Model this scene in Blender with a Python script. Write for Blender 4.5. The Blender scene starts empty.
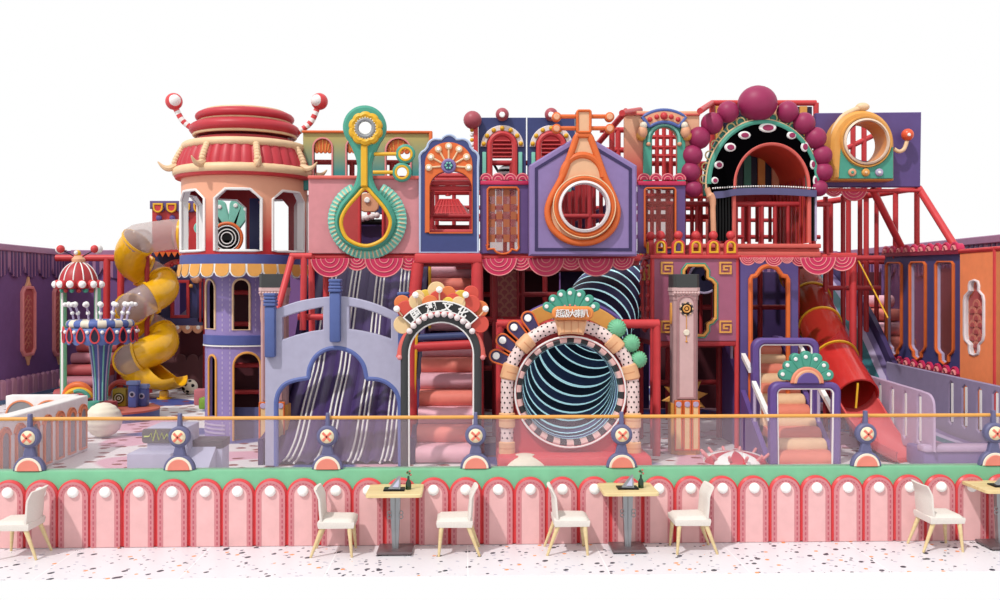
import bpy, bmesh, math, random
from mathutils import Vector, Matrix
from mathutils.geometry import tessellate_polygon
random.seed(7)
PI = math.pi
sin, cos, rad = math.sin, math.cos, math.radians
scene = bpy.context.scene
COL = scene.collection

# ------------------------------------------------------------------ camera geometry of the place
FPX, HOR, CAMZ, YAW = 1000.0, 290.0, 3.0, rad(1.85)

def at(px, py, Y):
    """the point of the vertical plane at distance Y that the photograph shows at (px, py)"""
    u = (px - 500) / FPX
    t = Y / (cos(YAW) - u * sin(YAW))
    return Vector((t * (sin(YAW) + u * cos(YAW)), Y, CAMZ + t * (HOR - py) / FPX))

def atx(px, py, X):
    u = (px - 500) / FPX
    t = X / (sin(YAW) + u * cos(YAW))
    return Vector((X, t * (cos(YAW) - u * sin(YAW)), CAMZ + t * (HOR - py) / FPX))

def atf(px, py, Z=0.0):
    """floor point at height Z"""
    t = (CAMZ - Z) * FPX / (py - HOR)
    u = (px - 500) / FPX
    return Vector((t * (sin(YAW) + u * cos(YAW)), t * (cos(YAW) - u * sin(YAW)), Z))

def sc(Y):
    return Y / FPX          # metres per photo pixel at distance Y

class FP:
    """facade plane facing the camera"""
    def __init__(s, Y): s.Y = Y
    def __call__(s, px, py):
        v = at(px, py, s.Y); return (v.x, v.z)
    def L(s, pts): return [s(*p) for p in pts]
    def M(s, a, b, d): return Vector((a, s.Y - d, b))
    def V(s, px, py, d=0):
        return at(px, py, s.Y - d)
    def VC(s, px, py, d):
        v = at(px, py, s.Y - d); return Vector((v.x, s.Y, v.z))

class SP:
    """side plane; n=-1 faces left, n=+1 faces right"""
    def __init__(s, X, n=-1): s.X = X; s.n = n
    def __call__(s, px, py):
        v = atx(px, py, s.X); return (v.y, v.z)
    def L(s, pts): return [s(*p) for p in pts]
    def M(s, a, b, d): return Vector((s.X + s.n * d, a, b))
    def V(s, px, py, d=0):
        v = atx(px, py, s.X); return Vector((s.X + s.n * d, v.y, v.z))

# ------------------------------------------------------------------ 2D outlines (photo-pixel or metre units)
def circ(cx, cy, r, n=40, ry=None, a0=0.0):
    ry = r if ry is None else ry
    return [(cx + r * cos(a0 + 2 * PI * i / n), cy + ry * sin(a0 + 2 * PI * i / n)) for i in range(n)]

def arc(cx, cy, r, d0, d1, n=16, ry=None):
    """degrees, 0 = right, 90 = up on the photo (y down)"""
    ry = r if ry is None else ry
    return [(cx + r * cos(rad(d0 + (d1 - d0) * i / n)), cy - ry * sin(rad(d0 + (d1 - d0) * i / n))) for i in range(n + 1)]

def rect(x0, y0, x1, y1, r=0.0, n=5):
    if r <= 0: return [(x0, y0), (x1, y0), (x1, y1), (x0, y1)]
    o = []
    for cx, cy, a in ((x0 + r, y0 + r, 180), (x1 - r, y0 + r, 270), (x1 - r, y1 - r, 0), (x0 + r, y1 - r, 90)):
        for i in range(n + 1):
            t = rad(a + 90 * i / n); o.append((cx + r * cos(t), cy + r * sin(t)))
    return o

def archp(x0, y0, x1, y1, n=16, h=None):
    """door shape: y0 top of the arch, y1 bottom"""
    r = (x1 - x0) / 2; h = r if h is None else h
    return [(x0, y1)] + arc((x0 + x1) / 2, y0 + h, r, 180, 0, n, h) + [(x1, y1)]

def catmull(pts, k=6, closed=False):
    o = []; n = len(pts)
    rng = range(n) if closed else range(n - 1)
    P = lambda i: pts[i % n] if closed else pts[max(0, min(n - 1, i))]
    for i in rng:
        a, b, c, d = [Vector(P(j)) for j in (i - 1, i, i + 1, i + 2)]
        for j in range(k):
            t = j / k
            o.append(tuple(.5 * ((2 * b) + (c - a) * t + (2 * a - 5 * b + 4 * c - d) * t * t + (3 * b - a - 3 * c + d) * t ** 3)))
    if not closed: o.append(tuple(pts[-1]))
    return o

def area2(p):
    return sum(p[i][0] * p[(i + 1) % len(p)][1] - p[(i + 1) % len(p)][0] * p[i][1] for i in range(len(p))) / 2

def clean(p):
    o = []
    for q in p:
        if not o or (abs(q[0] - o[-1][0]) + abs(q[1] - o[-1][1])) > 1e-6: o.append((q[0], q[1]))
    if len(o) > 1 and (abs(o[0][0] - o[-1][0]) + abs(o[0][1] - o[-1][1])) < 1e-6: o.pop()
    return o

def offset(p, w):
    """offset to the inside for w > 0 whatever the winding"""
    p = clean(p); s = 1 if area2(p) > 0 else -1; n = len(p); o = []
    for i in range(n):
        a, b, c = p[i - 1], p[i], p[(i + 1) % n]
        d1 = Vector((b[0] - a[0], b[1] - a[1])).normalized(); d2 = Vector((c[0] - b[0], c[1] - b[1])).normalized()
        n1 = Vector((-d1.y, d1.x)) * s; n2 = Vector((-d2.y, d2.x)) * s
        m = n1 + n2
        if m.length < 1e-6: m = n1.copy()
        m.normalize(); k = max(.45, m.dot(n1))
        o.append((b[0] + m.x * w / k, b[1] + m.y * w / k))
    return o

# ------------------------------------------------------------------ mesh builder
class MB:
    def __init__(s): s.v = []; s.f = []; s.m = []; s.mats = []; s.merge = 0
    def mi(s, mat):
        if mat not in s.mats: s.mats.append(mat)
        return s.mats.index(mat)
    def add(s, vs, fs, mat):
        k = len(s.v); s.v += [Vector(q) for q in vs]; i = s.mi(mat)
        for f in fs: s.f.append([k + j for j in f]); s.m.append(i)
        return s
    def box(s, x0, x1, y0, y1, z0, z1, mat, b=0.0):
        x0, x1 = sorted((x0, x1)); y0, y1 = sorted((y0, y1)); z0, z1 = sorted((z0, z1))
        if b <= 0:
            vs = [(x, y, z) for z in (z0, z1) for y in (y0, y1) for x in (x0, x1)]
            return s.add(vs, [(0, 2, 3, 1), (4, 5, 7, 6), (0, 1, 5, 4), (2, 6, 7, 3), (0, 4, 6, 2), (1, 3, 7, 5)], mat)
        bm = bmesh.new(); bmesh.ops.create_cube(bm, size=1)
        for v in bm.verts: v.co = Vector(((x0 + x1) / 2 + v.co.x * (x1 - x0), (y0 + y1) / 2 + v.co.y * (y1 - y0), (z0 + z1) / 2 + v.co.z * (z1 - z0)))
        bmesh.ops.bevel(bm, geom=bm.edges[:], offset=b, segments=2, affect='EDGES', profile=.5)
        bm.verts.index_update()
        s.add([v.co.copy() for v in bm.verts], [[v.index for v in f.verts] for f in bm.faces], mat); bm.free()
        return s
    def plate(s, outer, holes, M, d0, d1, mat, bev=0.0, side=None):
        """outline with holes in plane coordinates, thickness from d0 (back) to d1 (front)"""
        side = side or mat
        loops = []
        o = clean(outer); loops.append(o if area2(o) > 0 else o[::-1])
        for h in holes or []:
            h = clean(h); loops.append(h if area2(h) < 0 else h[::-1])
        def off(l, w):
            n = len(l); r = []
            for i in range(n):
                a, b, c = l[i - 1], l[i], l[(i + 1) % n]
                e1 = Vector((b[0] - a[0], b[1] - a[1])).normalized(); e2 = Vector((c[0] - b[0], c[1] - b[1])).normalized()
                n1 = Vector((-e1.y, e1.x)); n2 = Vector((-e2.y, e2.x)); m = n1 + n2
                if m.length < 1e-6: m = n1.copy()
                m.normalize(); k = max(.5, m.dot(n1)); r.append((b[0] + m.x * w / k, b[1] + m.y * w / k))
            return r
        fl = [off(l, bev) for l in loops] if bev > 0 else loops
        tri = tessellate_polygon([[Vector((q[0], q[1], 0)) for q in l] for l in fl])
        flat = [q for l in fl for q in l]; base = [q for l in loops for q in l]
        s.add([M(q[0], q[1], d1) for q in flat], [list(t) for t in tri], mat)
        tri2 = tri if bev <= 0 else tessellate_polygon([[Vector((q[0], q[1], 0)) for q in l] for l in loops])
        s.add([M(q[0], q[1], d0) for q in base], [list(t)[::-1] for t in tri2], side)
        ds = d1 - bev if bev > 0 else d1
        if bev > 0 and ds < d0: ds = d0
        for l, l2 in zip(loops, fl):
            n = len(l)
            vs = [M(q[0], q[1], d0) for q in l] + [M(q[0], q[1], ds) for q in l]
            fs = [(i, (i + 1) % n, n + (i + 1) % n, n + i) for i in range(n)]
            s.add(vs, fs, side)
            if bev > 0:
                s.add([M(q[0], q[1], ds) for q in l] + [M(q[0], q[1], d1) for q in l2], fs, mat)
        return s
    def band(s, outline, w, M, d0, d1, mat, bev=0.0):
        """flat frame that follows an outline; w>0 lies inside, w<0 outside"""
        o = clean(outline); i = offset(o, w)
        return s.plate(o, [i], M, d0, d1, mat, bev) if w > 0 else s.plate(i, [o], M, d0, d1, mat, bev)
    def tube(s, pts, r, mat, n=10, closed=False, caps=True, mats=None):
        pts = [Vector(p) for p in pts]; N = len(pts)
        if N < 2: return s
        R = r if isinstance(r, (list, tuple)) else [r] * N
        T = []
        for i in range(N):
            a = pts[(i - 1) % N] if closed or i > 0 else pts[i]; b = pts[(i + 1) % N] if closed or i < N - 1 else pts[i]
            t = b - a; T.append(t.normalized() if t.length > 1e-9 else Vector((0, 0, 1)))
        up = Vector((0, 0, 1)) if abs(T[0].z) < .9 else Vector((0, 1, 0))
        u = T[0].cross(up).normalized(); vs = []
        for i in range(N):
            if i: u = (u - T[i] * u.dot(T[i])).normalized()
            w = T[i].cross(u)
            for j in range(n):
                a = 2 * PI * j / n; vs.append(pts[i] + (u * cos(a) + w * sin(a)) * R[i])
        seg = N if closed else N - 1
        if mats is None:
            s.add(vs, [(i * n + j, i * n + (j + 1) % n, ((i + 1) % N) * n + (j + 1) % n, ((i + 1) % N) * n + j) for i in range(seg) for j in range(n)], mat)
        else:
            k = len(s.v); s.v += vs
            for i in range(seg):
                mm = s.mi(mats(i))
                for j in range(n):
                    s.f.append([k + i * n + j, k + i * n + (j + 1) % n, k + ((i + 1) % N) * n + (j + 1) % n, k + ((i + 1) % N) * n + j]); s.m.append(mm)
        if caps and not closed:
            s.add(vs[:n], [list(range(n))[::-1]], mat); s.add(vs[-n:], [list(range(n))], mat)
        return s
    def rod(s, a, b, r, mat, n=10, r2=None): return s.tube([a, b], [r, r if r2 is None else r2], mat, n)
    def lathe(s, prof, c, mat, n=48, a0=0.0, a1=2 * PI, axis='z', flute=None):
        """prof: (r, h) pairs; axis z upright, axis y towards the camera"""
        c = Vector(c); full = abs(a1 - a0 - 2 * PI) < 1e-6; m = n if full else n + 1; vs = []
        for r, h in prof:
            for j in range(m):
                a = a0 + (a1 - a0) * j / n; rr = r + (flute(a, h) if flute else 0)
                if axis == 'z': vs.append(c + Vector((rr * cos(a), rr * sin(a), h)))
                elif axis == 'y': vs.append(c + Vector((rr * cos(a), -h, rr * sin(a))))
                else: vs.append(c + Vector((h, rr * cos(a), rr * sin(a))))
        fs = []
        for i in range(len(prof) - 1):
            for j in range(n):
                k = (j + 1) % m; fs.append((i * m + j, i * m + k, (i + 1) * m + k, (i + 1) * m + j))
        return s.add(vs, fs, mat)
    def ball(s, c, r, mat, n=16, sx=1, sy=1, sz=1):
        bm = bmesh.new(); bmesh.ops.create_uvsphere(bm, u_segments=n, v_segments=max(6, n * 2 // 3), radius=1)
        bm.verts.index_update(); c = Vector(c)
        s.add([c + Vector((v.co.x * r * sx, v.co.y * r * sy, v.co.z * r * sz)) for v in bm.verts], [[v.index for v in f.verts] for f in bm.faces], mat); bm.free()
        return s
    def disc(s, c, r, d, mat, n=24, bev=0.0):
        """short cylinder facing the camera, its front face at c"""
        c = Vector(c); b = min(bev or d * .3, r * .3)
        return s.lathe([(0, -d), (r, -d), (r, -b), (r - b, 0), (0, 0)], c, mat, n, axis='y')
    def build(s, name, parent=None, smooth=38, base=None):
        me = bpy.data.meshes.new(name)
        if parent is not None: org = BASE.get(parent.name, Vector())
        elif base is not None: org = Vector(base)
        else:
            xs = [v.x for v in s.v]; ys = [v.y for v in s.v]; zs = [v.z for v in s.v]
            org = Vector(((min(xs) + max(xs)) / 2, (min(ys) + max(ys)) / 2, min(zs)))
        me.from_pydata([tuple(v - org) for v in s.v], [], s.f)
        for m in s.mats: me.materials.append(m)
        me.polygons.foreach_set('material_index', s.m)
        bm = bmesh.new(); bm.from_mesh(me)
        bmesh.ops.remove_doubles(bm, verts=bm.verts, dist=1e-5)
        bmesh.ops.recalc_face_normals(bm, faces=bm.faces)
        bm.to_mesh(me); bm.free()
        if smooth:
            me.shade_smooth(); me.set_sharp_from_angle(angle=rad(smooth))
        o = bpy.data.objects.new(name, me); COL.objects.link(o)
        if parent is not None: o.parent = parent; BASE[o.name] = org
        else: o.location = org; BASE[o.name] = org
        return o

BASE = {}
def tag(o, label=None, cat=None, group=None, kind=None):
    if label: o['label'] = label
    if cat: o['category'] = cat
    if group: o['group'] = group
    if kind: o['kind'] = kind
    return o

def thing(name, label, cat, loc=(0, 0, 0), group=None):
    o = bpy.data.objects.new(name, None); COL.objects.link(o); o.empty_display_size = .1
    o.location = loc; BASE[o.name] = Vector(loc)
    return tag(o, label, cat, group)

def kids(o): return list(KID.get(o.name, [])) or [c for c in bpy.data.objects if c.parent == o]
KID = {}
def copy_tree(o, loc=None, rotz=None, label=None):
    src_children = {}
    for c in bpy.data.objects:
        if c.parent: src_children.setdefault(c.parent.name, []).append(c)
    def rec(x, par):
        c = x.copy(); COL.objects.link(c)
        if par is not None: c.parent = par
        for ch in src_children.get(x.name, []): rec(ch, c)
        return c
    r = rec(o, None)
    if loc is not None: r.location = loc
    if rotz is not None: r.rotation_euler = (0, 0, rotz)
    if label: r['label'] = label
    return r

def text_mesh(body, size, M, cx, cz, d0, d1, mat, mb, rot=0.0, fat=0.0, sx=1.0):
    """raised lettering laid on a plane; centred on (cx, cz)"""
    cu = bpy.data.curves.new('lettering', 'FONT'); cu.body = body; cu.size = size; cu.align_x = 'CENTER'; cu.align_y = 'CENTER'
    cu.offset = fat; cu.extrude = .5; cu.resolution_u = 3
    ob = bpy.data.objects.new('lettering', cu); COL.objects.link(ob)
    bpy.context.view_layer.update()
    me = bpy.data.meshes.new_from_object(ob.evaluated_get(bpy.context.evaluated_depsgraph_get()))
    xs = [v.co.x for v in me.vertices] or [0]; ys = [v.co.y for v in me.vertices] or [0]
    mx, my = (min(xs) + max(xs)) / 2, (min(ys) + max(ys)) / 2
    vs = []
    for v in me.vertices:
        x, y = (v.co.x - mx) * sx, v.co.y - my
        x, y = x * cos(rot) - y * sin(rot), x * sin(rot) + y * cos(rot)
        vs.append(M(cx + x, cz + y, d1 if v.co.z > 0 else d0))
    mb.add(vs, [list(p.vertices) for p in me.polygons], mat)
    bpy.data.objects.remove(ob); bpy.data.curves.remove(cu); bpy.data.meshes.remove(me)

# ------------------------------------------------------------------ materials
def lin(c):
    c /= 255.0
    return c / 12.92 if c <= .04045 else ((c + .055) / 1.055) ** 2.4
KALB = 0.78
def rgb(c, k=None):
    k = KALB if k is None else k
    return (min(.92, lin(c[0]) * k), min(.92, lin(c[1]) * k), min(.92, lin(c[2]) * k), 1)

MATS = {}
def nt(name):
    m = bpy.data.materials.new(name); m.use_nodes = True
    t = m.node_tree; b = t.nodes['Principled BSDF']
    return m, t, b
def N(t, kind, **kw):
    n = t.nodes.new(kind)
    for k, v in kw.items():
        if k.startswith('in_'): n.inputs[int(k[3:]) if k[3:].isdigit() else k[3:].replace('_', ' ')].default_value = v
        else: setattr(n, k, v)
    return n
def ramp(t, stops, interp='LINEAR'):
    r = t.nodes.new('ShaderNodeValToRGB'); r.color_ramp.interpolation = interp
    e = r.color_ramp.elements
    while len(e) < len(stops): e.new(.5)
    for i, (p, c) in enumerate(stops): e[i].position = p; e[i].color = c
    return r
def mat(name, c, rough=.45, metal=0.0, k=None, var=.05, scale=6.0, spec=.35, coat=0.0):
    """painted / padded surface: base colour with a faint mottling"""
    if name in MATS: return MATS[name]
    m, t, b = nt(name)
    base = rgb(c, k)
    tc = N(t, 'ShaderNodeTexCoord'); no = N(t, 'ShaderNodeTexNoise', in_Scale=scale, in_Detail=3.0)
    t.links.new(tc.outputs['Object'], no.inputs['Vector'])
    lo = tuple(x * (1 - var) for x in base[:3]) + (1,); hi = tuple(min(.95, x * (1 + var)) for x in base[:3]) + (1,)
    r = ramp(t, [(.3, lo), (.7, hi)]); t.links.new(no.outputs['Fac'], r.inputs['Fac']); t.links.new(r.outputs['Color'], b.inputs['Base Color'])
    b.inputs['Roughness'].default_value = rough; b.inputs['Metallic'].default_value = metal
    b.inputs['Specular IOR Level'].default_value = spec; b.inputs['Coat Weight'].default_value = coat
    MATS[name] = m; return m
def gmat(name, c0, c1, z0, z1, rough=.5):
    """two paints blended over the height of the panel (object space z0..z1 above its base)"""
    if name in MATS: return MATS[name]
    m, t, b = nt(name); tc = N(t, 'ShaderNodeTexCoord'); sp = N(t, 'ShaderNodeSeparateXYZ'); mr = N(t, 'ShaderNodeMapRange')
    t.links.new(tc.outputs['Object'], sp.inputs[0]); t.links.new(sp.outputs['Z'], mr.inputs[0])
    mr.inputs[1].default_value = z0; mr.inputs[2].default_value = z1
    r = ramp(t, [(0, rgb(c0)), (1, rgb(c1))]); t.links.new(mr.outputs[0], r.inputs['Fac']); t.links.new(r.outputs['Color'], b.inputs['Base Color'])
    b.inputs['Roughness'].default_value = rough; b.inputs['Specular IOR Level'].default_value = .3
    MATS[name] = m; return m
def clear(name, c, amount, rough=.15):
    """see-through plastic or glass: amount = share that is tinted body"""
    if name in MATS: return MATS[name]
    m, t, b = nt(name); tr = N(t, 'ShaderNodeBsdfTransparent'); mx = N(t, 'ShaderNodeMixShader'); mx.inputs[0].default_value = amount
    tr.inputs[0].default_value = (.97, .97, .97, 1)
    b.inputs['Base Color'].default_value = rgb(c); b.inputs['Roughness'].default_value = rough; b.inputs['Specular IOR Level'].default_value = .12
    no = N(t, 'ShaderNodeTexNoise', in_Scale=1.5); rr = ramp(t, [(0, (rough * .8,) * 3 + (1,)), (1, (rough * 1.2,) * 3 + (1,))])
    t.links.new(no.outputs['Fac'], rr.inputs['Fac']); t.links.new(rr.outputs['Color'], b.inputs['Roughness'])
    out = t.nodes['Material Output']
    t.links.new(tr.outputs[0], mx.inputs[1]); t.links.new(b.outputs[0], mx.inputs[2]); t.links.new(mx.outputs[0], out.inputs['Surface'])
    MATS[name] = m; return m

M_red = mat('padded_red', (214, 66, 70)); M_dred = mat('deep_red_paint', (186, 54, 60)); M_coral = mat('coral_paint', (226, 104, 94))
M_pinkw = mat('pink_paint', (222, 146, 152)); M_lpink = mat('light_pink_paint', (246, 192, 192)); M_mpink = mat('mid_pink_paint', (218, 140, 146))
M_dpink = mat('dark_pink_paint', (178, 84, 96)); M_scarlet = mat('scarlet_paint', (226, 74, 78), .35)
M_green = mat('mint_green_paint', (126, 194, 152), .4); M_teal = mat('teal_paint', (78, 164, 142)); M_lteal = mat('light_teal_paint', (132, 206, 188))
M_white = mat('white_paint', (250, 248, 246), .4, k=.8, var=.01); M_cream = mat('cream_paint', (244, 208, 166)); M_peach = mat('peach_paint', (240, 176, 138))
M_ivory = mat('ivory_paint', (245, 235, 214), .5); M_navy = mat('navy_paint', (58, 62, 108)); M_blue = mat('violet_blue_paint', (84, 98, 168))
M_dnavy = mat('dark_navy_paint', (36, 34, 62)); M_lav = mat('lavender_paint', (142, 124, 180)); M_purple = mat('purple_paint', (104, 80, 150))
M_dpur = mat('dark_purple_paint', (66, 48, 96)); M_wallp = mat('wall_purple', (122, 84, 142), .7); M_lil = mat('lilac_paint', (190, 176, 208))
M_bgrey = mat('blue_grey_paint', (184, 182, 208)); M_orange = mat('orange_paint', (232, 112, 52)); M_amber = mat('amber_paint', (234, 168, 84))
M_yel = mat('yellow_plastic', (246, 184, 24), .25, coat=.4); M_gold = mat('golden_yellow_paint', (240, 184, 44)); M_mauve = mat('mauve_paint', (172, 98, 126))
M_plum = mat('plum_ball', (160, 44, 92), .5); M_mag = mat('magenta_paint', (208, 46, 92)); M_valp = mat('pale_pink_line', (240, 150, 150))
M_black = mat('black_paint', (10, 9, 11), .4, spec=.2); M_dgrey = mat('dark_grey_paint', (66, 68, 68)); M_grey = mat('grey_paint', (150, 152, 156))
M_stone = mat('pinkish_stone', (198, 160, 160), .6); M_rose = mat('rose_paint', (196, 112, 122)); M_sky = mat('glow_cyan_line', (196, 240, 248), .3)
M_lgrey = mat('lilac_grey_paint', (184, 184, 210), .5); M_steel = mat('brushed_steel', (156, 158, 162), .35, metal=.8, k=.9)
M_choc = mat('dark_wine_paint', (84, 30, 40), .7); M_orangew = mat('burnt_orange_panel', (244, 142, 92), .55, k=.95)
M_plpur = mat('slide_purple', (72, 52, 106), .4); M_slate = mat('slate_blue', (66, 76, 122), .4); M_redpl = mat('red_plastic', (206, 52, 48), .25, coat=.4)
M_dteal = mat('dark_teal_paint', (52, 112, 122))
def lamp_mat(name, c, e):
    m = mat(name, c, .3); b = m.node_tree.nodes['Principled BSDF']; b.inputs['Emission Color'].default_value = rgb(c, 1); b.inputs['Emission Strength'].default_value = e; return m
M_led = lamp_mat('cyan_led_line', (190, 238, 250), .6)
M_glow = mat('white_lamp_glass', (255, 255, 252), .25, k=.9, var=.0)
M_clear = clear('clear_tube_plastic', (226, 206, 202), .44, .12)
M_redclear = clear('red_clear_plastic', (178, 40, 42), .72, .15)
M_guard = clear('guard_glass', (232, 206, 220), .115, .08)
M_check = clear('check_glass', (190, 112, 78), .82, .3); M_check2 = clear('check_glass_rose', (176, 104, 104), .6, .3)
M_pane = clear('tinted_window_glass', (158, 88, 84), .36, .1)
# ------------------------------------------------------------------ camera, sky light, sun
cam = bpy.data.cameras.new('camera'); cam_o = bpy.data.objects.new('camera', cam); COL.objects.link(cam_o)
cam_o.location = (0, 0, CAMZ); cam_o.rotation_euler = (PI / 2, 0, -YAW); cam.lens = 36; cam.sensor_width = 36; cam.shift_y = -.01
cam.clip_end = 200; scene.camera = cam_o
w = bpy.data.worlds.new('white_sky'); scene.world = w; w.use_nodes = True
w.node_tree.nodes['Background'].inputs[0].default_value = (1, 1, 1, 1); w.node_tree.nodes['Background'].inputs[1].default_value = 1.0
sun = bpy.data.lights.new('sun', 'SUN'); sun.energy = 2.6; sun.angle = rad(2.0); sun.color = (1, .97, .93)
sun_o = bpy.data.objects.new('sun', sun); COL.objects.link(sun_o); sun_o.location = (-6, -2, 14)
sun_o.rotation_euler = Vector((.5, .62, -1)).to_track_quat('-Z', 'Y').to_euler()
vs = scene.view_settings; vs.view_transform = 'Standard'; vs.look = 'None'; vs.exposure = 0; vs.gamma = 1; vs.use_curve_mapping = False

YB = 11.83          # front face of the low pink barrier
# ------------------------------------------------------------------ floors
def terrazzo():
    m, t, b = nt('terrazzo_floor'); tc = N(t, 'ShaderNodeTexCoord')
    base = (.69, .665, .70, 1); prev = None
    mp = N(t, 'ShaderNodeMapping'); mp.inputs['Rotation'].default_value = (0, 0, .5); t.links.new(tc.outputs['Object'], mp.inputs[0])
    def layer(scale, thr, cell, c, prev, stretch, seed):
        ms = N(t, 'ShaderNodeMapping'); ms.inputs['Scale'].default_value = (1, stretch, 1); ms.inputs['Location'].default_value = (seed, seed * .7, 0)
        t.links.new(mp.outputs[0], ms.inputs[0])
        v = N(t, 'ShaderNodeTexVoronoi', in_Scale=scale); t.links.new(ms.outputs[0], v.inputs['Vector'])
        a = N(t, 'ShaderNodeMath', operation='LESS_THAN'); a.inputs[1].default_value = thr; t.links.new(v.outputs['Distance'], a.inputs[0])
        s = N(t, 'ShaderNodeSeparateColor'); t.links.new(v.outputs['Color'], s.inputs[0])
        g = N(t, 'ShaderNodeMath', operation='GREATER_THAN'); g.inputs[1].default_value = cell; t.links.new(s.outputs[0], g.inputs[0])
        mu = N(t, 'ShaderNodeMath', operation='MULTIPLY'); t.links.new(a.outputs[0], mu.inputs[0]); t.links.new(g.outputs[0], mu.inputs[1])
        mx = N(t, 'ShaderNodeMix', data_type='RGBA'); t.links.new(mu.outputs[0], mx.inputs['Factor'])
        if prev is None: mx.inputs['A'].default_value = base
        else: t.links.new(prev, mx.inputs['A'])
        mx.inputs['B'].default_value = c; return mx.outputs['Result']
    p = layer(9, .2, .3, (.42, .42, .5, 1), None, 1.3, 3.1)
    p = layer(10.5, .19, .42, (.03, .04, .07, 1), p, .75, 8.3)
    p = layer(7.0, .17, .5, (.8, .27, .08, 1), p, .8, 1.7)
    p = layer(6.2, .19, .4, (.035, .05, .07, 1), p, .7, 5.9)
    br = N(t, 'ShaderNodeTexBrick', offset=0.0, in_Scale=1.0); br.inputs['Mortar Size'].default_value = .008; br.inputs['Brick Width'].default_value = 1.5; br.inputs['Row Height'].default_value = 1.5
    br.inputs['Mortar Smooth'].default_value = .3
    t.links.new(tc.outputs['Object'], br.inputs['Vector'])
    mx = N(t, 'ShaderNodeMix', data_type='RGBA'); t.links.new(br.outputs['Fac'], mx.inputs['Factor']); t.links.new(p, mx.inputs['A']); mx.inputs['B'].default_value = (.78, .77, .79, 1)
    t.links.new(mx.outputs['Result'], b.inputs['Base Color']); b.inputs['Roughness'].default_value = .35; b.inputs['Specular IOR Level'].default_value = .2
    return m
def play_floor():
    """white vinyl with brick-red brush strokes and big blue, pink and lilac patches"""
    m, t, b = nt('play_vinyl_floor'); tc = N(t, 'ShaderNodeTexCoord')
    def noise(scale, sx, seed, lo, hi, detail=1.0):
        mp = N(t, 'ShaderNodeMapping'); mp.inputs['Scale'].default_value = (sx, 1, 1); mp.inputs['Location'].default_value = (seed, seed * 1.3, 0)
        t.links.new(tc.outputs['Object'], mp.inputs[0]); n = N(t, 'ShaderNodeTexNoise', in_Scale=scale, in_Detail=detail); t.links.new(mp.outputs[0], n.inputs['Vector'])
        r = N(t, 'ShaderNodeMapRange'); r.inputs[1].default_value = lo; r.inputs[2].default_value = hi; t.links.new(n.outputs['Fac'], r.inputs[0]); return r.outputs[0]
    prev = None
    def mix(fac, c, prev):
        mx = N(t, 'ShaderNodeMix', data_type='RGBA'); t.links.new(fac, mx.inputs['Factor'])
        if prev is None: mx.inputs['A'].default_value = (.68, .64, .65, 1)
        else: t.links.new(prev, mx.inputs['A'])
        mx.inputs['B'].default_value = c; return mx.outputs['Result']
    p = mix(noise(.30, 1, 14.2, .55, .565), rgb((232, 178, 196)), None)
    p = mix(noise(.28, 1, 3.7, .565, .58), rgb((70, 84, 150)), p)
    v = N(t, 'ShaderNodeTexVoronoi', voronoi_dimensions='2D', in_Scale=1.25); mp = N(t, 'ShaderNodeMapping'); mp.inputs['Scale'].default_value = (1.5, 1.75, 1)
    t.links.new(tc.outputs['Object'], mp.inputs[0]); t.links.new(mp.outputs[0], v.inputs['Vector'])
    wob = N(t, 'ShaderNodeTexNoise', in_Scale=5.0); t.links.new(tc.outputs['Object'], wob.inputs['Vector'])
    ad = N(t, 'ShaderNodeMath', operation='MULTIPLY_ADD'); ad.inputs[1].default_value = .35; t.links.new(wob.outputs['Fac'], ad.inputs[0]); t.links.new(v.outputs['Distance'], ad.inputs[2])
    r = N(t, 'ShaderNodeMapRange'); r.inputs[1].default_value = .37; r.inputs[2].default_value = .35; t.links.new(ad.outputs[0], r.inputs[0])
    p = mix(r.outputs[0], rgb((142, 58, 42)), p)
    t.links.new(p, b.inputs['Base Color']); b.inputs['Roughness'].default_value = .5; b.inputs['Specular IOR Level'].default_value = .2
    return m
f = MB(); f.add([(-9, 10.49, 0), (9, 10.49, 0), (9, 12.03, 0), (-9, 12.03, 0)], [(0, 1, 2, 3)], terrazzo()); f = f.build('floor', base=(0, 10.49, 0)); f['kind'] = 'structure'
f = MB(); f.add([(-13.5, 12.03, 0), (13.2, 12.03, 0), (13.2, 31.3, 0), (-13.5, 31.3, 0)], [(0, 1, 2, 3)], play_floor()); f = f.build('floor_play_area', base=(0, 12.03, 0)); f['kind'] = 'structure'

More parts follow.
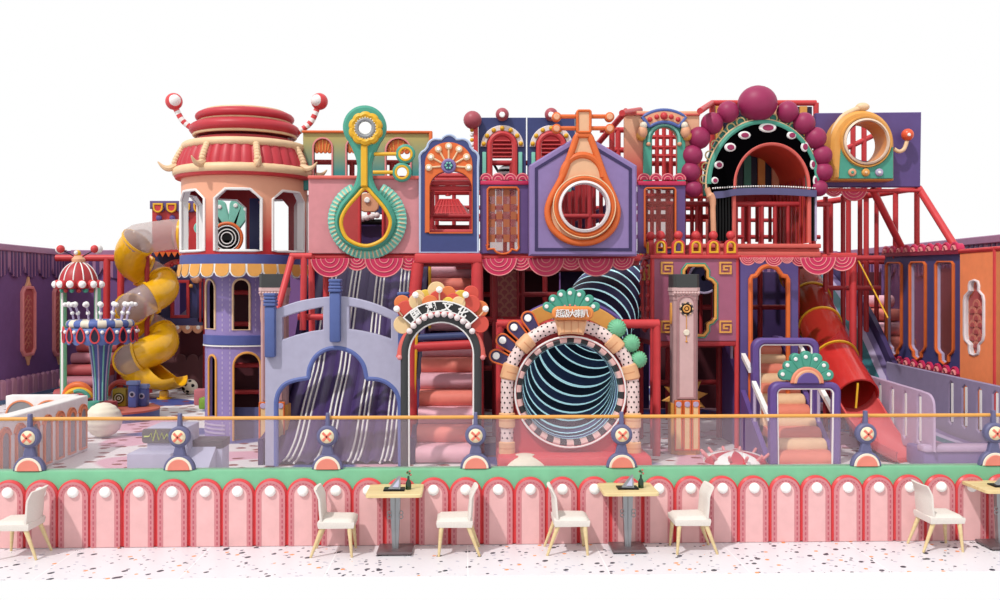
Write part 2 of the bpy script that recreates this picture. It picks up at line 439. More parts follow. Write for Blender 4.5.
# ------------------------------------------------------------------ low pink barrier with arched panels
P0 = FP(YB)
bar = thing('barrier', 'long low barrier with mint green top and a row of pink arched panels', 'barrier', (0, YB + .1, 0))
b = MB(); b.box(-6.6, 6.9, YB, YB + .2, 0, .885, M_green, .02); b.build('barrier_body', bar)
PCX = [39.7, 72.3, 104.5, 138.1, 171.5, 204.7, 237.2, 270, 302.7, 335.6, 368, 401, 433.4, 465.7, 498.2, 530.6, 562.6, 594.8, 627, 659.3, 691.2, 723.1, 754.8, 786.4, 817.6, 848.8, 879.8, 910.9, 942.1, 973, 1004, 1035]
PCX = [7.0, -26] + PCX; PCX.sort(); PCF = FP(YB - .08)
M_dash = mat('dash_pink', (196, 96, 110))
for cx in PCX:
    X = PCF(cx, 500)[0]; hw = .193; top = .79
    o = MB(); out = archp(X - hw, -top, X + hw, -.005); out = [(a, -z) for a, z in out]
    o.plate(out, [], P0.M, -.01, .05, M_scarlet, .02)
    ap = o.build('arch_panel', bar)
    i = MB(); o2 = [(a, -z) for a, z in archp(X - hw + .024, -top + .024, X + hw - .024, -.003)]
    o2b = [(a, -z) for a, z in archp(X - hw + .088, -top + .088, X + hw - .088, -.003)]
    i.plate(o2 + o2b[::-1], [], P0.M, .03, .058, M_mpink)
    n = 9
    for s in (-1, 1):
        for k in range(9):
            z = .02 + k * .063; xx = X + s * (hw - .056); i.box(xx - .0075, xx + .0075, YB - .0605, YB - .055, z, z + .036, M_dash)
    for k in range(11):
        a = rad(8 + k * 16.4); c = (X + cos(a) * (hw - .059), top - hw + sin(a) * (hw - .059))
        d = Vector((-sin(a), cos(a))) * .013; e = Vector((cos(a), sin(a))) * .006
        i.add([(c[0] + d.x * p + e.x * q, YB - .0605, c[1] + d.y * p + e.y * q) for p, q in ((-1, -1), (1, -1), (1, 1), (-1, 1))], [(0, 1, 2, 3)], M_dash)
    i.build('dashed_border', ap)
    i = MB(); o3 = [(a, -z) for a, z in archp(X - hw + .085, -top + .085, X + hw - .085, -.003)]
    i.plate(o3, [], P0.M, .03, .056, M_lpink, .005); i.build('inner_panel', ap)
    i = MB(); i.lathe([(0, .105), (.03, .102), (.055, .088), (.064, .07), (.064, .05)], (X, YB, top - .142), M_glow, 20, axis='y'); i.build('round_lamp', ap)

# ------------------------------------------------------------------ rail, glass and the round-bodied posts that carry them
YR = YB + .09
gr = thing('guard_rail', 'thin orange handrail over clear guard glass on the green barrier top', 'railing', (0, YR, .885))
PR = FP(YR)
g = MB(); g.rod((-6.5, YR, PR(500, 417)[1]), (6.8, YR, PR(500, 417)[1]), .022, M_amber, 10); g.build('handrail', gr)
zt = PR(500, 417)[1] - .02
xs = [-6.4] + [PR(c, 460)[0] for c in (30, 180, 328, 476, 622, 744, 866, 994)] + [6.7]
for a, c in zip(xs[:-1], xs[1:]):
    g = MB(); g.box(a + .01, c - .01, YR - .006, YR + .006, .887, zt, M_guard); g.build('glass_pane', gr)
M_postn = mat('post_navy', (104, 104, 142), .5)
def guard_post(px, label):
    X = FP(YR - .1)(px + (px - 560) * .0045, 440)[0]; Z = lambda y: PR(500, y)[1]
    zb = .887; s = sc(YR)
    t = thing('guard_post', label, 'railing post', (X, YR - .05, zb), 'round-bodied posts along the guard rail')
    M = lambda a, b_, d: Vector((X + a, YR - .01 - d, b_))
    dome = lambda r: [(r * cos(rad(a)), zb + r * sin(rad(a)) * 1.0) for a in range(0, 181, 12)]
    m = MB(); m.plate(dome(.182), [], M, .0, .075, M_postn, .015); base = m.build('half_round_base', t)
    m = MB(); m.plate(dome(.155), [], M, .06, .085, M_ivory, .006); m.build('cream_ring', base)
    m = MB(); m.plate(dome(.128), [], M, .07, .095, mat('post_coral', (236, 140, 122)), .006); m.build('coral_disc', base)
    zc = zb + .39
    m = MB(); m.plate([(-.075, zb + .16), (.075, zb + .16), (.045, zc - .1), (-.045, zc - .1)], [], M, .0, .07, M_postn, .015)
    m.plate(circ(0, zc, .125, 28), [], M, .0, .085, M_postn, .02)
    m.plate([(-.028, zc + .1), (.028, zc + .1), (.02, zc + .27), (-.02, zc + .27)], [], M, .0, .06, M_postn, .012)
    m.build('neck', t)
    m = MB(); m.lathe([(0, .125), (.05, .12), (.078, .1), (.085, .08)], (X, YR - .01, zc), mat('post_cream', (250, 232, 196)), 24, axis='y'); d = m.build('cream_disc', t)
    m = MB()
    for q in (45, -45):
        c, s_ = cos(rad(q)), sin(rad(q)); pts = [(-.068, -.014), (.068, -.014), (.068, .014), (-.068, .014)]
        m.plate([(x * c - z * s_, zc + x * s_ + z * c) for x, z in pts], [], M, .11, .128, mat('cross_coral', (240, 128, 108)), .004)
    m.build('cross', d)
    return t
for px, lb in ((30, 'navy guard rail post in front of the white arcade fence'), (180, 'navy guard rail post in front of the grey console box with green wave'),
               (328, 'navy guard rail post in front of the white-lined purple slide'), (476, 'navy guard rail post at the foot of the black sign arch'),
               (622, 'navy guard rail post in front of the blue tunnel mouth'), (866, 'navy guard rail post in front of the red tube slide chute'),
               (994, 'navy guard rail post by the right edge above the cafe table')):
    guard_post(px, 'round-bodied ' + lb)

# ------------------------------------------------------------------ cafe chairs and tables
M_fab = mat('cream_upholstery', (236, 228, 220), .8, var=.04, scale=60)
def wood(name, c1, c2, sx=14):
    m, t, b_ = nt(name); tc = N(t, 'ShaderNodeTexCoord'); mp = N(t, 'ShaderNodeMapping'); mp.inputs['Scale'].default_value = (1.2, sx, sx)
    n = N(t, 'ShaderNodeTexNoise', in_Scale=2.2, in_Detail=5.0); r = ramp(t, [(.3, rgb(c1)), (.7, rgb(c2))])
    t.links.new(tc.outputs['Object'], mp.inputs[0]); t.links.new(mp.outputs[0], n.inputs['Vector']); t.links.new(n.outputs['Fac'], r.inputs['Fac'])
    t.links.new(r.outputs['Color'], b_.inputs['Base Color']); b_.inputs['Roughness'].default_value = .45; return m
M_wood = wood('pale_ash_wood', (240, 218, 168), (228, 200, 146)); M_woodt = wood('table_ash_wood', (244, 222, 168), (226, 194, 136), 10)
def make_chair(label):
    """origin on the floor under the seat centre, facing +x"""
    t = thing('dining_chair', label, 'chair', (0, 0, 0), 'cream cafe chairs along the barrier')
    m = MB()
    def slab(prof_x, hw, z0, z1, bulge):
        pass
    # seat cushion: rounded slab with a crown
    nx, ny = 9, 9; vs = []; fs = []
    def sec(u, v):
        x = -.2 + .405 * u; y = -.225 + .45 * v
        taper = 1 - .05 * u
        edge = min(1, min(u, 1 - u, v, 1 - v) * 9)
        return x, y * taper, .40 + .03 * (1 - (1 - edge) ** 2) - .008 * u
    top = [[sec(i / nx, j / ny) for j in range(ny + 1)] for i in range(nx + 1)]
    for row in top: vs += row
    for i in range(nx):
        for j in range(ny):
            k = i * (ny + 1) + j; fs.append((k, k + 1, k + ny + 2, k + ny + 1))
    m.add(vs, fs, M_fab)
    rim = [(i, 0) for i in range(nx + 1)] + [(nx, j) for j in range(1, ny + 1)] + [(i, ny) for i in range(nx - 1, -1, -1)] + [(0, j) for j in range(ny - 1, 0, -1)]
    a = [Vector(top[i][j]) for i, j in rim]
    lo = [Vector((p.x * .97, p.y * .97, .325)) for p in a]; n = len(a)
    mid = [Vector((p.x * 1.012, p.y * 1.012, .372)) for p in a]
    m.add(a + mid + lo, [(i, (i + 1) % n, n + (i + 1) % n, n + i) for i in range(n)] + [(n + i, n + (i + 1) % n, 2 * n + (i + 1) % n, 2 * n + i) for i in range(n)] + [list(range(2 * n, 3 * n))], M_fab)
    m.build('seat', t, 50)
    m = MB()   # backrest: bent panel, flared outwards at the top
    H = 12; prof = []
    for i in range(H + 1):
        u = i / H; z = .335 + .42 * u; x = -.19 - .012 * sin(u * PI * .9) - .055 * max(0, u - .72) ** 1.3 * 5 - .02 * u
        prof.append((x, z))
    W = 8; vs = []
    for side in (0, 1):
        for (x, z) in prof:
            for j in range(W + 1):
                v = -1 + 2 * j / W
                hw = .222 - .012 * abs((z - .545) / .22) ** 3
                th = .05 - .012 * (z - .335) / .42
                e = (1 - abs(v) ** 6) * .5 + .5
                vs.append((x + (th * e if side else 0) + .025 * v * v, v * hw, z))
    A = (H + 1) * (W + 1); fs = []
    for i in range(H):
        for j in range(W):
            k = i * (W + 1) + j
            fs.append((k, k + 1, k + W + 2, k + W + 1)); fs.append((A + k, A + k + W + 1, A + k + W + 2, A + k + 1))
    for i in range(H):
        for j in (0, W):
            k = i * (W + 1) + j; fs.append((k, k + W + 1, A + k + W + 1, A + k))
    for i in (0, H):
        for j in range(W):
            k = i * (W + 1) + j; fs.append((k, k + 1, A + k + 1, A + k))
    m.add(vs, fs, M_fab); m.build('backrest', t, 50)
    for sx_, sy in ((1, -1), (1, 1), (-1, -1), (-1, 1)):
        m = MB()
        top_ = Vector((.15 * sx_, .18 * sy, .34)); ft = Vector((.15 * sx_ + (.03 if sx_ > 0 else -.13), .205 * sy, 0))
        n = 8; pts = [top_.lerp(ft, i / n) for i in range(n + 1)]
        m.tube(pts, [.028 - .014 * i / n for i in range(n + 1)], M_wood, 10); m.build('leg', t)
    return t
def cx_at(px, Y): return at(px, 540, Y).x
CH = [(20, 180, 'cream chair cut by the left edge of the picture, facing left'), (337, 0, 'cream chair left of the first cafe table, facing right'),
      (456, 180, 'cream chair right of the first cafe table, facing left'), (569, 0, 'cream chair left of the middle cafe table, facing right'),
      (690, 180, 'cream chair right of the middle cafe table, facing left'), (938, 0, 'cream chair left of the table at the right edge')]
proto = None
for px, rz, lb in CH:
    px += 1 if rz == 0 else -1
    lb = 'upholstered ' + lb
    if proto is None: proto = make_chair(lb); c = proto
    else: c = copy_tree(proto, label=lb)
    c.location = (cx_at(px, 11.47), 11.47, 0); c.rotation_euler = (0, 0, rad(rz))
M_base = mat('table_base_metal', (128, 112, 116), .3, metal=.5)
def make_table(label):
    t = thing('cafe_table', label, 'table', (0, 0, 0), 'ash-topped cafe tables along the barrier')
    m = MB(); o = rect(-.315, -.31, .315, .31, .05); M = lambda a, b_, d: Vector((a, b_, d))
    m.plate(o, [], M, .68, .718, M_woodt, .006); m.build('tabletop', t)
    m = MB(); m.box(-.2, .2, -.2, .2, .012, .045, M_base, .01)
    for sx_ in (-1, 1):
        for sy in (-1, 1): m.lathe([(0, 0), (.02, 0), (.02, .014)], (.17 * sx_, .17 * sy, 0), M_black, 10)
    m.build('base_plate', t)
    m = MB()
    vs = []
    for z, hx in ((.04, .034), (.3, .046), (.52, .055), (.68, .06)):
        vs += [(-hx, -.035, z), (hx, -.035, z), (hx, .035, z), (-hx, .035, z)]
    m.add(vs, [(4 * k + i, 4 * k + (i + 1) % 4, 4 * k + 4 + (i + 1) % 4, 4 * k + 4 + i) for k in range(3) for i in range(4)], M_steel)
    m.rod((0, -.037, .05), (0, -.037, .69), .006, M_grey, 8); m.build('pedestal', t)
    m = MB()
    for sx_ in (-1, 1):
        for dz in (-.022, .022):
            m.tube([(sx_ * (.066 + .022 * cos(a)), -.038, .43 + dz + .022 * sin(a)) for a in [2 * PI * k / 14 for k in range(14)]], .006, M_steel, 6, closed=True)
    m.build('scroll_ornament', t)
    return t
proto = None
TB = [(396.5, 'cafe table between the chairs in front of the purple slide'), (628.5, 'cafe table in front of the blue tunnel mouth'), (1001, 'cafe table cut by the right edge of the picture')]
def lean_card():
    m = MB(); w_, h_ = .15, .2
    m.add([(-.09, .02, 0), (.03, .03, 0), (.055, -.02, .0), (.05, .04, .135), (.035, .045, .135)], [(0, 1, 4), (0, 4, 3, 2), (1, 2, 3, 4), (0, 2, 1)], M_grey)
    return m
for px, lb in TB:
    lb = 'ash-topped ' + lb
    if proto is None: proto = make_table(lb); c = proto
    else: c = copy_tree(proto, label=lb)
    X = cx_at(px - 1, 11.5); c.location = (X, 11.5, 0)
    where = {396.5: 'table left of the black sign arch', 628.5: 'table below the tunnel mouth', 1001: 'table at the right edge'}[px]
    m = MB(); m.box(X - .13, X + .11, 11.36, 11.55, .7185, .735, M_black, .006); tag(m.build('serving_tray'), 'flat black tray lying on the cafe ' + where, 'tray', 'black trays on the cafe tables')
    # folded card standing on the tray
    m = MB(); z0 = .7355
    A, B_, C_, D = Vector((X - .08, 11.42, z0)), Vector((X + .06, 11.40, z0)), Vector((X + .06, 11.50, z0)), Vector((X - .06, 11.52, z0))
    T1, T2 = Vector((X + .035, 11.45, z0 + .14)), Vector((X + .06, 11.47, z0 + .14))
    m.add([A, B_, T2, T1, C_, D], [(0, 1, 2, 3), (5, 4, 2, 3), (0, 3, 5), (1, 2, 4)], M_grey)
    m.add([A + Vector((.05, -.003, .02)), B_ + Vector((-.02, -.003, .02)), T2 + Vector((-.01, -.004, -.04)), T1 + Vector((0, -.004, -.04))], [(0, 1, 2, 3)], M_lgrey)
    tag(m.build('menu_card'), 'folded grey menu card on the tray, ' + where, 'menu card', 'menu cards on the cafe tables')
    t = thing('bottle', 'dark green bottle holding a small sprig on the ' + where, 'bottle', (X + .15, 11.47, .7182), 'green bottles on the cafe tables')
    m = MB(); m.lathe([(0, 0), (.03, 0), (.033, .01), (.033, .07), (.024, .095), (.013, .115), (.012, .155), (.0, .155)], (X + .15, 11.47, .7182), mat('bottle_glass', (20, 56, 30), .08, spec=.6), 16); m.build('bottle_body', t)
    m = MB(); m.rod((X + .15, 11.47, .86), (X + .155, 11.47, .935), .004, M_green, 6)
    for k in range(5):
        a = k * 1.3; m.ball((X + .155 + .022 * cos(a), 11.47 + .015 * sin(a), .885 + .011 * k), .013, mat('leaf_green', (60, 110, 60)) if k % 2 else mat('sprig_flower', (200, 120, 110)), 8)
    m.build('sprig', t)
# ------------------------------------------------------------------ outer walls
XL, XR_, YBK, HW = -12.3, 11.75, 31.0, 4.2
M_stripe_a = mat('valance_lilac', (170, 122, 158)); M_stripe_b = mat('valance_purple', (92, 64, 116))
M_wpink = mat('wainscot_pink', (206, 150, 176), .6)
def wall_mb(M, a0, a1):
    m = MB(); m.plate([(a0, 0), (a1, 0), (a1, HW), (a0, HW)], [], M, -.15, 0, M_wallp); return m
def valance(name, M, a0, a1, wd, inv=False):
    """striped scalloped cloth edge with a flat rail on top"""
    m = MB(); n = max(1, round((a1 - a0) / wd)); wd = (a1 - a0) / n
    m.plate([(a0, HW - .16), (a1, HW - .16), (a1, HW + .02), (a0, HW + .02)], [], M, .0, .12, M_stripe_a, .02)
    for k in range(n):
        c = a0 + wd * (k + .5)
        for j in range(9):
            x0, x1 = c - wd / 2 + wd * j / 9 + .004, c - wd / 2 + wd * (j + 1) / 9
            f_ = lambda x: HW - .52 - .33 * math.sqrt(max(0, 1 - ((x - c) / (wd / 2)) ** 2))
            m.plate([(x0, f_(x0)), (x1, f_(x1)), (x1, HW - .1), (x0, HW - .1)], [], M, .01, .07 if j % 2 else .055, M_stripe_a if j % 2 == 0 else M_stripe_b)
    o = m.build(name); o['kind'] = 'structure'; return o
def wainscot(name, M, a0, a1, wd=.32):
    m = MB(); n = round((a1 - a0) / wd); wd = (a1 - a0) / n
    for k in range(n):
        c = a0 + wd * (k + .5); r = wd / 2 - .012
        m.plate([(c - r, .0), (c + r, .0), (c + r, .52)] + [(c + r * cos(rad(q)), .52 + r * .75 * sin(rad(q))) for q in range(15, 180, 15)] + [(c - r, .52)], [], M, 0, .08, M_wpink if k % 2 else mat('wainscot_lilac', (186, 130, 166), .6), .03)
    m.plate([(a0, .0), (a1, .0), (a1, .1), (a0, .1)], [], M, .05, .12, mat('skirting_blue', (110, 140, 180)))
    o = m.build(name); o['kind'] = 'structure'; return o
ML = lambda a, b, d: Vector((XL + d, a, b)); MR = lambda a, b, d: Vector((XR_ - d, a, b)); MBk = lambda a, b, d: Vector((a, YBK - d, b)); MF = lambda a, b, d: Vector((a, 26.2 - d, b))
o = wall_mb(ML, 26.2, YBK).build('wall_left'); o['kind'] = 'structure'
o = wall_mb(MF, -16, XL).build('wall_left_return'); o['kind'] = 'structure'
o = wall_mb(MBk, XL, XR_).build('wall_back'); o['kind'] = 'structure'
o = wall_mb(MR, 15.5, YBK).build('wall_right'); o['kind'] = 'structure'
valance('trim_1', ML, 26.2, YBK - .15, .95); valance('trim_2', MF, -16, XL, .95); valance('trim_3', MBk, XL + .2, XR_ - .2, .95); valance('trim_4', MR, 15.5, YBK - .15, .95)
wainscot('baseboard_left', ML, 26.3, YBK - .2); wainscot('baseboard_front', MF, -16, XL); wainscot('baseboard_back', MBk, XL + .2, -7.2)

def scales(m, M, x0, x1, z0, z1, r, d, ma, mb_):
    """overlapping fish-scale relief inside a rectangle"""
    rows = int((z1 - z0) / (r * .9)); k = 0
    for j in range(rows):
        z = z0 + r * .9 * j + r * .1; n = int((x1 - x0) / (2 * r)); off = 0 if j % 2 else r
        for i in range(n if j % 2 else n - 1):
            c = x0 + r + 2 * r * i + off + ((x1 - x0) - 2 * r * n) / 2
            for q, (rr, mm) in enumerate(((r, ma), (r * .62, mb_))):
                m.plate([(c + rr * cos(rad(a)), z + rr * sin(rad(a))) for a in range(0, 181, 30)], [], M, d, d + .012 + .006 * q, mm)
M_scale1 = mat('scale_peach', (214, 134, 116)); M_scale2 = mat('scale_rose', (190, 92, 92))
def lozenge(label, M, ac, w, z0, z1, base):
    t = thing('wall_ornament', label, 'wall ornament', base, 'lozenge ornaments on the purple side wall')
    c = w * .2
    o = [(ac - w / 2, z0 + c), (ac - w / 2 + c, z0), (ac + w / 2 - c, z0), (ac + w / 2, z0 + c), (ac + w / 2, z1 - c), (ac + w / 2 - c, z1), (ac - w / 2 + c, z1), (ac - w / 2, z1 - c)]
    m = MB(); m.band(o, .09, M, .0, .09, M_valp, .02); m.build('frame', t)
    m = MB(); m.plate(offset(o, .07), [], M, .0, .03, M_scale2); scales(m, M, ac - w / 2 + .1, ac + w / 2 - .1, z0 + .2, z1 - .25, (w - .2) / 6, .03, M_scale1, M_scale2); m.build('scale_insert', t)
    for z, s in ((z1, 1), (z0, -1)):
        m = MB(); m.plate([(ac - .16, z), (ac + .16, z), (ac + .05, z + s * .13), (ac, z + s * .26), (ac - .05, z + s * .13)], [], M, 0, .07, M_peach, .015); m.build('finial', t)
    return t
SL = SP(XL, 1)
for px, lb in ((27, 'peach lozenge ornament on the purple wall nearest the left edge'), (58, 'peach lozenge ornament on the purple wall behind the domed gate')):
    a, zt_ = SL(px, 286); _, zb_ = SL(px, 356)
    lozenge(lb, ML, a, .86, zb_, zt_, (XL + .05, a, zb_))

# ------------------------------------------------------------------ white arcade fence
YA = atf(88, 450).y
t = thing('arcade_fence', 'white arcade fence with orange arches and grey arched panels at the left edge', 'fence', (at(60, 440, YA).x, YA, 0))
xa = atf(88, 450).x; ht = CAMZ - (394 - HOR) / 1000 * YA
PA = FP(YA); M_arc = mat('arcade_white', (244, 240, 238), .5); M_agrey = mat('arcade_grey', (150, 148, 150), .6); M_aor = mat('arcade_orange', (240, 146, 100), .5)
MS = lambda a, b, d: Vector((xa + d, a, b))
m = MB(); arches = []
y = YA - .28
while y > 12.9: arches.append(y); y -= .52
def ar(c, hw, z0, z1, n=12): return [(c - hw, z0)] + [(c + hw * cos(rad(180 - 180 * i / n)), z1 - hw + hw * sin(rad(180 * i / n))) for i in range(n + 1)] + [(c + hw, z0)]
m.plate([(YA, 0), (12.6, 0), (12.6, ht), (YA, ht)], [], MS, -.26, 0, M_arc, .015); m.build('side_wall', t)
for c in arches:
    m = MB(); m.plate(ar(c, .125, .08, ht - .22), [], MS, 0, .02, M_agrey); m.band(ar(c, .155, .06, ht - .18), .035, MS, 0, .04, M_aor)
    m.band([(c + .215 * cos(rad(q)), ht - .345 + .215 * sin(rad(q))) for q in range(20, 161, 14)] + [(c + .17 * cos(rad(q)), ht - .345 + .17 * sin(rad(q))) for q in range(160, 19, -14)], .03, MS, 0, .035, M_aor); m.build('arch_panel', t)
m = MB(); xl = at(6, 394, YA).x; m.box(xl, xa - .26, YA - .02, YA + .24, 0, ht, M_arc, .015); m.build('back_wall', t)
for cx in (22, 50):
    c = PA(cx, 400)[0]; m = MB(); m.plate(ar(c, .27, .3, ht - .1), [], PA.M, .02, .04, M_agrey); m.band(ar(c, .29, .3, ht - .08), .03, PA.M, .02, .05, M_aor); m.build('arch_panel', t)

# ------------------------------------------------------------------ ribbed ivory balls
def ribbed_ball(label, c, r, n=18):
    m = MB(); prof = []
    for i in range(49):
        a = -PI / 2 + PI * i / 48; rr = r * (1 + .03 * abs(sin(a * 9))); prof.append((max(0, rr * cos(a)), r + rr * sin(a) * .98))
    m.lathe(prof, c, M_ivory, 40); return tag(m.build('ribbed_ball'), label, 'ball')
c = at(103.6, 440, 20.6); ribbed_ball('round ribbed ivory ball stool beside the white arcade fence', (c.x, 20.6, 0), .355)
c = at(525, 466, 16.7); m = MB(); m.lathe([(.39 * (1 + .012 * abs(sin(a * 12))) * cos(a), .27 * sin(a)) for a in [PI / 2 * i / 40 for i in range(41)]], (c.x, 16.7, 0), M_ivory, 40); tag(m.build('ribbed_dome'), 'low ribbed ivory dome stool before the blue tunnel mouth', 'stool')

# ------------------------------------------------------------------ grey console boxes
YC = 15.3; PC = FP(YC)
t = thing('console_box', 'pale grey stepped console box with a green wave on its screen', 'console', (at(165, 467, YC).x, YC + .4, 0))
x0, x1, x2, x3 = [PC(q, 460)[0] for q in (129, 166, 141, 175)]
m = MB(); m.box(x0, x1 + .1, YC - .1, YC + .5, 0, CAMZ - (451 - HOR) / 1000 * YC, M_lgrey, .015); m.build('lower_step', t)
m = MB(); zz = CAMZ - (426 - HOR) / 1000 * (YC + .3); m.box(x2, x3 + .1, YC + .28, YC + 1.0, 0, zz, M_lgrey, .015); sc_ = m.build('upper_step', t)
P2 = FP(YC + .28)
m = MB(); m.plate(P2.L(rect(142.5, 428.5, 174, 443, 3)), [], P2.M, 0, .03, mat('screen_dark', (88, 92, 88), .3), .008); s_ = m.build('screen', sc_)
m = MB(); wv = [(144, 436.5), (149, 436.5), (151, 433), (153, 441), (156, 430), (159, 440), (162, 433), (164, 439), (167, 434), (169, 438), (173, 436)]
m.tube([P2.V(a, b, .035) for a, b in wv], .012, mat('wave_lime', (206, 224, 90)), 6); m.build('wave_line', s_)
t = thing('console_box', 'pale grey console box with a dark sloping top right of the wave screen', 'console', (at(198, 467, YC).x, YC + .5, 0))
xa0, xa1 = PC(177, 460)[0], PC(206, 460)[0]
m = MB(); zf, zb_ = .2, .53
m.add([(xa0, YC, 0), (xa1, YC, 0), (xa1, YC, .2), (xa0, YC, .2), (xa0, YC + .6, 0), (xa1, YC + .6, 0), (xa1 + .0, YC + .6, .53), (xa0, YC + .6, .53)], [(0, 1, 2, 3), (4, 7, 6, 5), (0, 3, 7, 4), (1, 5, 6, 2), (3, 2, 6, 7), (0, 4, 5, 1)], M_lgrey); m.build('sloped_body', t)
m = MB(); m.box(xa0 - .0, xa1 + .1, YC + .61, YC + 1.05, 0, .5, M_lgrey, .01); m.box(xa0 - .02, xa1 + .11, YC + .6, YC + 1.07, .5, .63, M_dgrey, .01)
m.build('back_unit', t)

# ------------------------------------------------------------------ domed gate
YG = 26.6; PG = FP(YG); s = sc(YG)
gc = PG(78.5, 300)[0]
t = thing('domed_gate', 'gate with red white-ribbed dome, lamp bulbs and two green posts', 'gate', (gc, YG, 0))
zs = PG(80, 286)[1]
for px in (63.5, 97.5):
    X = PG(px, 300)[0]; m = MB(); m.tube([(X, YG, 0), (X, YG, zs)], .085, M_green, 12); p = m.build('post', t)
    m = MB(); m.box(X - .028, X + .028, YG - .1, YG - .07, 0, zs, M_white, .005); m.build('light_strip', p)
m = MB(); R = .44; zc = PG(80, 286)[1]
prof = [(R * 1.12 * cos(rad(a)), zc + .02 + .62 * sin(rad(a))) for a in range(0, 91, 6)]
m.lathe([(0.0, zc)] + prof, (gc, YG, 0), M_dred, 40); d = m.build('dome', t)
for k in range(12):
    a = 2 * PI * k / 12 + .1; m = MB(); m.tube([(gc + r * 1.005 * cos(a), YG + r * 1.005 * sin(a), z) for r, z in prof], .018, M_white, 6); m.build('rib', d)
for k in range(12):
    a = 2 * PI * k / 12 - PI / 2; c = Vector((gc + .5 * cos(a), YG + .5 * sin(a), zc + .04)); dr = Vector((cos(a), sin(a), 0))
    m = MB(); m.ball(c, .122, M_red, 14); m.ball(c + dr * .06, .098, M_glow, 14); m.build('lamp_bulb', t)
m = MB()
for k in range(16):
    a = 2 * PI * k / 16; m.ball((gc + .44 * cos(a), YG + .44 * sin(a), zc - .12), .06, M_dred if k % 2 else M_teal, 8)
m.build('scalloped_skirt', t)
zt_ = zc + .64
m = MB(); m.lathe([(0, -.05), (.16, -.02), (.17, .06), (.1, .15), (0, .18)], (gc, YG, zt_), M_peach, 20); kn = m.build('crown_knob', t)
m = MB(); m.ball((gc - .02, YG, zt_ + .22), .085, M_gold, 12); m.ball((gc - .04, YG - .05, zt_ + .23), .06, M_white, 12); m.build('eye_ball', kn)
for sx_ in (-1, 1):
    m = MB(); e = Vector((gc + sx_ * .46, YG, zt_ + .33)); m.rod((gc + sx_ * .08, YG, zt_ + .12), e, .015, M_black, 6); an = m.build('antenna', t)
    m = MB(); m.ball(e + Vector((sx_ * .03, .03, 0)), .125, M_white, 14); m.ball(e + Vector((-sx_ * .02, -.06, 0)), .105, M_red, 14); m.build('antenna_ball', an)

# ------------------------------------------------------------------ blue carousel: platform, flared column, frilled canopy, white pins
YJ = 23.6; PJ = FP(YJ); jc = PJ(100.5, 330)[0]
t = thing('carousel', 'blue mushroom carousel with striped ring, red drop windows and white ball pins', 'carousel', (jc, YJ, 0))
m = MB(); cp = (jc + .2, YJ, 0); m.lathe([(0, 0), (1.12, 0), (1.12, .2), (0, .2)], cp, mat('platform_blue', (84, 100, 160)), 48); m.lathe([(1.0, .2), (1.13, .2), (1.13, .245), (1.0, .25), (0, .25)], cp, mat('platform_coral', (206, 110, 96)), 48); m.build('platform', t)
Zj = lambda y: PJ(100, y)[1]
zs0, zs1 = Zj(344), Zj(331)
prof = [(.15, .25), (.135, .5), (.145, .85), (.175, 1.2), (.235, zs0 - .05), (.33, zs0 + .1), (.4, zs0 + .2)]
m = MB(); m.lathe(prof, (jc, YJ, 0), mat('column_blue', (84, 104, 168)), 40); cl = m.build('column', t)
for k in range(12):
    a = 2 * PI * k / 12 + .13; m = MB(); m.tube([(jc + (r + .01) * cos(a), YJ + (r + .01) * sin(a), z) for r, z in prof], .02, M_lil if k % 2 else M_lteal, 6); m.build('light_strip', cl)
m = MB(); RJ = .75; vs_ = []; nn = 120; hh = [(0, .06), (.15, .0), (.3, -.0), (.5, .0), (1, -.035)]
rows = []
for i in range(9):
    u = i / 8; row = []
    for j in range(nn):
        a = 2 * PI * j / nn; sc_l = abs(cos(a * 8)); r = RJ + .05 * sin(u * PI) ; zlow = zs0 + .0 + .07 * (1 - sc_l)
        z = zs1 + .08 - u * (zs1 + .08 - zlow); row.append((jc + r * cos(a), YJ + r * sin(a), z))
    rows.append(row)
vs_ = [p for r in rows for p in r]
m.add(vs_, [(i * nn + j, i * nn + (j + 1) % nn, (i + 1) * nn + (j + 1) % nn, (i + 1) * nn + j) for i in range(8) for j in range(nn)], mat('skirt_blue', (104, 132, 196)))
m.lathe([(.45, zs0 + .12), (RJ, zs1 + .02)], (jc, YJ, 0), mat('skirt_blue', (104, 132, 196)), 48)
m.build('frilled_canopy', t)
for k in range(16):
    a = 2 * PI * (k + .5) / 16; ca, sa = cos(a), sin(a); zc = zs0 + .23
    Mw = lambda x, z, d: Vector((jc + (RJ + .045 + d) * ca - x * sa, YJ + (RJ + .045 + d) * sa + x * ca, zc + z))
    drop = [(.135 * sin(q) * (sin(q / 2) ** .6), .19 * cos(q)) for q in [2 * PI * i / 18 for i in range(18)]]
    m = MB(); m.band(drop, .035, Mw, 0, .03, M_orange if 0 else M_scarlet, .006); m.plate(offset(drop, .03), [], Mw, 0, .012, M_dnavy); m.build('drop_window', t)
for k in range(16):
    a = 2 * PI * k / 16; m = MB(); m.ball((jc + (RJ + .07) * cos(a), YJ + (RJ + .07) * sin(a), zs1), .045, M_white, 8); m.build('bead', t)
m = MB(); nR = 24
for k in range(nR):
    m.lathe([(.65 + .1 * cos(q), zs1 + .17 + .1 * sin(q)) for q in [2 * PI * i / 10 for i in range(11)]], (jc, YJ, 0), M_ivory if k % 2 else mat('ring_blue', (96, 116, 184)), 4, 2 * PI * k / nR, 2 * PI * (k + 1) / nR)
m.lathe([(0, zs1 + .17), (.7, zs1 + .17)], (jc, YJ, 0), M_bgrey, 32); m.build('striped_ring', t)
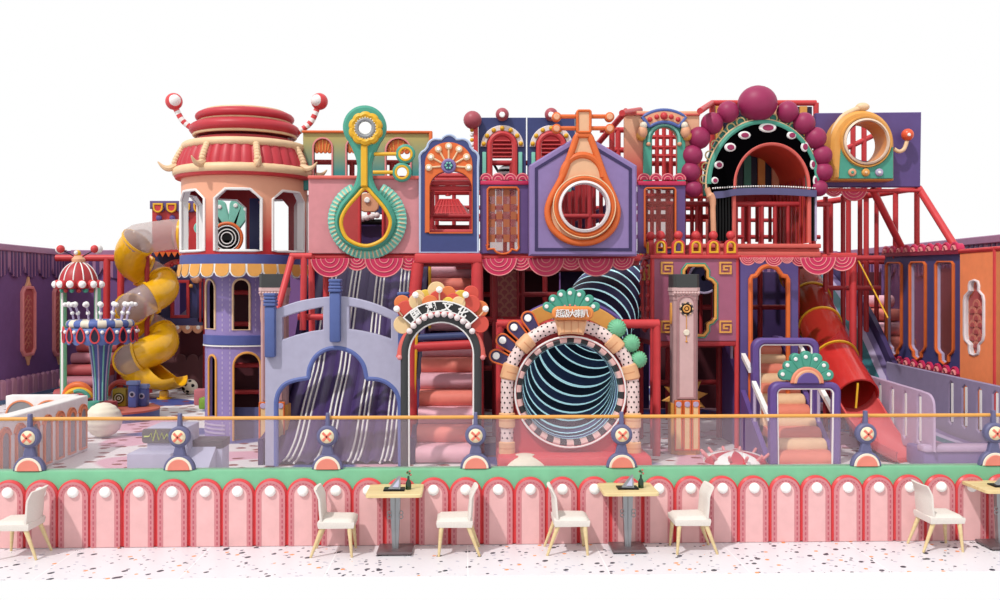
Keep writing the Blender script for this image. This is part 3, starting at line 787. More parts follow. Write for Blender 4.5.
for k in range(14):
    a = 2 * PI * (k + .3) / 14; p0 = Vector((jc + .58 * cos(a), YJ + .58 * sin(a), zs1 + .22)); p1 = p0 + Vector((.04 * cos(a), .04 * sin(a), .2)); p2 = p1 + Vector((.08 * cos(a), .08 * sin(a), .2))
    m = MB(); m.tube([p0, p1, p2], .022, M_lil, 8); m.ball(p1, .045, M_white, 10); m.ball(p2, .065, M_white, 12); m.ball(p2 + Vector((.08 * cos(a), .08 * sin(a), -.0)), .05, M_white, 10); m.build('ball_pin', t)
# instrument-shaped seats on the platform
def seat_block(name, px, py, Y, hw, h, mt, label=None):
    x = at(px, py, Y).x; m = MB(); m.box(x - hw, x + hw, Y - .14, Y + .14, .25, .25 + h, mt, .03); return m.build(name, t), x
for q, (px, Y, h) in enumerate(((134, 23.75, .52), (143.5, 23.95, .42))):
    so, x = seat_block('speaker_seat', px, 410, Y, .1, h, mat('seat_blue', (84, 98, 164)))
    m = MB(); m.disc((x, Y - .15, .25 + h * .6), .075, .04, M_bgrey, 18); m.disc((x, Y - .165, .25 + h * .6), .04, .03, M_dnavy, 14); m.build('speaker_cone', so)
    m = MB(); m.box(x - .15, x + .12, Y - .12, Y + .12, .25 + h, .25 + h + .1, mat('seat_blue_light', (130, 150, 200)), .02); m.build('seat_top', so)
so, x = seat_block('drum_seat', 121, 410, 24.0, .16, .42, mat('seat_olive', (176, 150, 40)))
m = MB(); m.tube([(x + .3 * cos(rad(a)), 24.0, .5 + .32 * sin(rad(a))) for a in range(0, 181, 15)], .06, mat('seat_red', (200, 84, 70)), 10); m.build('arch_back', so)
m = MB()
for k in range(4): m.tube([(x + (.03 + .03 * k) * cos(a), 23.84, .45 + (.03 + .03 * k) * sin(a)) for a in [2 * PI * i / 16 for i in range(16)]], .009, M_black if k % 2 else M_ivory, 6, closed=True)
m.build('spiral_face', so)
xs_ = at(78, 400, 24.3).x
m = MB(); m.tube([(xs_ + .3 * cos(rad(a)), 24.3, .42 + .3 * sin(rad(a))) for a in range(0, 181, 12)], .09, M_orange, 10); so = m.build('horn_seat', t)
m = MB(); m.tube([(xs_ + .3 * cos(rad(a)) + .05, 24.2, .42 + .2 * sin(rad(a))) for a in range(0, 181, 12)], .06, M_gold, 8); m.tube([(xs_ + .1 + .25 * cos(rad(a)), 24.1, .35 + .25 * sin(rad(a))) for a in range(20, 121, 12)], .05, M_teal, 8); m.build('horn_coils', so)
for k in range(2):
    m = MB(); x = jc + .1 + .3 * k; m.lathe([(0, 0), (.2, 0), (.2, .22), (0, .22)], (x, YJ - .62, .25), mat('stool_wine', (150, 60, 66)) if k else M_teal, 20); m.build('drum_stool', t)

# ------------------------------------------------------------------ yellow spiral tube slide
hx, hy, hr, tr = at(147, 330, 28.3).x, 28.3, .43, .43
t = thing('spiral_slide', 'yellow spiral tube slide with clear sections winding down by the left wall', 'slide', (hx, hy, 0))
zy = lambda y, Y=28.3: CAMZ - (y - HOR) / 1000 * Y
# the left elbows lie at rows 264, 313, 360 of the picture, the right ones at 291, 342
keys = [(-.5, 240), (0, 262), (.5, 276), (1, 290), (1.5, 302), (2, 314), (2.5, 329), (3, 344), (3.5, 353), (4, 362)]
def hpos(u):
    """u in half turns: 0 left elbow, 1 right elbow, passing behind; 2 left again, passing in front"""
    for (a, ya), (b, yb) in zip(keys[:-1], keys[1:]):
        if a <= u <= b: y = ya + (yb - ya) * (u - a) / (b - a); break
    else: y = keys[-1][1]
    ph = PI - PI * u
    return Vector((hx + hr * cos(ph), hy + hr * 1.15 * sin(ph), zy(y)))
def hseg(name, u0, u1, mt, r=tr, n=14, ends=True):
    pts = [hpos(u0 + (u1 - u0) * i / n) for i in range(n + 1)]
    m = MB(); m.tube(pts, r, mt, 22, caps=False); o = m.build(name, t)
    return o
def flange(p, d, parent):
    m = MB(); d = d.normalized(); m.tube([p - d * .035, p + d * .035], tr + .05, M_yel, 22, caps=False); m.tube([p - d * .035, p - d * .034], [tr + .05, tr], M_yel, 22, caps=False); m.tube([p + d * .034, p + d * .035], [tr, tr + .05], M_yel, 22, caps=False); m.build('joint_ring', parent)
cuts = [(-.42, .33, M_yel), (.33, .72, M_clear), (.72, 1.32, M_yel), (1.32, 1.78, M_clear), (1.78, 2.3, M_yel), (2.3, 2.7, M_clear), (2.7, 3.52, M_yel), (3.52, 3.85, M_clear)]
for a, b_, mt in cuts:
    o = hseg('yellow_elbow' if mt is M_yel else 'clear_section', a, b_, mt)
    flange(hpos(b_), hpos(b_ + .01) - hpos(b_ - .01), o)
# entrance: clear tube running up to the deck on the right
e0 = hpos(-.42); dirn = (hpos(-.42) - hpos(-.38)).normalized(); e3 = Vector((at(180, 238, 28.0).x, 28.2, zy(236)))
pts = [tuple(e0), tuple(e0 + dirn * .12), tuple(e3 - Vector((.3, 0, -.02))), tuple(e3)]
m = MB(); m.tube([Vector(p) for p in catmull(pts, 6)], tr, M_clear, 22, caps=False); o = m.build('clear_section', t)
flange(e3, Vector((1, 0, .0)), o); flange(e0, dirn, o)
# exit bend and open chute
x0 = hpos(3.85); pts = [x0, hpos(4.05), Vector((hx - .28, hy - .02, zy(369.5))), Vector((hx + .1, hy - .28, zy(372)))]
m = MB(); m.tube([Vector(p) for p in catmull([tuple(p) for p in pts], 6)], tr * .98, M_yel, 22, caps=False); m.build('yellow_elbow', t)
m = MB(); pts = catmull([(hx + .02, hy - .24, zy(371.5)), (hx + .35, hy - .36, zy(374)), (hx + .75, hy - .46, zy(376)), (hx + 1.08, hy - .52, zy(374))], 5)
vs_ = []; K = 13
for i, p in enumerate(pts):
    u = i / (len(pts) - 1); open_ = 20 + 70 * min(1, u * 1.5)
    a_ = Vector(pts[min(i + 1, len(pts) - 1)]) - Vector(pts[max(i - 1, 0)]); a_.normalize(); sd = a_.cross(Vector((0, 0, 1))).normalized(); up = sd.cross(a_)
    for lay, rr in ((0, tr), (1, tr - .04)):
        for j in range(K):
            q = rad(90 + open_ + (360 - 2 * open_) * j / (K - 1)); vs_.append(Vector(p) + sd * (rr * cos(q)) + up * (rr * sin(q)) * (1 - .35 * u))
nP = len(pts); fs = []
for i in range(nP - 1):
    for lay in (0, 1):
        for j in range(K - 1): k = (i * 2 + lay) * K + j; k2 = ((i + 1) * 2 + lay) * K + j; fs.append((k, k + 1, k2 + 1, k2))
    for j in (0, K - 1): fs.append(((i * 2) * K + j, (i * 2 + 1) * K + j, ((i + 1) * 2 + 1) * K + j, ((i + 1) * 2) * K + j))
for j in range(K - 1): k = (nP - 1) * 2 * K + j; fs.append((k, k + 1, k + K + 1, k + K))
m.add(vs_, fs, M_yel); m.build('open_chute', t)
m = MB(); m.box(hx + .5, hx + .72, hy - .55, hy - .35, 0, zy(388), M_yel, .03); m.lathe([(0, 0), (.2, 0), (.2, .04), (0, .04)], (hx + .61, hy - .45, 0), M_yel, 20); m.build('chute_foot', t)
m = MB(); m.tube([(hx, hy, 0), (hx, hy, 4.1)], .07, M_dred, 12); m.build('centre_post', t)
# ------------------------------------------------------------------ round tower
def cwall(m, c, R0, R1, z0, z1, ops, mt, th0=0.0, th1=2 * PI, step=rad(4), mt_in=None, jamb=None, frame=None):
    """round wall with openings: (centre angle, half angle, bottom z, list of (t, z) of the opening's top edge)"""
    cx, cy = c; mt_in = mt_in or mt; jamb = jamb or mt
    br = set()
    n = max(2, round((th1 - th0) / step))
    for i in range(n + 1): br.add(round(th0 + (th1 - th0) * i / n, 6))
    for (a, h, zb, top) in ops:
        for t, z in top:
            br.add(round(a + h * t, 6))
    br = sorted(br)
    P = lambda a, r, z: (cx + r * sin(a), cy - r * cos(a), z)     # angle 0 faces -Y, positive to the right
    def topz(op, a):
        t = (a - op[0]) / op[1]; tp = op[3]
        for (t0, y0), (t1, y1) in zip(tp[:-1], tp[1:]):
            if t0 - 1e-6 <= t <= t1 + 1e-6: return y0 + (y1 - y0) * (t - t0) / max(1e-9, t1 - t0)
        return tp[-1][1]
    for a, b_ in zip(br[:-1], br[1:]):
        if b_ - a < 1e-5: continue
        mid = (a + b_) / 2; op = None
        for o in ops:
            if abs(mid - o[0]) < o[1] - 1e-6: op = o
        def band(za0, za1, zb0, zb1, ft=False, fb=False):
            m.add([P(a, R0, za0), P(b_, R0, zb0), P(b_, R0, zb1), P(a, R0, za1)], [(0, 1, 2, 3)], mt)
            m.add([P(a, R1, za0), P(b_, R1, zb0), P(b_, R1, zb1), P(a, R1, za1)], [(3, 2, 1, 0)], mt_in)
            m.add([P(a, R0, za1), P(b_, R0, zb1), P(b_, R1, zb1), P(a, R1, za1)], [(0, 1, 2, 3)], jamb)
            m.add([P(a, R0, za0), P(b_, R0, zb0), P(b_, R1, zb0), P(a, R1, za0)], [(3, 2, 1, 0)], jamb)
        if op is None: band(z0, z1, z0, z1)
        else:
            if op[2] > z0 + 1e-4: band(z0, op[2], z0, op[2])
            band(topz(op, a), z1, topz(op, b_), z1)
    for (a, h, zb, top) in ops:
        for s_, zt_ in ((-1, top[0][1]), (1, top[-1][1])):
            q = a + h * s_; m.add([P(q, R0, zb), P(q, R1, zb), P(q, R1, zt_), P(q, R0, zt_)], [(0, 1, 2, 3)], jamb)
    return P
def arch_top(zs, zt, n=10):
    return [(-cos(PI * i / n), zs + (zt - zs) * sin(PI * i / n)) for i in range(n + 1)]

YT = 20.85; PT = FP(YT); tx = PT(245.2, 200)[0]; FA = -math.atan2(-tx, YT) * -1     # direction to the camera, as an angle of the drum
FA = math.atan2(-tx, YT)
kT = sc(YT)
tz = lambda y, R=1.3: CAMZ + (HOR - y) / 1000 * (YT - R * .9) * 1.0
tower = thing('tower', 'round tower with red tiled roof, white framed windows and orange scalloped awning', 'tower', (tx, YT, 0))
R = 1.265; c2 = (tx, YT)
zb, zt_ = tz(252), tz(163)
oct_ = lambda z0, z1: [(-1, z0), (-.52, z1), (.52, z1), (1, z0)]
ops = [(FA + rad(-6.5 + 360 / 7 * k), rad(20.5), tz(251) + .0, oct_(tz(199), tz(190))) for k in range(-3, 4)]
ops = [(((a + PI) % (2 * PI)) - PI, h, z, t_) for a, h, z, t_ in ops]
M_tw = gmat('tower_drum_paint', (206, 52, 56), (246, 178, 146), .25, 1.15)
for i, o in enumerate(ops):
    if o[0] - o[1] < -PI: ops[i] = (o[0] + 2 * PI, o[1], o[2], o[3])
lo = min(o[0] - o[1] for o in ops) - rad(5)
m = MB(); P = cwall(m, c2, R, R - .13, tz(256), zt_, ops, M_tw, lo, lo + 2 * PI, rad(5), mt_in=M_dred, jamb=M_white)
# local z of the drum is measured from the tower foot, so the paint blend is set on its own mesh
dr = m.build('upper_drum', None, base=(tx, YT, tz(256))); dr.parent = tower; dr.location = (0, 0, tz(256)); BASE[dr.name] = Vector((tx, YT, tz(256)))
for (a, h, z, tp) in ops:
    m = MB(); rr = R + .012; pts = [P(a - h, rr, z)] + [P(a + h * t, rr, zz) for t, zz in tp for _ in (0,)] + [P(a + h, rr, z)]
    bot = [P(a + h - 2 * h * i / 8, rr, z) for i in range(1, 8)]; top_m = []
    t0, t1 = tp[1], tp[2]
    full = [P(a - h, rr, z), P(a - h, rr, tp[0][1]), P(a + h * t0[0], rr, t0[1])] + [P(a + h * (t0[0] + (t1[0] - t0[0]) * i / 4), rr, t0[1]) for i in range(1, 4)] + [P(a + h * t1[0], rr, t1[1]), P(a + h, rr, tp[-1][1]), P(a + h, rr, z)] + bot
    m.tube(full, .028, M_white, 6, closed=True); m.build('window_frame', dr)
m = MB(); m.lathe([(0, 0), (R + .03, 0), (R + .03, .19), (R + .0, .2), (0, .2)], (tx, YT, tz(264.5)), mat('band_blue', (82, 92, 158)), 60); m.build('blue_band', tower)
# scalloped awning
m = MB(); na = 27; zt2, zsp, zl = tz(264), tz(272.5), tz(277.5); rr = R + .05
for k in range(na):
    a0 = 2 * PI * k / na; a1 = 2 * PI * (k + 1) / na; n = 8
    f_ = lambda u: zsp - (zsp - zl) * math.sqrt(max(0, 1 - (2 * u - 1) ** 2))
    for lay, (r_, mt, g) in enumerate(((rr, M_white, 0.0), (rr + .012, M_amber, .07))):
        for i in range(n):
            u0, u1 = i / n, (i + 1) / n; w0, w1 = g + (1 - 2 * g) * u0, g + (1 - 2 * g) * u1
            b0, b1 = a0 + (a1 - a0) * w0, a0 + (a1 - a0) * w1; zo = .02 if lay else 0
            m.add([P(b0, r_, zt2), P(b1, r_, zt2), P(b1, r_ + .03, f_(u1) + zo), P(b0, r_ + .03, f_(u0) + zo)], [(0, 1, 2, 3)], mt)
m.build('scalloped_awning', tower)
# lower drum in two storeys
Rl = .80; M_low = mat('tower_lavender', (150, 132, 190), .5)
def lop(px0, px1, y1, y0, Yf=20.1):
    f2 = lambda px: math.asin(max(-1, min(1, (px - 243.8) / (Rl / sc(YT)))))
    a0, a1 = FA + f2(px0), FA + f2(px1); h = (a1 - a0) / 2
    zz = lambda y: CAMZ + (HOR - y) / 1000 * Yf
    return ((a0 + a1) / 2, h, zz(y1), arch_top(zz(y0) - Rl * h * 1.0, zz(y0)))
zl_ = lambda y: CAMZ + (HOR - y) / 1000 * 20.1
up = [lop(207, 216, 329, 279), lop(232.5, 248, 329.5, 279), (FA + PI * .62, .3, zl_(329), arch_top(zl_(290), zl_(280)))]
dn = [lop(210, 217, 416, 355), (lop(233, 258, 440, 352)[0], lop(233, 258, 440, 352)[1], .0, lop(233, 258, 440, 352)[3]), (FA + PI * .7, .4, 0, arch_top(zl_(370), zl_(355)))]
for nm, ol, a, b_ in (('middle_drum', up, zl_(337), tz(262)), ('lower_drum', dn, 0, zl_(337))):
    m = MB(); cwall(m, c2, Rl, Rl - .07, a, b_, ol, M_low, -PI, PI, rad(6), mt_in=M_choc)
    for k in range(30):                        # dashed white stitching painted up the drum
        q = 2 * PI * k / 30 + .05
        if any(abs(((q - o[0] + PI) % (2 * PI)) - PI) < o[1] + .03 for o in ol): continue
        z = a + .12
        while z < b_ - .1:
            m.add([P(q - .014, Rl + .004, z), P(q + .014, Rl + .004, z), P(q + .014, Rl + .004, z + .055), P(q - .014, Rl + .004, z + .055)], [(0, 1, 2, 3)], M_lil); z += .1
    d_ = m.build(nm, tower)
    for (ac, h, z, tp) in ol[:2]:
        m = MB(); m.tube([P(ac - h, Rl + .008, z)] + [P(ac + h * t, Rl + .008, zz) for t, zz in tp] + [P(ac + h, Rl + .008, z)], .024, M_cream if nm == 'middle_drum' else M_amber, 6, closed=nm == 'middle_drum'); m.build('window_frame' if h < .3 and nm == 'middle_drum' else 'door_frame', d_)
m = MB(); m.lathe([(Rl, -.1), (Rl + .035, -.09), (Rl + .035, .09), (Rl, .1)], (tx, YT, zl_(340)), mat('band_blue', (82, 92, 158)), 48); m.lathe([(Rl, -.13), (Rl + .04, -.125), (Rl + .04, -.1), (Rl, -.1)], (tx, YT, zl_(340)), M_white, 48); m.build('blue_band', tower)
m = MB()
for z in (.12, .2, .28): m.lathe([(Rl, z), (Rl + .012, z), (Rl + .012, z + .035), (Rl, z + .035)], (tx, YT, 0), M_lil, 48, FA + .32 - PI / 2, FA + .1 - PI / 2 + 2 * PI - .6)
m.build('foot_stripes', tower)
m = MB()
for z in (.9, 1.45, 2.3, 2.95): m.tube([(tx - .55, YT - .1, z), (tx + .55, YT - .1, z)], .05, M_red, 8)
m.box(tx - .6, tx + .6, YT + .1, YT + .16, 0, 3.4, M_choc); m.box(tx - .3, tx + .45, YT - .42, YT - .38, .0, .62, mat('gate_slate', (96, 100, 150)))
m.build('inner_rungs', tower)
# roof
zz = lambda y, r=1.3: CAMZ + (HOR - y - 2.3) / 1000 * (YT - r * .8)
m = MB(); m.lathe([(1.0, zz(176)), (1.38, zz(174)), (1.42, zz(170)), (1.0, zz(169))], (tx, YT, 0), M_red, 60)
m.lathe([(1.34 + .105 * cos(q), zz(167.5) + .105 * sin(q)) for q in [2 * PI * i / 12 for i in range(13)]], (tx, YT, 0), M_cream, 60); ev = m.build('eave_ring', tower)
m = MB(); fl = lambda a, h: .035 * abs(sin(a * 20)) ** .7
m.lathe([(1.36, zz(165)), (1.33, zz(158)), (1.27, zz(150)), (1.20, zz(143))], (tx, YT, 0), mat('roof_crimson', (198, 54, 66)), 240, flute=fl); m.build('roof_tiles', tower)
m = MB(); m.lathe([(1.19 + .085 * cos(q), zz(140.5) + .085 * sin(q)) for q in [2 * PI * i / 12 for i in range(13)]] , (tx, YT, 0), M_cream, 60); m.lathe([(1.15, zz(141)), (0, zz(141))], (tx, YT, 0), M_cream, 48); m.build('upper_ring', tower)
m = MB(); m.lathe([(1.0, zz(141)), (.98, zz(132))], (tx, YT, 0), M_dred, 48); m.build('roof_neck', tower)
def cushion(y0, y1, R_):
    z0, z1 = zz(y1, 1), zz(y0, 1); zc, hz = (z0 + z1) / 2, (z1 - z0) / 2; m = MB()
    pr = [(0, z0)] + [(R_ - .24 * (1 - cos(q)), zc + hz * sin(q)) for q in [-PI / 2 + PI * i / 10 for i in range(11)]] + [(0, z1)]
    m.lathe(pr, (tx, YT, 0), mat('roof_crimson', (198, 54, 66)), 60)
    m.lathe([(R_ - .1 + .035 * cos(q), z0 + .03 + .035 * sin(q)) for q in [2 * PI * i / 8 for i in range(9)]], (tx, YT, 0), M_cream, 60); return m
cushion(116.5, 131, 1.12).build('roof_cushion', tower); m = cushion(105, 117, 1.0); m.lathe([(.8 + .03 * cos(q), zz(105.3, 1) + .03 * sin(q)) for q in [2 * PI * i / 8 for i in range(9)]], (tx, YT, 0), M_cream, 48); m.build('roof_cushion', tower)
for k in range(8):
    a = FA + rad(9.5 + 45 * k); m = MB()
    pts = [P(a, 1.25, zz(144)), P(a, 1.31, zz(149)), P(a, 1.37, zz(155)), P(a, 1.41, zz(161))]
    for i, (p, q_) in enumerate(zip(pts[:-1], pts[1:])):
        p, q_ = Vector(p), Vector(q_)
        for f_ in (0, .5): m.ball(p.lerp(q_, f_), .07, M_cream, 8, sz=.9)
    m.tube(catmull([P(a, 1.36, zz(161)), P(a, 1.50, zz(164.5)), P(a, 1.62, zz(163)), P(a, 1.72, zz(158))], 4), [.075, .07, .07, .068, .065, .062, .058, .05, .042, .034, .026, .018, .008][:13], M_cream, 8); m.build('ridge_horn', tower)
for sx_, pxs in ((-1, [(203, 136), (193, 129), (183, 121), (176, 109)]), (1, [(287, 137), (300, 131), (311, 122), (317, 109)])):
    p3 = [PT.V(*q) for q in pxs]; pts = [Vector(q) for q in catmull([tuple(v) for v in p3], 8)]
    m = MB(); m.tube(pts, .06, M_scarlet, 10, mats=lambda i: M_scarlet if (i // 2) % 2 else M_white); an = m.build('striped_antenna', tower)
    e = PT.V(174 if sx_ < 0 else 319.5, 101.5); m = MB(); m.ball(e, .175, M_scarlet, 20); b_ = m.build('antenna_ball', an)
    m = MB(); m.ball(e + Vector((-.45 if sx_ > 0 else .45, -1, .05)).normalized() * .075, .13, M_white, 20); m.build('eye_white', b_)

# ------------------------------------------------------------------ stone clock columns
def clock_column(px, Y, label, clock=True):
    Pq = FP(Y); X = Pq(px, 400)[0]; k = sc(Y); Z = lambda y: CAMZ + (HOR - y) / 1000 * Y
    t = thing('clock_column' if clock else 'stone_column', label, 'column', (X, Y + .28, 0))
    def prism(m, hw, dep, z0, z1, mt, ch=.06, b=0):
        o = [(X - hw + ch, Y), (X + hw - ch, Y), (X + hw, Y + ch), (X + hw, Y + dep - ch), (X + hw - ch, Y + dep), (X - hw + ch, Y + dep), (X - hw, Y + dep - ch), (X - hw, Y + ch)]
        cy = Y + .28; o = [(a, cy + (b_ - (Y + dep / 2))) for a, b_ in o]
        m.plate(o, [], lambda a, b_, d: Vector((a, b_, d)), z0, z1, mt, b)
    m = MB(); prism(m, 12.4 * k, .44, .05, Z(297), M_stone); sh = m.build('shaft', t)
    m = MB(); Yf = Y + .28 - .22
    Mf = lambda a, b_, d: Vector((a, Yf - d, b_)); pan = [(a, Z(y)) for a, y in archp(X - 7.3 * k, 297, X + 7.3 * k, 398, 12, 7)]
    m.plate(pan, [], Mf, 0, .012, mat('stone_light', (222, 186, 184), .6)); m.band(pan, -.045, Mf, 0, .03, mat('stone_dark', (178, 134, 136), .6), .008); m.build('arched_panel', sh)
    m = MB(); prism(m, 12.8 * k, .46, Z(300), Z(295.5), M_stone); prism(m, 13.4 * k, .5, Z(295.5), Z(291), mat('stone_light', (222, 186, 184), .6)); prism(m, 14 * k, .53, Z(291), Z(287.5), mat('stone_light', (222, 186, 184), .6))
    for i in range(9): m.ball((X - 12 * k + 3 * k * i, Y + .28 - .25, Z(293)), .03, mat('stone_light', (222, 186, 184), .6), 8)
    m.build('cornice', t)
    m = MB(); prism(m, 13.2 * k, .54, Z(287.5), Z(274), M_dgrey, .05, .01); m.build('dark_cap', t)
    m = MB(); hw = 15.6 * k
    prism(m, hw - .02, .52, 0, Z(405), M_amber, .1); bs = m.build('planked_base', t)
    for i in range(-1, 2):
        c = X + i * 8.7 * k; m = MB(); o = [(a, Z(y)) for a, y in archp(c - 4.1 * k, 401, c + 4.1 * k, 451.5)]
        Mb = lambda a, b_, d: Vector((a, Y + .28 - .26 - d, b_)); m.plate(o, [], Mb, 0, .035, mat('plank_cream', (244, 206, 150)), .01); m.band(o, .03, Mb, .0, .05, M_orange, .008); m.disc((c, Y + .28 - .315, Z(405)), .055, .03, M_lil, 14); m.build('plank', bs)
    if clock:
        zc = Z(309); m = MB(); m.disc((X, Yf - .04, zc), .105, .04, M_black, 28); m.lathe([(.045, .045), (.06, .055), (.075, .045)], (X, Yf, zc), M_amber, 24, axis='y'); m.disc((X, Yf - .055, zc), .03, .03, M_amber, 14)
        for i in range(14): a = 2 * PI * i / 14; m.disc((X + .112 * cos(a), Yf - .035, zc + .112 * sin(a)), .018, .03, M_dgrey if i % 2 else M_cream, 8)
        ck = m.build('clock_face', t)
        m = MB(); m.rod((X, Yf - .02, zc - .1), (X, Yf - .02, Z(343)), .007, M_amber, 6); m.disc((X, Yf - .04, Z(333)), .058, .04, M_ivory, 18); m.disc((X, Yf - .03, Z(342)), .02, .03, M_amber, 10); m.build('pendulum', ck)
    # narrow ornament on the left face
    Ms = lambda a, b_, d: Vector((X - 12.4 * k - d, Y + .28 + a, b_)); m = MB(); m.plate([(.06 * cos(q), Z(314) + .2 * sin(q)) for q in [2 * PI * i / 16 for i in range(16)]], [], Ms, 0, .03, M_amber, .01); m.build('side_ornament', sh)
    return t
clock_column(687.0, 18.05, 'pinkish stone clock column with dark cap and pendulum, standing before mauve house', True)
clock_column(272, 18.6, 'pinkish stone column with dark cap between the round tower and the cloud bridge', False)
# ------------------------------------------------------------------ cloud-cut bridge facade
YBR = 17.0; PB = FP(YBR)
br = thing('cloud_bridge', 'blue-grey bridge front with cloud-shaped cutout and violet grip pillars', 'bridge', (PB(334, 460)[0], YBR, 0))
top = catmull([(265, 314), (277, 308.5), (301, 300.5), (330, 296.5), (348, 297), (370, 302), (388, 309), (403, 317)], 5)
out = top + [(403.5, 466.3), (265, 466.3)]
w1 = [(282, 317.5), (296, 313), (310, 309.5), (323, 307), (323, 329.7), (310, 331.5), (296, 335), (282, 339.7)]
w2 = [(349.5, 306.3), (362, 308.5), (376, 313), (391, 319.5), (391, 339), (376, 334), (362, 331), (349.5, 329)]
cut = [(276, 466)] + catmull([(276, 402), (278.5, 392), (285, 384), (295, 379.8), (308.7, 377.5)], 4)[:-1] + [(308.7, 377)] + catmull([(308.5, 376.5), (309.5, 368), (315, 357), (324, 350), (335, 347.5), (347, 349.5), (357, 355.5), (364, 365), (366.8, 377)], 4)[:-1] + [(367, 378)] + catmull([(367.2, 378.3), (378, 379), (388, 383), (396, 391), (400, 402)], 4) + [(400.5, 466)]
out2 = top + [(403.5, 466.3), (400.5, 466.3)] + cut[::-1][1:-1] + [(276, 466.3), (265, 466.3)]
m = MB(); m.plate(PB.L(out2), [PB.L(w1), PB.L(w2)], PB.M, -.16, 0, M_bgrey, .015); fr = m.build('bridge_front', br)
m = MB(); m.tube([PB.V(a, b, -.03) for a, b in cut], .045, mat('trim_blue', (98, 114, 178)), 8); m.build('cutout_trim', br)
M_pil = mat('pillar_blue', (88, 106, 166))
for x0, x1, y0, y1 in ((265.5, 276.5, 293, 357), (330, 341.5, 279, 342), (398, 409, 292, 350)):
    xc = PB((x0 + x1) / 2, 300)[0]; Z = lambda y: PB(300, y)[1]; hw = (x1 - x0) / 2 * sc(YBR)
    m = MB(); m.box(xc - hw * .92, xc + hw * .92, YBR - .14, YBR + .1, Z(y1), Z(y0 + 13), M_pil, .03)
    for j in range(4): m.box(xc - hw * (1.08 if j != 1 else 1.0), xc + hw * (1.08 if j != 1 else 1.0), YBR - .17, YBR + .12, Z(y0 + 3.3 * j + 3.2), Z(y0 + 3.3 * j), M_pil, .022)
    m.build('grip_pillar', br)

# ------------------------------------------------------------------ wide purple slide with white triple lines
def slide_bed(t, xs0, xs1, prof, lanes, lines, M_bed, M_line, name='slide_bed', lname='white_line', rr=.02, dep=.06):
    pts = catmull(prof, 7); n = len(pts); K = lanes * 6
    m = MB(); vs_ = []
    for (y, z) in pts:
        for j in range(K + 1):
            u = j / K; x = xs0 + (xs1 - xs0) * u; vs_.append((x, y, z + dep * abs(sin(u * lanes * PI)) - dep))
    m.add(vs_, [(i * (K + 1) + j, i * (K + 1) + j + 1, (i + 1) * (K + 1) + j + 1, (i + 1) * (K + 1) + j) for i in range(n - 1) for j in range(K)], M_bed)
    for x in (xs0, xs1):
        m.add([(x, y, z) for y, z in pts] + [(x, y, max(0.0, z - .25)) for y, z in pts], [(i, i + 1, n + i + 1, n + i) for i in range(n - 1)], M_bed)
    m.build(name, t)
    for u in lines:
        x = xs0 + (xs1 - xs0) * u; zz_ = dep * abs(sin(u * lanes * PI)) - dep
        m = MB(); m.tube([(x, y, z + zz_ + .012) for y, z in pts], rr, M_line, 6); m.build(lname, t)
sx0, sx1 = PB(268, 460)[0] - .12, PB(404, 460)[0] + .1
t = thing('line_slide', 'wide dark purple slide with white triple lines behind the cloud bridge', 'slide', ((sx0 + sx1) / 2, 17.3, 0))
prof = [(24.2, 3.72), (23.4, 3.66), (22.6, 3.2), (21.6, 2.35), (20.75, 1.5), (20.2, 1.2), (19.4, .82), (18.5, .3), (17.7, .09), (17.25, .07)]
LN = []
for c in (.17, .385, .61, .83): LN += [c - .035, c, c + .035]
LN += [.97]
slide_bed(t, sx0, sx1 - .02, prof, 10, LN, M_plpur, M_white)
for sx_, x in ((-1, sx0 - .05), (1, sx1 + .035)):
    Mq = lambda a, b_, d: Vector((x + d, a, b_)); pr = [(y, z + .38) for y, z in catmull(prof, 5)]; o = pr + [(17.25, 0), (24.2, 0)]
    m = MB(); m.plate(o, [], Mq, -.05, .05, M_dpur, .02); m.build('side_rail', t)

# ------------------------------------------------------------------ black sign arch with fan of discs
YS = 16.6; PS = FP(YS); s_ = sc(YS)
sg = thing('sign_arch', 'black arch with pearl row, lettered sign band and fan of coloured discs', 'arch', (PS(441, 460)[0], YS, 0))
arcp = [(405, 466.4)] + arc(441.2, 354.5, 36.3, 180, 0, 30) + [(477.4, 466.4)]
m = MB(); m.tube([PS.V(a, b, 0) for a, b in arcp], .072, mat('arch_black', (62, 64, 66)), 12); m.build('arch_tube', sg)
m = MB(); inn = [(409, 466.3)] + arc(441.2, 354.5, 32.4, 180, 0, 30) + [(473.4, 466.3)]
m.tube([PS.V(a, b, .03) for a, b in inn], .017, M_white, 8); m.build('light_line', sg)
for sx_ in (-1, 1):
    m = MB(); pa = arc(441.2, 354.5, 40.3, 180 if sx_ < 0 else 0, 140 if sx_ < 0 else 40, 10); pa = [(441.2 + sx_ * 41.5, 358)] + pa
    m.tube([PS.V(a, b, -.02) for a, b in pa], [.07 - .003 * i for i in range(len(pa))], M_coral, 10); w_ = m.build('coral_shoulder', sg)
    m = MB(); m.ball(PS.V(441.2 + sx_ * 41.5, 357.5, .04), .045, M_valp, 10); m.build('shoulder_bead', w_)
bandc = (440.8, 351.0)
o = arc(bandc[0], bandc[1], 50.5, 138.5, 41.5, 24) + arc(bandc[0], bandc[1], 39.5, 41.5, 138.5, 24)
m = MB(); m.plate(PS.L(o), [], PS.M, .02, .09, mat('sign_black', (44, 44, 46)), .01); m.band(PS.L(o), .022, PS.M, .05, .105, M_white, .004); sb = m.build('sign_band', sg)
for ch, ang in (('国', 123.5), ('潮', 102.5), ('文', 81.5), ('化', 61)):
    m = MB(); x, y = bandc[0] + 45.2 * cos(rad(ang)), bandc[1] - 45.2 * sin(rad(ang)); a, b_ = PS(x, y)
    text_mesh(ch, .175, PS.M, a, b_, .085, .112, M_white, m, rad(ang - 90), .006); m.build('letter', sb)
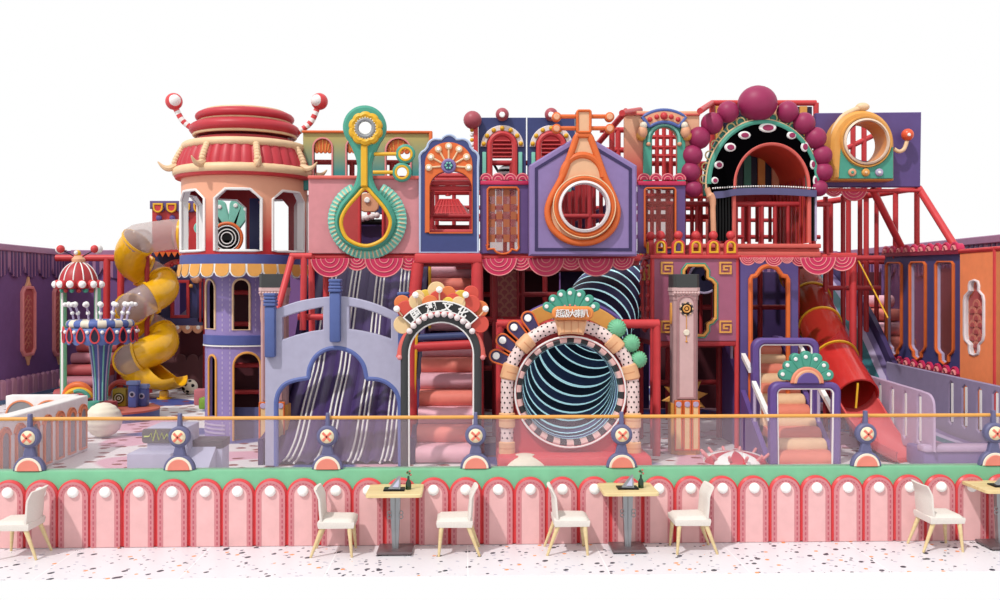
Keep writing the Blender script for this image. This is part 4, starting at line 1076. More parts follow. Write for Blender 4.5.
for k in range(12):
    a = rad(147 - k * (114 / 11)); m = MB(); m.ball(PS.V(440.8 + 37.4 * cos(a), 351.5 - 37.4 * sin(a), .1), .052, mat('pearl_white', (246, 232, 232), .25), 14); m.build('pearl', sg)
cols = {'c': mat('fan_cream', (246, 212, 160)), 'o': mat('fan_orange', (236, 132, 76)), 'r': mat('fan_red', (222, 86, 72)), 'y': mat('fan_yellow', (240, 204, 84))}
fan = [(403, 324.5, 9.5, 'c', 3), (402, 303, 8, 'o', 1), (406, 309.5, 9, 'r', 3), (417, 302, 8.5, 'c', 3), (425.5, 296.5, 7, 'y', 1), (419, 296, 6, 'c', 1), (430, 303, 8, 'o', 4), (436.5, 290.5, 9, 'c', 1), (438, 299.5, 9, 'r', 3), (448, 294, 8, 'o', 1), (453, 300.5, 7.5, 'r', 3), (461, 297.5, 7.5, 'y', 1), (448, 303, 6, 'y', 4), (458.5, 303.5, 7, 'c', 4), (471, 293.5, 8, 'r', 0), (471, 304.5, 9.5, 'r', 3), (480, 309, 8.5, 'o', 1), (480, 324, 9, 'r', 3)]
for i_, (x, y, r, c, l) in enumerate(fan):
    m = MB(); m.disc(PS.V(x, y, -.075 + .03 * l + .0016 * i_), r * s_, .035, cols[c], 28, .012); m.build('fan_disc', sg)
for (x, y, bx, by) in ((396.7, 309, 402.5, 316), (415.5, 295, 418, 306), (439.3, 289.7, 439.5, 300), (465.8, 294.8, 462, 304), (485.6, 309, 479.5, 316)):
    m = MB(); m.rod(PS.V(bx, by, .06), PS.V(x, y, .08), .012, M_cream, 6); pn = m.build('ball_pin', sg); m = MB(); m.ball(PS.V(x, y, .1), .055, M_glow, 14); m.build('pin_ball', pn)

# ------------------------------------------------------------------ red portal frame and soft roller stairs
def roller_stairs(t, x0, x1, steps, mats_, r=.16):
    for i, (y, z) in enumerate(steps):
        m = MB(); mt = mats_[i % len(mats_)]
        rr = r + .0; n = 12
        o = [(y - .13 + .16 * cos(q) , z - .145 + .15 * sin(q)) for q in [rad(90 + 180 * k / n) for k in range(n + 1)]]
        o = [(y + .32, z + .005)] + o + [(y - .1, z - .31), (y + .32, z - .31)]
        m.plate(o, [], lambda a, b_, d: Vector((d, a, b_)), x0, x1, mt, .02); m.build('roller_step', t)
Mcoral, Mlp = mat('step_coral', (248, 140, 124), .5), mat('step_pink', (246, 186, 200), .5)
lx0, lx1 = at(416, 460, 17.4).x, at(476, 460, 17.4).x
t = thing('soft_stairs', 'soft coral and pink roller stairs behind the black sign arch', 'stairs', ((lx0 + lx1) / 2, 17.5, 0))
st = [(17.5 + .42 * i, .30 + .275 * i) for i in range(7)]
roller_stairs(t, lx0, lx1, st, [Mlp, Mcoral])
m = MB(); m.plate([(17.55, 0), (20.6, 0), (20.6, 1.9), (20.2, 1.9)], [], lambda a, b_, d: Vector((d, a, b_)), lx0 + .02, lx1 - .02, M_dpink); m.build('stair_core', t)
ux0, ux1 = at(431, 280, 22.4).x, at(476, 280, 22.4).x
st2 = [(21.2 + .38 * i, 2.45 + .27 * i) for i in range(6)]
t = thing('soft_stairs', 'upper flight of soft coral roller stairs inside the red portal', 'stairs', ((ux0 + ux1) / 2, 21.2, 1.9))
roller_stairs(t, ux0, ux1, st2, [Mlp, Mcoral])
YP = 18.25; PP = FP(YP)
pf = thing('red_portal', 'tall padded red portal frame above the black sign arch', 'portal', (PP(448, 400)[0], YP, 0))
m = MB(); m.tube([PP.V(418, 263), PP.V(410.5, 330), PP.V(411.5, 452.5)], .11, M_red, 12); m.build('leg', pf)
m = MB(); m.tube([PP.V(477, 262), PP.V(478.5, 452.5)], .11, M_red, 12); m.build('leg', pf)
m = MB(); m.box(PP(414.5, 0)[0], PP(482, 0)[0], YP - .12, YP + .12, PP(0, 263)[1], PP(0, 253)[1], M_red, .04); m.build('head_beam', pf)
for y_, d in ((317, .02), (337, .0), (346, -.02)):
    m = MB(); m.rod(PP.V(413, y_ + 1), PP.V(478, y_ - 2), .09 if y_ != 337 else .07, M_red if y_ != 337 else M_slate, 10); m.build('cross_rail', pf)
for xx in (430, 475.5):
    m = MB(); m.rod((at(xx, 300, 21).x, 20.9, 2.2), (at(xx, 300, 21).x, 20.9, 3.6), .03, M_gold, 8); m.build('yellow_edge_pole', pf)
m = MB(); m.tube([PP.V(417.5, 316, .05), PP.V(413, 418, .05)], .03, M_gold, 8); m.build('yellow_edge_pole', pf)

# ------------------------------------------------------------------ big horn with striped tunnel
YH = 16.95; PH = FP(YH); hs = sc(YH); HC = (570, 391.5)
hn = thing('horn_tunnel', 'big horn tunnel mouth with checkered rim, dotted arch and lettered sign', 'tunnel', (PH(570, 460)[0], YH, 0))
hc = PH.V(*HC)
m = MB(); Z = lambda y: PH(570, y)[1]; xw0, xw1 = PH(497, 460)[0], PH(648, 460)[0]
m.box(xw0, xw1, YH - .45, YH + .7, 0, Z(452), mat('horn_red', (226, 78, 82), .5), .08); m.build('red_plinth', hn)
front = [(507, 460)] + arc(570, 387, 63, 180, 0, 40) + [(633, 460)]
m = MB(); m.plate(PH.L(front), [PH.L(circ(*HC, 54.5, 56))], PH.M, -.3, -.02, mat('horn_red_front', (210, 62, 68), .5), .01); m.build('front_panel', hn)
m = MB(); m.lathe([(r * hs, d) for r, d in ((54.8, -.02), (57, .05), (55.5, .09), (54, .08))], hc, M_scarlet, 64, axis='y'); m.lathe([((55.4 + 1.0 * cos(q)) * hs, .085 + 1.0 * hs * sin(q)) for q in [2 * PI * i / 8 for i in range(9)]], hc, M_white, 64, axis='y'); m.build('rim_lip', hn)
m = MB(); nC = 46
for k in range(nC): m.lathe([(r * hs, d) for r, d in ((54.5, .07), (52.5, .09), (50, .075), (48.6, .0), (48.5, -.25))], hc, mat('rim_black', (52, 50, 52)) if k % 2 else mat('rim_pink', (242, 196, 190)), 2, 2 * PI * k / nC, 2 * PI * (k + 1) / nC, axis='y')
m.build('checkered_rim', hn)
# striped tube
p_ = [(hc.x, YH + .0, hc.z), (hc.x + .05, YH + .9, hc.z + .05), (hc.x + .30, YH + 1.9, hc.z + .45), (hc.x + .78, YH + 2.8, hc.z + 1.1), (hc.x + 1.25, YH + 3.7, hc.z + 1.62), (hc.x + 1.8, YH + 4.6, hc.z + 1.85), (hc.x + 2.6, YH + 5.3, hc.z + 1.9), (hc.x + 3.3, YH + 5.5, hc.z + 1.9)]
pp = [Vector(q) for q in catmull(p_, 20)]
L = [0]
for a, b_ in zip(pp[:-1], pp[1:]): L.append(L[-1] + (b_ - a).length)
def lerp_path(d):
    for i in range(len(L) - 1):
        if L[i] <= d <= L[i + 1]: return pp[i].lerp(pp[i + 1], (d - L[i]) / max(1e-9, L[i + 1] - L[i]))
    return pp[-1]
M_tn, M_ts = mat('tunnel_navy', (34, 36, 70), .5), mat('tunnel_slate', (84, 92, 140), .5)
seg = []; d = 0.0; k = 0
while d < L[-1] - .4:
    for wd, mt in ((.042, M_led), (.225, M_tn if k % 2 else M_ts)):
        nn = 1 if mt is M_led else 2
        for j in range(nn): seg.append((d + wd * j / nn, mt))
        d += wd
    k += 1
path = [lerp_path(q) for q, _ in seg] + [lerp_path(d)]
m = MB(); R_ = 47.8 * hs; m.tube(path, [R_ * (1 - .12 * min(1, i / len(path) * 1.2)) for i in range(len(path))], M_dnavy, 40, caps=False, mats=lambda i: seg[i][1]); m.build('striped_tube', hn)
# yellow half disc behind with purple edge
m = MB(); yd = [(570 + 77 * cos(rad(a)), 379 - 77 * sin(rad(a))) for a in range(12, 169, 4)]; m.plate(PH.L(yd), [PH.L(circ(*HC, 56, 40))] if 0 else [], PH.M, -.42, -.34, M_amber, .01) if 0 else None
o = [(570 + 75.5 * cos(rad(a)), 377 - 75.5 * sin(rad(a))) for a in range(50, 131, 4)] + [(570 + 60 * cos(rad(a)), 377 - 60 * sin(rad(a))) for a in range(130, 49, -4)]
m.plate(PH.L(o), [], PH.M, -.38, -.3, M_amber, .01); m.tube([PH.V(570 + 76 * cos(rad(a)), 377 - 76 * sin(rad(a)), -.36) for a in range(50, 131, 4)], .035, M_purple, 8); m.build('yellow_backing', hn)
# dotted arch tube
ring = [(507, 456)] + [(507, 440), (507, 420), (507, 400)] + arc(570, 388, 63, 180, 0, 48) + [(633, 400), (633, 420), (633, 440), (633, 456)]
ring3 = [PH.V(a, b, .06) for a, b in ring]; rT = 6.3 * hs
M_dotw = mat('dotted_pink', (248, 222, 218))
m = MB(); m.tube(ring3, rT, M_dotw, 14)
LL = [0]
for a, b_ in zip(ring3[:-1], ring3[1:]): LL.append(LL[-1] + (b_ - a).length)
d = .06; row = 0
while d < LL[-1]:
    for i in range(len(LL) - 1):
        if LL[i] <= d <= LL[i + 1]: break
    p = ring3[i].lerp(ring3[i + 1], (d - LL[i]) / (LL[i + 1] - LL[i])); T = (ring3[i + 1] - ring3[i]).normalized(); sd = T.cross(Vector((0, 1, 0))).normalized(); fwd = Vector((0, -1, 0))
    for q in ((-50, 0, 50) if row % 2 else (-75, -25, 25, 75)):
        nrm = sd * sin(rad(q)) + fwd * cos(rad(q)); m.ball(p + nrm * (rT - .004), .017, M_black, 6)
    d += .085; row += 1
m.build('dotted_arch', hn)
def cuff(dist, ln, label=None):
    pts = []
    for f_ in (-.5, -.42, .42, .5):
        d = dist + ln * f_
        for i in range(len(LL) - 1):
            if LL[i] <= d <= LL[i + 1]: break
        pts.append(ring3[i].lerp(ring3[i + 1], (d - LL[i]) / (LL[i + 1] - LL[i])))
    m = MB(); m.tube(pts, [rT * 1.1, rT * 1.3, rT * 1.3, rT * 1.1], mat('cuff_peach', (244, 188, 142)), 16)
    m.tube([pts[0].lerp(pts[3], .46), pts[0].lerp(pts[3], .54)], rT * 1.31, mat('cuff_groove', (224, 156, 112)), 16, caps=False); m.build('peach_cuff', hn)
def dist_at(ang): 
    best = min(range(len(ring3)), key=lambda i: abs(math.degrees(math.atan2(388 - ring[i][1], ring[i][0] - 570)) - ang) if i > 3 and i < len(ring) - 4 else 999); return LL[best]
for a in (46, 134, 14, 166): cuff(dist_at(a), .26)
cuff(LL[2] - .0, .26); cuff(LL[-1] - LL[2], .26); cuff(.14, .22); cuff(LL[-1] - .14, .22)
m = MB(); Pc = FP(YH - .06); m.plate(PH.L(arc(570, 388, 70, 103, 77, 10) + arc(570, 388, 54.5, 77, 103, 10)), [], PH.M, -.08, .22, mat('cuff_peach', (244, 188, 142)), .04)
for x in (563, 570, 577): m.box(PH(x, 320)[0] - .008, PH(x, 320)[0] + .008, YH - .226, YH - .2, Z(333), Z(320), mat('cuff_groove', (224, 156, 112)))
m.build('keystone_block', hn)
# teal fan petals
def petal(M, cx, cy, ang, r0, r1, w0, w1, L_, d0, d1, mt, bev=.01):
    """rounded petal outline; photo units around (cx, cy), ang degrees up from the right"""
    ca, sa = cos(rad(ang)), -sin(rad(ang)); o = []
    loc = [(r0, -w0), (r1 - w1, -w1)] + [(r1 - w1 + w1 * cos(rad(q)), w1 * sin(rad(q))) for q in range(-75, 90, 15)] + [(r1 - w1, w1), (r0, w0)]
    return L_([(cx + u * ca - v * sa, cy + u * sa + v * ca) for u, v in loc])
for k in range(7):
    ang = 150 - 20 * k; m = MB(); o = petal(None, 570, 320, ang, 8, 32, 2.2, 4.6, PH.L, 0, 0, None); m.plate(o, [], PH.M, .16 + .01 * (k % 2), .25, M_teal, .02); p = m.build('fan_petal', hn)
    m = MB(); x, y = 570 + 27 * cos(rad(ang)), 320 - 27 * sin(rad(ang)); m.disc(PH.V(x, y, .27), .035, .03, M_white, 14); m.build('lamp_dot', p); m = MB(); x, y = 570 + 15 * cos(rad(ang)), 320 - 15 * sin(rad(ang)); m.disc(PH.V(x, y, .265), .018, .03, M_valp, 10); m.build('pink_dot', p)
m = MB(); pl = PH.L(rect(550.5, 306, 591.5, 319.5, 6.5, 8)); m.plate(pl, [], PH.M, .2, .33, mat('pill_orange', (244, 150, 78)), .03); m.plate(offset(pl, .05), [], PH.M, .3, .337, mat('pill_inner', (214, 130, 70)), .004); sp_ = m.build('sign_plate', hn)
for i, ch in enumerate('超级大喇叭'):
    m = MB(); a, b_ = PH(558 + 6.1 * i, 312.8); text_mesh(ch, .148, PH.M, a, b_, .33, .36, M_white, m, 0, .0015); m.build('letter', sp_)
# navy petals left, green pompoms right
for (ang, r0, r1, w0) in ((121, 62, 89, 5.6), (132.7, 62, 90, 5.6), (144.7, 62, 90, 5.6), (156.5, 62, 88, 5.6)):
    o = petal(None, 570, 388, ang, r0, r1, w0, w0 + 1.8, PH.L, 0, 0, None); m = MB(); m.plate(o, [], PH.M, -.06, .05, mat('petal_navy', (70, 58, 104)), .015); m.band(o, .03, PH.M, -.06, .075, M_orange, .01); p = m.build('navy_petal', hn)
    m = MB(); x, y = 570 + (r1 - 7.5) * cos(rad(ang)), 388 - (r1 - 7.5) * sin(rad(ang)); m.disc(PH.V(x, y, .075), .062, .04, M_glow, 18); m.build('round_lamp', p)
for x, y, r in ((617, 328.5, 9.6), (631, 343.5, 9.3), (638.5, 359.5, 8.8)):
    m = MB(); c = PH.V(x, y, .05); m.lathe([(0, .11), (r * hs * .5, .1), (r * hs * .85, .05), (r * hs, -.02), (r * hs * .8, -.1), (0, -.12)], c, mat('pompom_green', (120, 196, 152)), 72, axis='y', flute=lambda a, h: .007 * sin(a * 18)); m.build('green_pompom', hn)
# ------------------------------------------------------------------ decks and the red padded frame
YU = 18.35; PU = FP(YU); ZD = 3.62
px_ = lambda q, Y: at(q, 300, Y).x
M_deck = mat('deck_wine', (150, 52, 60), .7)
t = thing('play_deck', 'wine red upper deck of the play castle behind the upper panels', 'deck', (0, 19.2, 3.44))
for x0, x1, y0, y1 in ((px_(308, 18.5), px_(640, 18.5), 18.55, 19.8), (px_(655, 20.3), px_(826, 20.3), 20.3, 21.2), (px_(318, 24), 6.6, 24.3, 27), (-.25, 1.35, 19.8, 24.3), (4.9, 6.6, 19.8, 24.3)):
    m = MB(); m.box(x0, x1, y0, y1, 3.46, 3.62, M_deck, .02); m.build('deck_slab', t)
fr_ = thing('play_cage', 'red padded tube frame carrying the decks and cages of the play castle', 'frame', (1, 21, 0))
pr_ = .062
def post(x, y, z0, z1, r=pr_, mt=None):
    m = MB(); m.rod((x, y, z0), (x, y, z1), r, mt or M_dred, 10); m.build('post', fr_)
def beam(a, b_, r=pr_, mt=None):
    m = MB(); m.rod(a, b_, r, mt or M_dred, 10); m.build('beam', fr_)
ZU = 5.62
# lower storey
for q, Y in ((500, 18.0), (656.5, 18.0), (738, 20), (797, 20.5), (720, 21.5), (668, 23), (760, 23), (495, 20.5), (522, 22), (545, 23.5), (600, 24)):
    z1 = 3.46 if q not in (500, 656.5) else CAMZ + (HOR - 322) / 1000 * 18.0
    post(px_(q, Y), Y, 0, z1, .075 if Y < 19 else .06, M_red if Y < 19 else M_dred)
z = CAMZ + (HOR - 324) / 1000 * 18.0
beam((px_(497, 18), 18.0, z), (px_(659, 18), 18.0, z), .085, M_red)
for q in (500, 656.5): beam((px_(q, 18), 18.0, z), (px_(q, 20.5) * 1.0, 20.2, z), .07)
for Y, zz_ in ((20.5, 2.4), (22, 2.9), (24, 2.2), (23, 1.2)):
    beam((px_(484, Y), Y, zz_), (px_(600 if zz_ > 2 else 560, Y), Y, zz_), .06)
for Y, zz_ in ((20.0, 1.9), (21.5, 1.0), (23, 2.6)): beam((px_(650, Y), Y, zz_), (px_(800, Y), Y, zz_), .06)
# front edge beam under the facade panels
beam((px_(308, YU), YU + .1, 3.60), (px_(641, YU), YU + .1, 3.60), .07, M_red); beam((px_(738, 20), 20.0, 3.66), (px_(826, 20), 20.0, 3.66), .07, M_red)
# slanting cage by the tower
A = lambda x, y, Y: at(x, y, Y)
for a, b_ in ((A(292, 257, 17.9), A(277, 312, 17.4)), (A(290, 256, 17.9), A(312, 256, 17.9)), (A(304, 256, 17.9), A(303, 330, 17.9)), (A(311.5, 256, 18.3), A(312, 345, 18.3)), (A(298, 317, 18.0), A(330, 317, 18.0)), (A(326, 270, 19), A(326, 350, 19))):
    beam(a, b_, .058, M_red)
# upper cages: rows of bars at three depths
for q in range(318, 812, 17):
    Y = 24.3; x = px_(q, Y); post(x, Y, 3.62, ZU if q < 700 else ZU + .4, .05)
for q in (314, 352, 392, 432, 472, 512, 556, 590, 632, 668, 700): post(px_(q, 21.0), 21.0, 3.62, ZU + .05, .055)
for q in range(645, 830, 13): post(px_(q, 20.2), 20.2, 3.62, 4.75, .042)
for Y, zz_, q0, q1 in ((24.3, 4.3, 318, 820), (24.3, ZU, 318, 700), (21.0, ZU + .05, 314, 715), (21.0, 4.55, 420, 715), (24.3, 5.0, 420, 700), (20.2, 4.75, 640, 830), (27, 4.9, 440, 800), (24.3, ZU + .4, 690, 815)):
    beam((px_(q0, Y), Y, zz_), (px_(q1, Y), Y, zz_), .055)
for q in (472, 556, 632, 700): beam((px_(q, 21), 21, ZU + .05), (px_(q, 21), 24.3, ZU), .05)
# top rails over the headdress tower
YQ = 20.6
for a, b_ in ((A(712, 103, YQ), A(816, 103, YQ)), (A(712, 103, YQ), A(700, 111, 18.6)), (A(816, 103, YQ), A(816, 160, YQ)), (A(712, 103, YQ), A(712, 150, YQ)), (A(622, 113, 18.6), A(640, 100 + 10, 20.4)), (A(626, 111, 19.2), A(596, 146, 21)), (A(612, 128, 20.5), A(612, 200, 20.5)), (A(600, 130, 21), A(630, 130, 21)), (A(600, 150, 21), A(636, 150, 21)), (A(618, 128, 21), A(618, 200, 21))):
    beam(a, b_, .06, M_red)
m = MB(); m.box(px_(714, 21.5), px_(812, 21.5), 21.5, 21.58, 5.2, A(700, 106, 21.5).z, M_dnavy); 
for i in range(7): m.box(px_(716 + 14 * i, 21.45), px_(723 + 14 * i, 21.45), 21.44, 21.5, 5.2, A(700, 106, 21.5).z, (M_amber, M_peach, M_teal)[i % 3])
m.build('striped_curtain_panel', fr_)
# dark lower back panels
t = thing('lower_backdrop', 'dark wine and purple panels closing the back of the lower storey', 'panel', (1.5, 25.2, 0))
xs_ = [px_(330, 25.2), px_(412, 25.2), px_(480, 25.2), px_(560, 25.2), px_(650, 25.2), px_(740, 25.2), px_(815, 25.2)]
for i, (a, b_) in enumerate(zip(xs_[:-1], xs_[1:])):
    m = MB(); m.box(a + .02, b_ - .02, 25.2, 25.3, 0, 3.46, (M_choc, M_dpur, M_choc, M_dpur)[i % 4], .02); m.build('back_panel', t)
t = thing('scale_panel', 'rose fish-scale panel hanging under the deck left of the horn tunnel', 'panel', (px_(505, 21.5), 21.5, 2.2))
Pv = FP(21.5); o = Pv.L(rect(490, 262, 519, 324)); m = MB(); m.plate(o, [], Pv.M, -.05, 0, M_scale2); xs0_, z1 = Pv(490, 262); xs1_, z0 = Pv(519, 324); scales(m, Pv.M, xs0_, xs1_, z0, z1 - .1, .104, 0, M_scale1, M_scale2); m.build('scale_sheet', t)
m = MB(); m.band(o, .05, Pv.M, -.05, .05, M_dred, .01); m.build('panel_frame', t)

# ------------------------------------------------------------------ pink scalloped valances with ring pattern
def ring_valance(label, Y, items, n=1, base=None, small=False):
    Pq = FP(Y); c0 = Pq(sum(i[0] for i in items) / len(items), items[0][1])
    t = thing('valance', label, 'valance', (c0[0], Y, c0[1] - .3), None)
    for k, (cx, cy, r) in enumerate(items):
        m = MB(); lay = .03 if r > 14 or (small and k % 2) else 0.0
        hd = [(cx + r * cos(rad(a)), cy + r * .98 * sin(rad(a))) for a in range(0, 181, 8)]
        m.plate(Pq.L(hd), [], Pq.M, -.05 + lay, -.01 + lay, M_mag, .01)
        for f_ in (.97, .72, .48, .24):
            m.tube([Pq.V(cx + r * f_ * cos(rad(a)), cy + .3 + r * f_ * .98 * sin(rad(a)), lay - .005) for a in range(0, 181, 10)], .009 if f_ < .9 else .012, M_valp, 5)
        m.build('ring_scallop', t)
    return t
ring_valance('pink ring-patterned scallop valance under the pale pink rattle wall', YU - .1, [(330, 258, 19.5), (357, 258, 12.5), (384, 258, 19.5), (409, 258, 12.5)])
ring_valance('pink ring-patterned scallop valance under the lavender house front', YU - .1, [(499, 258, 18), (520.5, 258, 12.5), (546, 258, 18.5), (571, 258, 12), (596, 258, 18.5), (622, 258, 12)])
ring_valance('small pink ring-patterned valance over the purple trefoil doorway', 18.35, [(748, 257, 8), (759, 257, 6), (774, 257, 9), (787, 257, 6), (800, 257, 9)], small=True)
ring_valance('pink ring-patterned valance right of the purple trefoil doorway', 18.1, [(818, 257, 18), (842, 257, 14)])

# ------------------------------------------------------------------ pale pink wall with rattle
t = thing('pink_wall', 'pale pink upper wall with a drop-shaped hole behind the teal rattle', 'wall panel', (PU(365, 250)[0], YU, 3.62))
drop = catmull([(365.5, 188), (374, 196), (385, 209), (390.5, 222), (386, 236), (377, 243), (365.5, 246), (354, 243), (345, 236), (341, 222), (346, 209), (357, 196)], 5, True)
m = MB(); m.plate(PU.L([(308.5, 178), (420.5, 178), (420.5, 253.5), (308.5, 253.5)]), [PU.L(drop)], PU.M, -.18, 0, M_pinkw, .01); m.build('wall_board', t)
m = MB(); m.box(PU(308, 0)[0], PU(421, 0)[0], YU - .06, YU + .2, PU(0, 178)[1], PU(0, 174.5)[1], M_coral, .02); m.build('top_rail', t)
t = thing('rattle_ornament', 'giant teal baby rattle with yellow flower head and ruffled drop body', 'ornament', PU.V(367, 254))
ruf = [(367.5 + r * cos(a), 219.5 + r * sin(a)) for a, r in [(2 * PI * i / 120, 38) for i in range(120)]]
m = MB(); dropo = catmull([(365.5, 180), (377, 190), (391, 206), (396.5, 221), (392, 237), (381, 247), (366.5, 250.5), (352, 247), (340, 237), (335, 221), (340, 206), (354, 190)], 5, True)
for k in range(46):
    a = rad(-62 + 304 * k / 45); r0, r1 = 28, 38; ca, sa = cos(a), sin(a)
    p0 = PU.V(367.5 + r0 * ca, 220 + r0 * sa, .03); p1 = PU.V(367.5 + r1 * ca, 220 + r1 * sa, .05)
    m.tube([p0, p0.lerp(p1, .5) + Vector((0, -.06, 0)), p1], .056, M_lteal, 8); m.tube([p0 + Vector((.0, -.04, .0)), p0.lerp(p1, .5) + Vector((0, -.112, 0)), p1 + Vector((0, -.05, 0))], .012, M_cream, 5)
m.build('ruffle', t)
m = MB(); outl = [(365.5 + 21.5 * cos(rad(a)), 128.5 - 21.5 * sin(rad(a))) for a in range(-42, 223, 8)]
left = catmull([outl[-1], (357, 160), (358, 176), (353, 190), (341, 205)], 5)[1:]; lowr = catmull([(341, 205), (336, 221), (340, 237), (352, 247.5), (366.5, 251), (381, 247.5), (392, 237), (396.5, 221), (391, 205)], 5)[1:-1]
right = catmull([(391, 205), (378, 190), (373, 176), (374, 160), outl[0]], 5)[:-1]
body = outl + left + lowr + right
m.plate(PU.L(body), [PU.L(drop)], PU.M, .04, .22, M_teal, .05); bd = m.build('body', t)
m = MB(); m.tube([PU.V(a, b_, .2) for a, b_ in drop], .036, M_gold, 8, closed=True); m.build('yellow_lining', bd)
m = MB(); m.plate(PU.L([(362.3, 147), (368.8, 147), (368.8, 188), (362.3, 188)]), [], PU.M, .2, .27, M_gold, .02); m.build('yellow_stem', bd)
hcx = PU.VC(365.5, 128.5, .25)
m = MB(); m.lathe([((r + 0) * sc(YU), d) for r, d in ((9.5, .2), (10, .3), (13, .33), (16, .3), (17, .2))], hcx, M_gold, 96, axis='y', flute=lambda a, h: .028 * abs(sin(a * 5.0)) ** .6 - .02); m.build('flower', t)
m = MB(); m.disc(hcx + Vector((0, -.31, 0)), .135, .1, M_glow, 28, .03); m.tube([hcx + Vector((.155 * cos(a), -.3, .155 * sin(a))) for a in [2 * PI * i / 28 for i in range(28)]], .03, M_grey, 8, closed=True)
for i in range(24): a = 2 * PI * i / 24; m.ball(hcx + Vector((.19 * cos(a), -.3, .19 * sin(a))), .016, M_ivory, 6)
m.build('flower_lamp', t)
for (x0, y, cx, cy) in ((374, 154, 405.5, 154), (373, 172.3, 402, 172.3)):
    m = MB(); m.rod(PU.V(x0, y, .16), PU.V(cx - 7, y, .16), .034, M_gold, 8); rb = m.build('side_rod', t)
    m = MB(); m.tube([PU.V(cx + 7.4 * cos(a), cy + 7.4 * sin(a), .16) for a in [2 * PI * i / 28 for i in range(28)]], .045, M_teal, 8, closed=True); m.tube([PU.V(cx + 6.2 * cos(a), cy + 6.2 * sin(a), .2) for a in [2 * PI * i / 28 for i in range(28)]], .022, M_gold, 6, closed=True); m.build('bud_ring', rb)

# ------------------------------------------------------------------ olive-to-teal wall behind it
YO = 20.6; PO = FP(YO)
t = thing('olive_wall', 'olive to teal wall with three orange-crowned arched windows behind the pink wall', 'wall panel', (PO(366, 172)[0], YO, PO(366, 190)[1]))
holes = [archp(314, 139, 331.5, 186, 12), archp(347, 139, 364, 186, 12), archp(386.5, 139, 410, 186, 12)]
M_ol = gmat('olive_teal_paint', (70, 150, 146), (192, 178, 112), .35, 1.05)
m = MB(); m.plate(PO.L([(303, 131), (430, 131), (430, 190), (303, 190)]), [PO.L(h) for h in holes], PO.M, -.12, 0, M_ol, .01); wb_ = m.build('wall_board', t)
for h in holes:
    m = MB(); m.band(PO.L(h), -.035, PO.M, -.1, .03, M_valp, .008); m.build('window_frame', t)
    cx = (h[0][0] + h[-1][0]) / 2; w_ = (h[-1][0] - h[0][0]) / 2 - .3; m = MB(); top_ = arc(cx, 139 + w_, w_, 180, 0, 12); n = 4; pts = top_[:]; 
    for i in range(n): pts += arc(cx + w_ - (2 * i + 1) * w_ / n, 151, w_ / n, 0, -180, 6)[0:]
    m.plate(PO.L(pts), [], PO.M, -.07, -.03, M_orange, .01)
    for i in range(5): a = rad(30 + 30 * i); m.tube([PO.V(cx + w_ * .95 * cos(a), 139 + w_ - w_ * .95 * sin(a), -.025), PO.V(cx + w_ * .7 * cos(a), 150.5, -.025)], .012, M_amber, 5)
    m.build('orange_fan', t)
m = MB(); m.box(PO(302, 0)[0], PO(431, 0)[0], YO - .06, YO + .1, PO(0, 131.5)[1], PO(0, 129)[1], M_orange, .02); m.build('top_rail', t)
m = MB(); m.box(PO(429, 0)[0], PO(432.5, 0)[0], YO - .06, YO + .1, PO(0, 190)[1], PO(0, 129)[1], M_orange, .02); m.build('end_post', t)

# ------------------------------------------------------------------ blue shell window panel
YV = 18.3; PV = FP(YV)
t = thing('shell_window', 'blue scallop-topped window panel with orange fan of round lamps', 'window panel', (PV(449, 252)[0], YV, 3.62))
lob = []
for (cx, cy, r, a0, a1) in ((427.5, 158, 8, 190, 110), (436, 147.5, 8.5, 175, 75), (449, 143.5, 8.5, 150, 30), (462, 147.5, 8.5, 105, 5), (470.5, 158, 8, 70, -10)): lob += arc(cx, cy, r, a0, a1, 8)
sh = [(420, 252.5), (420, 167)] + lob + [(478, 167), (478, 252.5)]
hole = archp(429.5, 171, 472, 233, 16, 17)
m = MB(); m.plate(PV.L(sh), [PV.L(hole)], PV.M, -.12, .02, mat('shell_blue', (64, 74, 130)), .015); bd = m.build('panel_board', t)
m = MB(); m.tube([PV.V(a, b_, .02) for a, b_ in sh], .024, mat('trim_pale_blue', (190, 206, 236)), 6, closed=True); m.build('pale_outline', bd)
m = MB(); fan = [(425, 233), (425, 168)] + arc(448.7, 164, 24.5, 180, 0, 24, 22) + [(473, 168), (473, 233)]
m.plate(PV.L([(425, 233), (425, 167)] + arc(448.7, 164, 23.7, 178, 2, 24, 21.5) + [(472.6, 167), (472.6, 233)]), [PV.L(archp(429.8, 171, 471.8, 233, 16, 17))], PV.M, .01, .05, M_orange, .01); fo = m.build('orange_fan', t)
for k in range(7):
    a = rad(184 - 31.3 * k); x, y = 448.7 + 20 * cos(a), 166 - 20 * sin(a)
    m = MB(); m.tube([PV.V(448.7 + 8 * cos(a), 166 - 7 * sin(a), .06), PV.V(x, y, .06)], .018, M_cream, 6); m.disc(PV.V(x, y, .09), .064, .045, M_cream, 20); sp_ = m.build('lamp_spoon', fo)
    m = MB(); m.disc(PV.V(x, y, .11), .03, .03, M_glow, 16); m.build('lamp', sp_)
m = MB(); c = PV.V(448.7, 166.5); m.disc(c + Vector((0, -.11, 0)), .135, .08, M_lav, 24); m.disc(c + Vector((0, -.13, 0)), .085, .03, M_slate, 18)
for k in range(6): a = k * PI / 3; m.ball(c + Vector((.05 * cos(a), -.135, .05 * sin(a))), .022, M_lteal, 8)
m.build('rosette', fo)
m = MB()
for y in (183, 188.5, 232): m.rod(PV.V(430, y, -.3), PV.V(472, y, -.3), .05, M_red, 8)
m.build('inner_rails', t)

